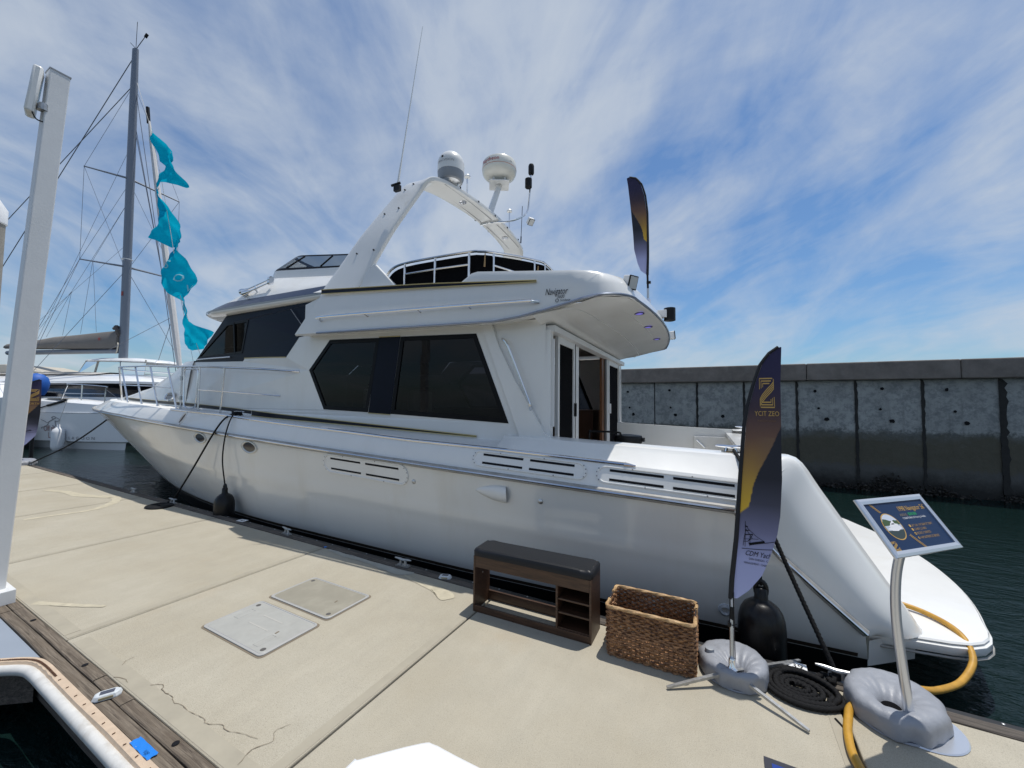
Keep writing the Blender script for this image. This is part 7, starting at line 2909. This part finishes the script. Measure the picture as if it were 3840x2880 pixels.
mb.tube(smooth_pts([cb(5.40, 3.42, 5.0), cb(5.50, 3.3, 5.35), cb(5.65, 3.38, 5.46), cb(5.95, 3.45, 5.42)], 4), [0.10 + 0.03 * sin(k) for k in range(13)], 8)
mb.build('sail_bundle', P('dark_sail_bundle', (0.09, 0.08, 0.075), 0.9, bump=0.5, bscale=12), catm)
mb = MB()
st = [(cos(pi / 2 + 2 * pi * k / 10) * (0.13 if k % 2 == 0 else 0.055), sin(pi / 2 + 2 * pi * k / 10) * (0.13 if k % 2 == 0 else 0.055)) for k in range(10)]
mb.poly([cb(6.65 - a_, 3.235, 4.86 + b_) for a_, b_ in st])
mb.build('star_emblem', STARR, catm, smooth=False)
mb = MB()
mb.tube([cb(5.2, 3.2, 4.60), cb(5.1, 3.15, 4.5), cb(5.1, 3.12, 4.15), cb(5.3, 3.2, 4.05)], 0.03, 6)
mb.build('halyard_bundle', BEIGEC, catm)
# spreaders
SPR = [(13.55, -1.15, 1.15), (8.72, -1.2, 1.2)]
for z, a_, b_ in SPR:
    for dd, ds, dz_ in ((-1.0, 2.50, 0.72 if z > 10 else 0.42), (1.0, 1.35, -0.62 if z > 10 else -0.30)):
        mb = MB()
        mb.tube([cb(mst(z), 3.5 + 0.1 * dd, z), cb(mst(z) + (ds if dd < 0 else -ds), 3.5 + dd * 1.55 if dd > 0 else 3.5 - 0.6, z + dz_)], [0.055, 0.035], 6)
        mb.build('spreader', MASTM, catm)
TIPS = {'u': cb(mst(13.55) + 2.50, 2.9, 14.27), 'l': cb(mst(8.72) + 2.50, 2.9, 9.14), 'uf': cb(mst(13.55) - 1.35, 5.05, 12.93), 'lf': cb(mst(8.72) - 1.35, 5.05, 8.42)}
mtop = lambda z: cb(mst(z), 3.5, z)


def wires(nm, lines, r_=0.012, mat=WIREG):
    for A_, B_ in lines:
        m_ = MB()
        m_.tube([A_, B_], r_, 4)
        m_.build(nm, mat, catm)


wires('shroud', [(mtop(18.9), TIPS['u']), (TIPS['u'], TIPS['l']), (TIPS['l'], cb(7.9, 0.3, 1.6)), (TIPS['l'], mtop(13.4)), (TIPS['l'], cb(6.8, 0.3, 1.6)), (TIPS['u'], mtop(8.4)), (mtop(18.9), TIPS['uf']), (TIPS['uf'], TIPS['lf']), (TIPS['lf'], mtop(13.3)), (TIPS['lf'], cb(3.7, 6.5, 1.6)), (mtop(8.6), cb(3.5, 6.5, 1.6)), (mtop(8.6), cb(7.3, 0.4, 1.6)), (TIPS['uf'], mtop(8.5))], 0.010)
wires('backstay', [(mtop(20.6), cb(22.0, 3.5, 2.3)), (mtop(18.9), cb(21.0, 0.4, 1.6))], 0.022)
wires('lazy_jack', [(mtop(12.4), cb(9.3, 3.4, 7.6)), (cb(9.3, 3.4, 7.6), cb(12.3, 3.3, 4.95)), (cb(9.3, 3.4, 7.6), cb(10.9, 3.3, 5.1)), (cb(9.3, 3.4, 7.6), cb(9.6, 3.3, 5.15)), (mtop(12.4), cb(7.6, 3.3, 9.2)), (cb(7.6, 3.3, 9.2), cb(8.2, 3.3, 5.2)), (cb(7.6, 3.3, 9.2), cb(7.0, 3.3, 5.25)), (mtop(10.0), cb(13.5, 3.3, 4.9)), (mtop(15.5), cb(11.6, 3.3, 5.0))], 0.008)
wires('forestay', [(mtop(19.2), cb(1.15, 3.5, 1.5)), (cb(mst(17), 3.5, 17.0), cb(2.25, 4.6, 1.5)), (mtop(17.3), cb(1.9, 4.3, 1.5))], 0.018)
wires('jib_sheet', [(cb(1.95, 3.5, 5.9), cb(4.9, 2.6, 4.1)), (cb(1.95, 3.5, 5.9), cb(3.6, 4.0, 3.5))], 0.012)
mb = MB()
jp = [cb(lerp(4.35, 1.30, k / 12), 3.5, lerp(16.6, 3.2, k / 12)) for k in range(13)]
mb.tube(jp, [0.05, 0.10, 0.11, 0.12, 0.125, 0.13, 0.135, 0.14, 0.14, 0.15, 0.15, 0.14, 0.10], 8)
mb.build('furled_jib', JIB, catm)
mb = MB()
mb.tube([cb(4.38, 3.5, 16.5), cb(4.52, 3.5, 17.4)], 0.09, 6)
mb.build('furler_swivel', BLACKP, catm)
mb = MB()
mb.tube([cb(5.65, 3.5, 20.9), cb(5.65, 3.5, 22.5)], 0.014, 4)
mb.tube([cb(5.65, 3.5, 20.9), cb(5.0, 3.5, 21.5)], 0.018, 4)
mb.tube([cb(5.0, 3.5, 21.45), cb(4.85, 3.5, 21.62)], 0.07, 5)
mb.tube([cb(5.65, 3.5, 20.95), cb(6.1, 3.5, 21.4)], 0.014, 4)
mb.build('wind_vane', BLACKP, catm)
mb = MB()
mb.box(mtop(7.25) + Vector((0.0, -0.16, 0)), (0.12, 0.02, 0.22))
mb.build('red_pennant_patch', STARR, catm, smooth=False)
mb = MB()
mb.tube([cb(mst(9) - 0.25 + 0.22 * cos(a_), 3.35 + 0.22 * sin(a_), 9.05) for a_ in us(0, 2 * pi, 12)], 0.02, 5)
mb.build('radar_hoop', CATW, catm)
# pulpit, lifelines
for pts_ in ([(3.0, 0.05, 1.66), (2.7, 0.05, 2.22), (2.55, 0.05, 2.30), (0.75, 0.2, 2.20), (0.68, 0.2, 2.10), (0.72, 0.2, 1.52)], [(2.87, 0.05, 1.90), (0.70, 0.2, 1.88)], [(1.9, 0.1, 1.62), (1.9, 0.1, 2.27)]):
    mb = MB()
    mb.tube(smooth_pts([cb(*q) for q in pts_], 3) if len(pts_) > 3 else [cb(*q) for q in pts_], 0.022, 6)
    mb.build('pulpit_rail', STEEL, catm)
for s_ in (4.4, 7.0, 9.4):
    mb = MB()
    mb.tube([cb(s_, 0.0, 1.62), cb(s_, 0.0, 2.30)], 0.018, 6)
    mb.build('stanchion', STEEL, catm)
wires('lifeline', [(cb(2.6, 0.05, 2.28), cb(11, 0.0, 2.27)), (cb(2.8, 0.05, 1.96), cb(11, 0, 1.95)), (cb(0.72, 0.2, 2.1), cb(-0.1, 0.3, 1.6))], 0.009)
mb = MB()
mb.box(cb(3.6, 0.35, 1.69), (1.2, 0.5, 0.03))
mb.build('deck_hatch', CATSHADE, catm, smooth=False)
# lettering and the running dog outline on the hull side
def hull_face(s_, z):
    w_ = hull_half(s_)
    k = interp(z, [-0.10, 0.7, 1.07], [0.92, 1.0, 0.99])
    return cb(s_, 0.6 - w_ * k - 0.018, z)


def cat_text(txt, s0, z0, size, mat, width=1.0, shear=0.0):
    text_on('hull_lettering', txt, mat, catm, lambda x, y: hull_face(s0 - x, z0 + y), size, shear, 'LEFT', width)


DUST = P('dusky_red_print', (0.30, 0.13, 0.12), 0.5)
cat_text('Off the', 3.62, 0.30, 0.34, DUST, 0.72)
cat_text('Leash', 3.40, 0.02, 0.34, DUST, 0.80)
cat_text('L A G O O N', 2.33, -0.02, 0.17, GREYINK, 1.25)
mb = MB()
for pts_ in ([(3.75, 0.78), (3.55, 0.72), (3.4, 0.66), (3.25, 0.74), (3.12, 0.80), (3.0, 0.86), (2.86, 0.84), (2.78, 0.76), (2.9, 0.72), (3.02, 0.74)], [(3.12, 0.80), (3.2, 0.88), (3.08, 0.92), (2.98, 0.88)], [(3.0, 0.72), (2.98, 0.55), (2.9, 0.46), (2.80, 0.44)],
             [(3.35, 0.62), (3.5, 0.50), (3.70, 0.46), (3.72, 0.40)], [(3.15, 0.55), (3.05, 0.50), (3.02, 0.42)]):
    q = smooth_pts([(a_, b_, 0) for a_, b_ in pts_], 4)
    mb.tube([hull_face(p_.x, p_.y) for p_ in q], 0.012, 4)
mb.build('dog_outline', GREYINK, catm)

# turquoise pennants strung from the catamaran's halyard
def pen_y(x_, z_, d0):
    return 0.20 * sin(x_ * 3.6 + z_ * 0.9 + d0) + 0.14 * sin(z_ * 2.1 - x_ * 3.0) + 0.06 * sin(z_ * 4.0 + x_ * 8) + 0.03 * sin(z_ * 9 - x_ * 12)


def pennant(pts_, d0, label, sub=()):
    t_ = thing('pennant', label, 'pennant', cwld(0, d0, 0), CA, 'turquoise pennants on the halyard')
    c_ = (sum(p_[0] for p_ in pts_) / len(pts_), sum(p_[1] for p_ in pts_) / len(pts_))
    m_ = MB()
    bm = bmesh.new()
    P_ = smooth_pts([(a_, b_, 0) for a_, b_ in pts_], 2, closed=True)
    bm.faces.new([bm.verts.new((p_.x, p_.y, 0)) for p_ in P_])
    bmesh.ops.triangulate(bm, faces=bm.faces[:])
    for _ in range(3):
        bmesh.ops.subdivide_edges(bm, edges=[e_ for e_ in bm.edges if e_.calc_length() > 0.16], cuts=1, use_grid_fill=True)
        bmesh.ops.triangulate(bm, faces=bm.faces[:])
    bm.verts.index_update()
    vv = []
    for v_ in bm.verts:
        x_, z_ = v_.co.x, v_.co.y
        vv.append(Vector((-x_, pen_y(x_, z_, d0), z_)))
    m_.add(vv, [tuple(q.index for q in f_.verts) for f_ in bm.faces])
    bm.free()
    m_.build('cloth', TURQ, t_, angle=70)
    return t_


pennant([(1.07, 14.31), (0.78, 14.0), (0.47, 13.65), (0.12, 13.3), (-0.17, 12.9), (-0.55, 12.1), (-1.02, 11.37), (-0.65, 11.40), (-0.15, 11.32), (0.07, 10.96), (0.29, 11.15), (0.22, 11.8), (0.30, 12.45), (0.53, 12.68), (0.80, 13.5)], 1.5, 'uppermost turquoise pennant, its outer corner blown out to the right')
pennant([(0.11, 11.45), (-0.18, 10.69), (-0.55, 10.0), (-0.82, 9.11), (-0.82, 8.8), (-0.55, 8.72), (-0.26, 8.6), (0.1, 8.82), (0.47, 8.95), (0.30, 9.4), (0.12, 9.91), (-0.22, 10.2), (-0.1, 10.8)], 1.55, 'second turquoise pennant from the top, folded on itself')
pennant([(-0.55, 9.11), (-1.0, 8.5), (-1.4, 7.94), (-1.72, 7.29), (-1.76, 6.68), (-1.48, 6.02), (-1.1, 6.2), (-0.77, 6.49), (-0.18, 6.84), (-0.30, 7.1), (-0.4, 7.77), (-0.74, 8.18), (-0.66, 8.7)], 1.45, 'third turquoise pennant with pale letters on it')
pennant([(-1.31, 6.21), (-1.62, 5.75), (-1.90, 5.33), (-2.4, 4.9), (-3.1, 4.55), (-2.8, 4.1), (-2.14, 3.81), (-1.69, 4.12), (-1.55, 4.6), (-1.35, 5.05)], 1.5, 'lowest turquoise pennant, half hidden behind the yacht\'s wheelhouse')
for pts_, nm in (([(-1.05, 7.75), (-1.25, 7.62), (-1.1, 7.45), (-1.32, 7.35)], 's'), ([(-1.3, 7.1), (-1.5, 7.0), (-1.5, 6.8), (-1.35, 6.8)], 'o')):
    pass
fl3 = [o for o in bpy.data.objects if o.name.startswith('pennant')]


PENL = P('pale_turquoise_print', (0.25, 0.62, 0.72), 0.6)
for o, d0, txt, x0_, z0_, sz in ((fl3[0], 1.5, 'V', 0.25, 12.55, 0.7), (fl3[2], 1.45, 'S', -0.78, 7.40, 0.55), (fl3[2], 1.45, 'O', -1.12, 6.85, 0.5), (fl3[2], 1.45, 'V', -1.45, 6.45, 0.45)):
    text_on('lettering', txt, PENL, o, lambda x, y: Vector((-(x0_ - x), pen_y(x0_ - x, z0_ + y, d0) - 0.03, z0_ + y)), sz, 0.2, 'LEFT', 0.8)
mb = MB()
hl = [cwld(4.9, 3.2, 18.6), cwld(1.10, 1.5, 14.4), cwld(0.12, 1.5, 11.45), cwld(-0.55, 1.5, 9.11), cwld(-1.31, 1.5, 6.21), cwld(-2.9, 1.5, 3.0)]
mb.tube(hl, 0.010, 4)
mb.build('pennant_halyard', ROPEW, label='thin pale halyard the turquoise pennants hang from', cat='rope')

# catamaran fender and lines
wf = thing('fender', 'white cylindrical fender hanging against the catamaran\'s grey hull side', 'fender', cwld(2.55, -0.22, 0.42), 0.0, 'white fenders')
mb = MB()
mb.lathe([(0.03, -1.02), (0.05, -0.98), (0.12, -0.90), (0.19, -0.78), (0.20, -0.70), (0.20, -0.15), (0.17, -0.03), (0.09, 0.04), (0.05, 0.10), (0.05, 0.16), (0.03, 0.18)], 24)
mb.build('body', WHITEP, wf, angle=60)
mb = MB()
mb.tube([(0, 0, 0.16), (0, 0.05, 0.5), (0.02, 0.2, 1.22)], 0.012, 5)
mb.build('lanyard', ROPEW, wf)
a0_, b0_ = cwld(2.75, 0.05, 1.60), Vector((-16.0, 3.35, 0.1))
simple_line('catamaran_line', [a0_, a0_.lerp(cwld(5.2, -0.3, 0.95), 0.5), cwld(5.2, -0.3, 0.95)], 0.022, ROPEB, 'black mooring line running down from the catamaran\'s bow deck')
mb = MB()
mb.tube([a0_, a0_.lerp(cwld(5.2, -0.3, 0.95), 0.35)], 0.05, 6)
mb.build('chafe_sleeve', BLACKP, label='black chafe sleeve on the catamaran\'s mooring line', cat='rope guard')
simple_line('bow_bridle', [cwld(-0.33, 0.6, 0.62), cwld(-2.2, 0.4, 0.8), cwld(-3.6, 0.2, 1.05)], 0.025, ROPEW, 'pale rope tied to the catamaran\'s bow just above the water')
cl = thing('dock_cleat', 'galvanised dock cleat at the far corner of the dock near the distant flag', 'cleat', (-15.35, 3.13, 0.006), 0.0, 'galvanised dock cleats')
horn_cleat('horn', (0, 0, 0.008), 0.0, cl, GALV, 0.26, 0.08)

# what can be made out beyond: another boat, a purple cover, trees
ob = thing('moored_boat', 'white motor boat with grey windscreen glimpsed beside the white post', 'boat', (-29.5, 4.3, 0), radians(8))
mb = MB()
rows = []
for x_, w_, z_ in ((4.2, 0.02, 1.75), (3.2, 0.8, 1.65), (1.5, 1.4, 1.55), (-1, 1.6, 1.45), (-5, 1.55, 1.35)):
    rows.append([(x_ - 0.5, -w_ * 0.5, -0.46), (x_, -w_, 0.4), (x_, -w_ * 1.02, z_), (x_, 0, z_ + 0.1), (x_, w_ * 1.02, z_), (x_, w_, 0.4), (x_ - 0.5, w_ * 0.5, -0.46)])
mb.grid(rows)
mb.build('hull', CATW, ob)
mb = MB()
mb.prism([(1.8, -1.1, 1.5), (0.6, -1.1, 2.35), (-2.5, -1.1, 2.55), (-3.0, -1.1, 1.5)], (0, 2.2, 0))
mb.build('cabin', CATW, ob, smooth=False, bevel=0.08)
mb = MB()
mb.prism([(1.5, -1.12, 1.65), (0.6, -1.12, 2.25), (-1.0, -1.12, 2.3), (-1.0, -1.12, 1.65)], (0, 2.24, 0))
mb.build('window', SMOKE, ob, smooth=False)
mb = MB()
mb.prism([(-2.5, -1.2, 2.55), (-2.6, -1.2, 3.1), (-5.0, -1.2, 3.1), (-5.0, -1.2, 2.5)], (0, 2.4, 0))
mb.build('canopy', CATW, ob, smooth=False, bevel=0.1)
bc = thing('sail_bag', 'rounded bright blue cover showing behind the white post', 'cover', (-19.75, 4.02, 0))
mb = MB()
mb.lathe([(0.02, 2.50), (0.16, 2.46), (0.27, 2.35), (0.31, 2.18), (0.28, 1.95), (0.20, 1.78)], 20)
mb.build('cloth', BLUEB, bc)
mb = MB()
mb.tube([(0, 0, 1.1), (0, 0, -0.6)], 0.05, 8)
mb.build('stem', BLACKP, bc)
pc = thing('folded_cover', 'dull purple fabric cover standing up beyond the yacht\'s foredeck', 'cover', yw(14.9, -4.3, 0), radians(10))
mb = MB()
rows = []
for k in range(13):
    a_ = pi * k / 12
    rows.append([(-0.62 * cos(a_), y_, 1.55 + 0.98 * sin(a_) ** 0.45) for y_ in (-0.35, -0.3, 0.3, 0.35)])
mb.grid(rows)
mb.poly([r_[0] for r_ in rows])
mb.build('cloth', PURPLE, pc)
mb = MB()
mb.box((0.1, -0.36, 2.05), (0.32, 0.03, 0.5))
mb.build('panel', CANVAS, pc, smooth=False)
mb = MB()
mb.box((0, 0, 0.5), (0.9, 0.5, 2.1))
mb.build('pedestal', CATG, pc, smooth=False, bevel=0.03)


def tree(x_, y_, h_, r_, label, seed, base_z=0.0, taper=0.8, n=2600):
    t_ = thing('tree', label, 'tree', (x_, y_, base_z), 0.0, 'dark trees on the far shore')
    rr = random.Random(seed)
    m_ = MB()
    m_.tube([(0, 0, -1), (0.1, 0, h_ * 0.5), (0, 0.1, h_ * 0.95)], [h_ * 0.03, h_ * 0.02, h_ * 0.004], 7)
    for k in range(14):
        a_ = rr.uniform(0, 6.28)
        z_ = h_ * rr.uniform(0.25, 0.85)
        L_ = r_ * (1 - (z_ / h_) ** 1.6 * taper)
        m_.tube([(0, 0, z_), (cos(a_) * L_ * 0.8, sin(a_) * L_ * 0.8, z_ + L_ * 0.25)], [h_ * 0.008, h_ * 0.002], 4)
    m_.build('trunk', TRUNKM, t_)
    m_ = MB()
    clumps = []
    for k in range(46):
        a_ = rr.uniform(0, 6.28)
        z_ = h_ * rr.uniform(0.16, 1.0)
        L_ = r_ * (1 - (z_ / h_) ** 1.6 * taper) * rr.uniform(0.35, 1.0)
        clumps.append((cos(a_) * L_, sin(a_) * L_, z_, r_ * rr.uniform(0.16, 0.34)))
    for k in range(n):
        c_ = clumps[rr.randrange(len(clumps))]
        d = Vector((rr.gauss(0, 1), rr.gauss(0, 1), rr.gauss(0, 0.7)))
        d = d.normalized() * c_[3] * rr.uniform(0.5, 1.05)
        p_ = Vector(c_[:3]) + d
        s_ = h_ * rr.uniform(0.010, 0.024)
        M = Matrix.Rotation(rr.uniform(0, 6), 3, 'Z') @ Matrix.Rotation(rr.uniform(0, 3), 3, 'X')
        m_.add([p_ + M @ Vector(q) * s_ for q in ((-1, -0.6, 0), (1, -0.5, 0.2), (0.9, 0.6, 0), (-0.8, 0.7, -0.2))], [(0, 1, 2, 3)])
    m_.build('crown', LEAFM, t_, smooth=False, recalc=False)


tree(-118, 17.5, 10.2, 3.4, 'tall dark conifer at the left picture edge beyond the boats', 3, 0.5)
tree(-109, 41.5, 5.9, 2.6, 'small round dark tree over the catamaran\'s foredeck', 8, 0.5, 0.6, 1600)
mb = MB()
mb.grid([[(-180, 5, -0.6), (-110, 90, -0.6)], [(-182, 5, 0.9), (-112, 91, 0.9)], [(-200, 5, 1.2), (-130, 95, 1.2)]])
mb.build('shore', SHOREM, kind='structure')
hb = thing('shore_house', 'distant house with red brown roof on the far shore beside the small tree', 'house', (-112, 46.5, 0.8), radians(25))
mb = MB()
mb.box((0, 0, 1.4), (7, 5, 3.0))
mb.build('wall', BEIGEC, hb, smooth=False)
mb = MB()
mb.prism([(-3.8, -2.9, 2.9), (-3.8, 2.9, 2.9), (-3.8, 0, 4.0)], (7.6, 0, 0))
mb.build('roof', P('red_roof', (0.22, 0.075, 0.05), 0.9), hb, smooth=False)
mb = MB()
for y_ in (-2.53,):
    for x_ in (-2.2, 0, 2.2):
        mb.box((x_, y_, 1.5), (1.1, 0.08, 1.2))
mb.build('window', SMOKE, hb, smooth=False)
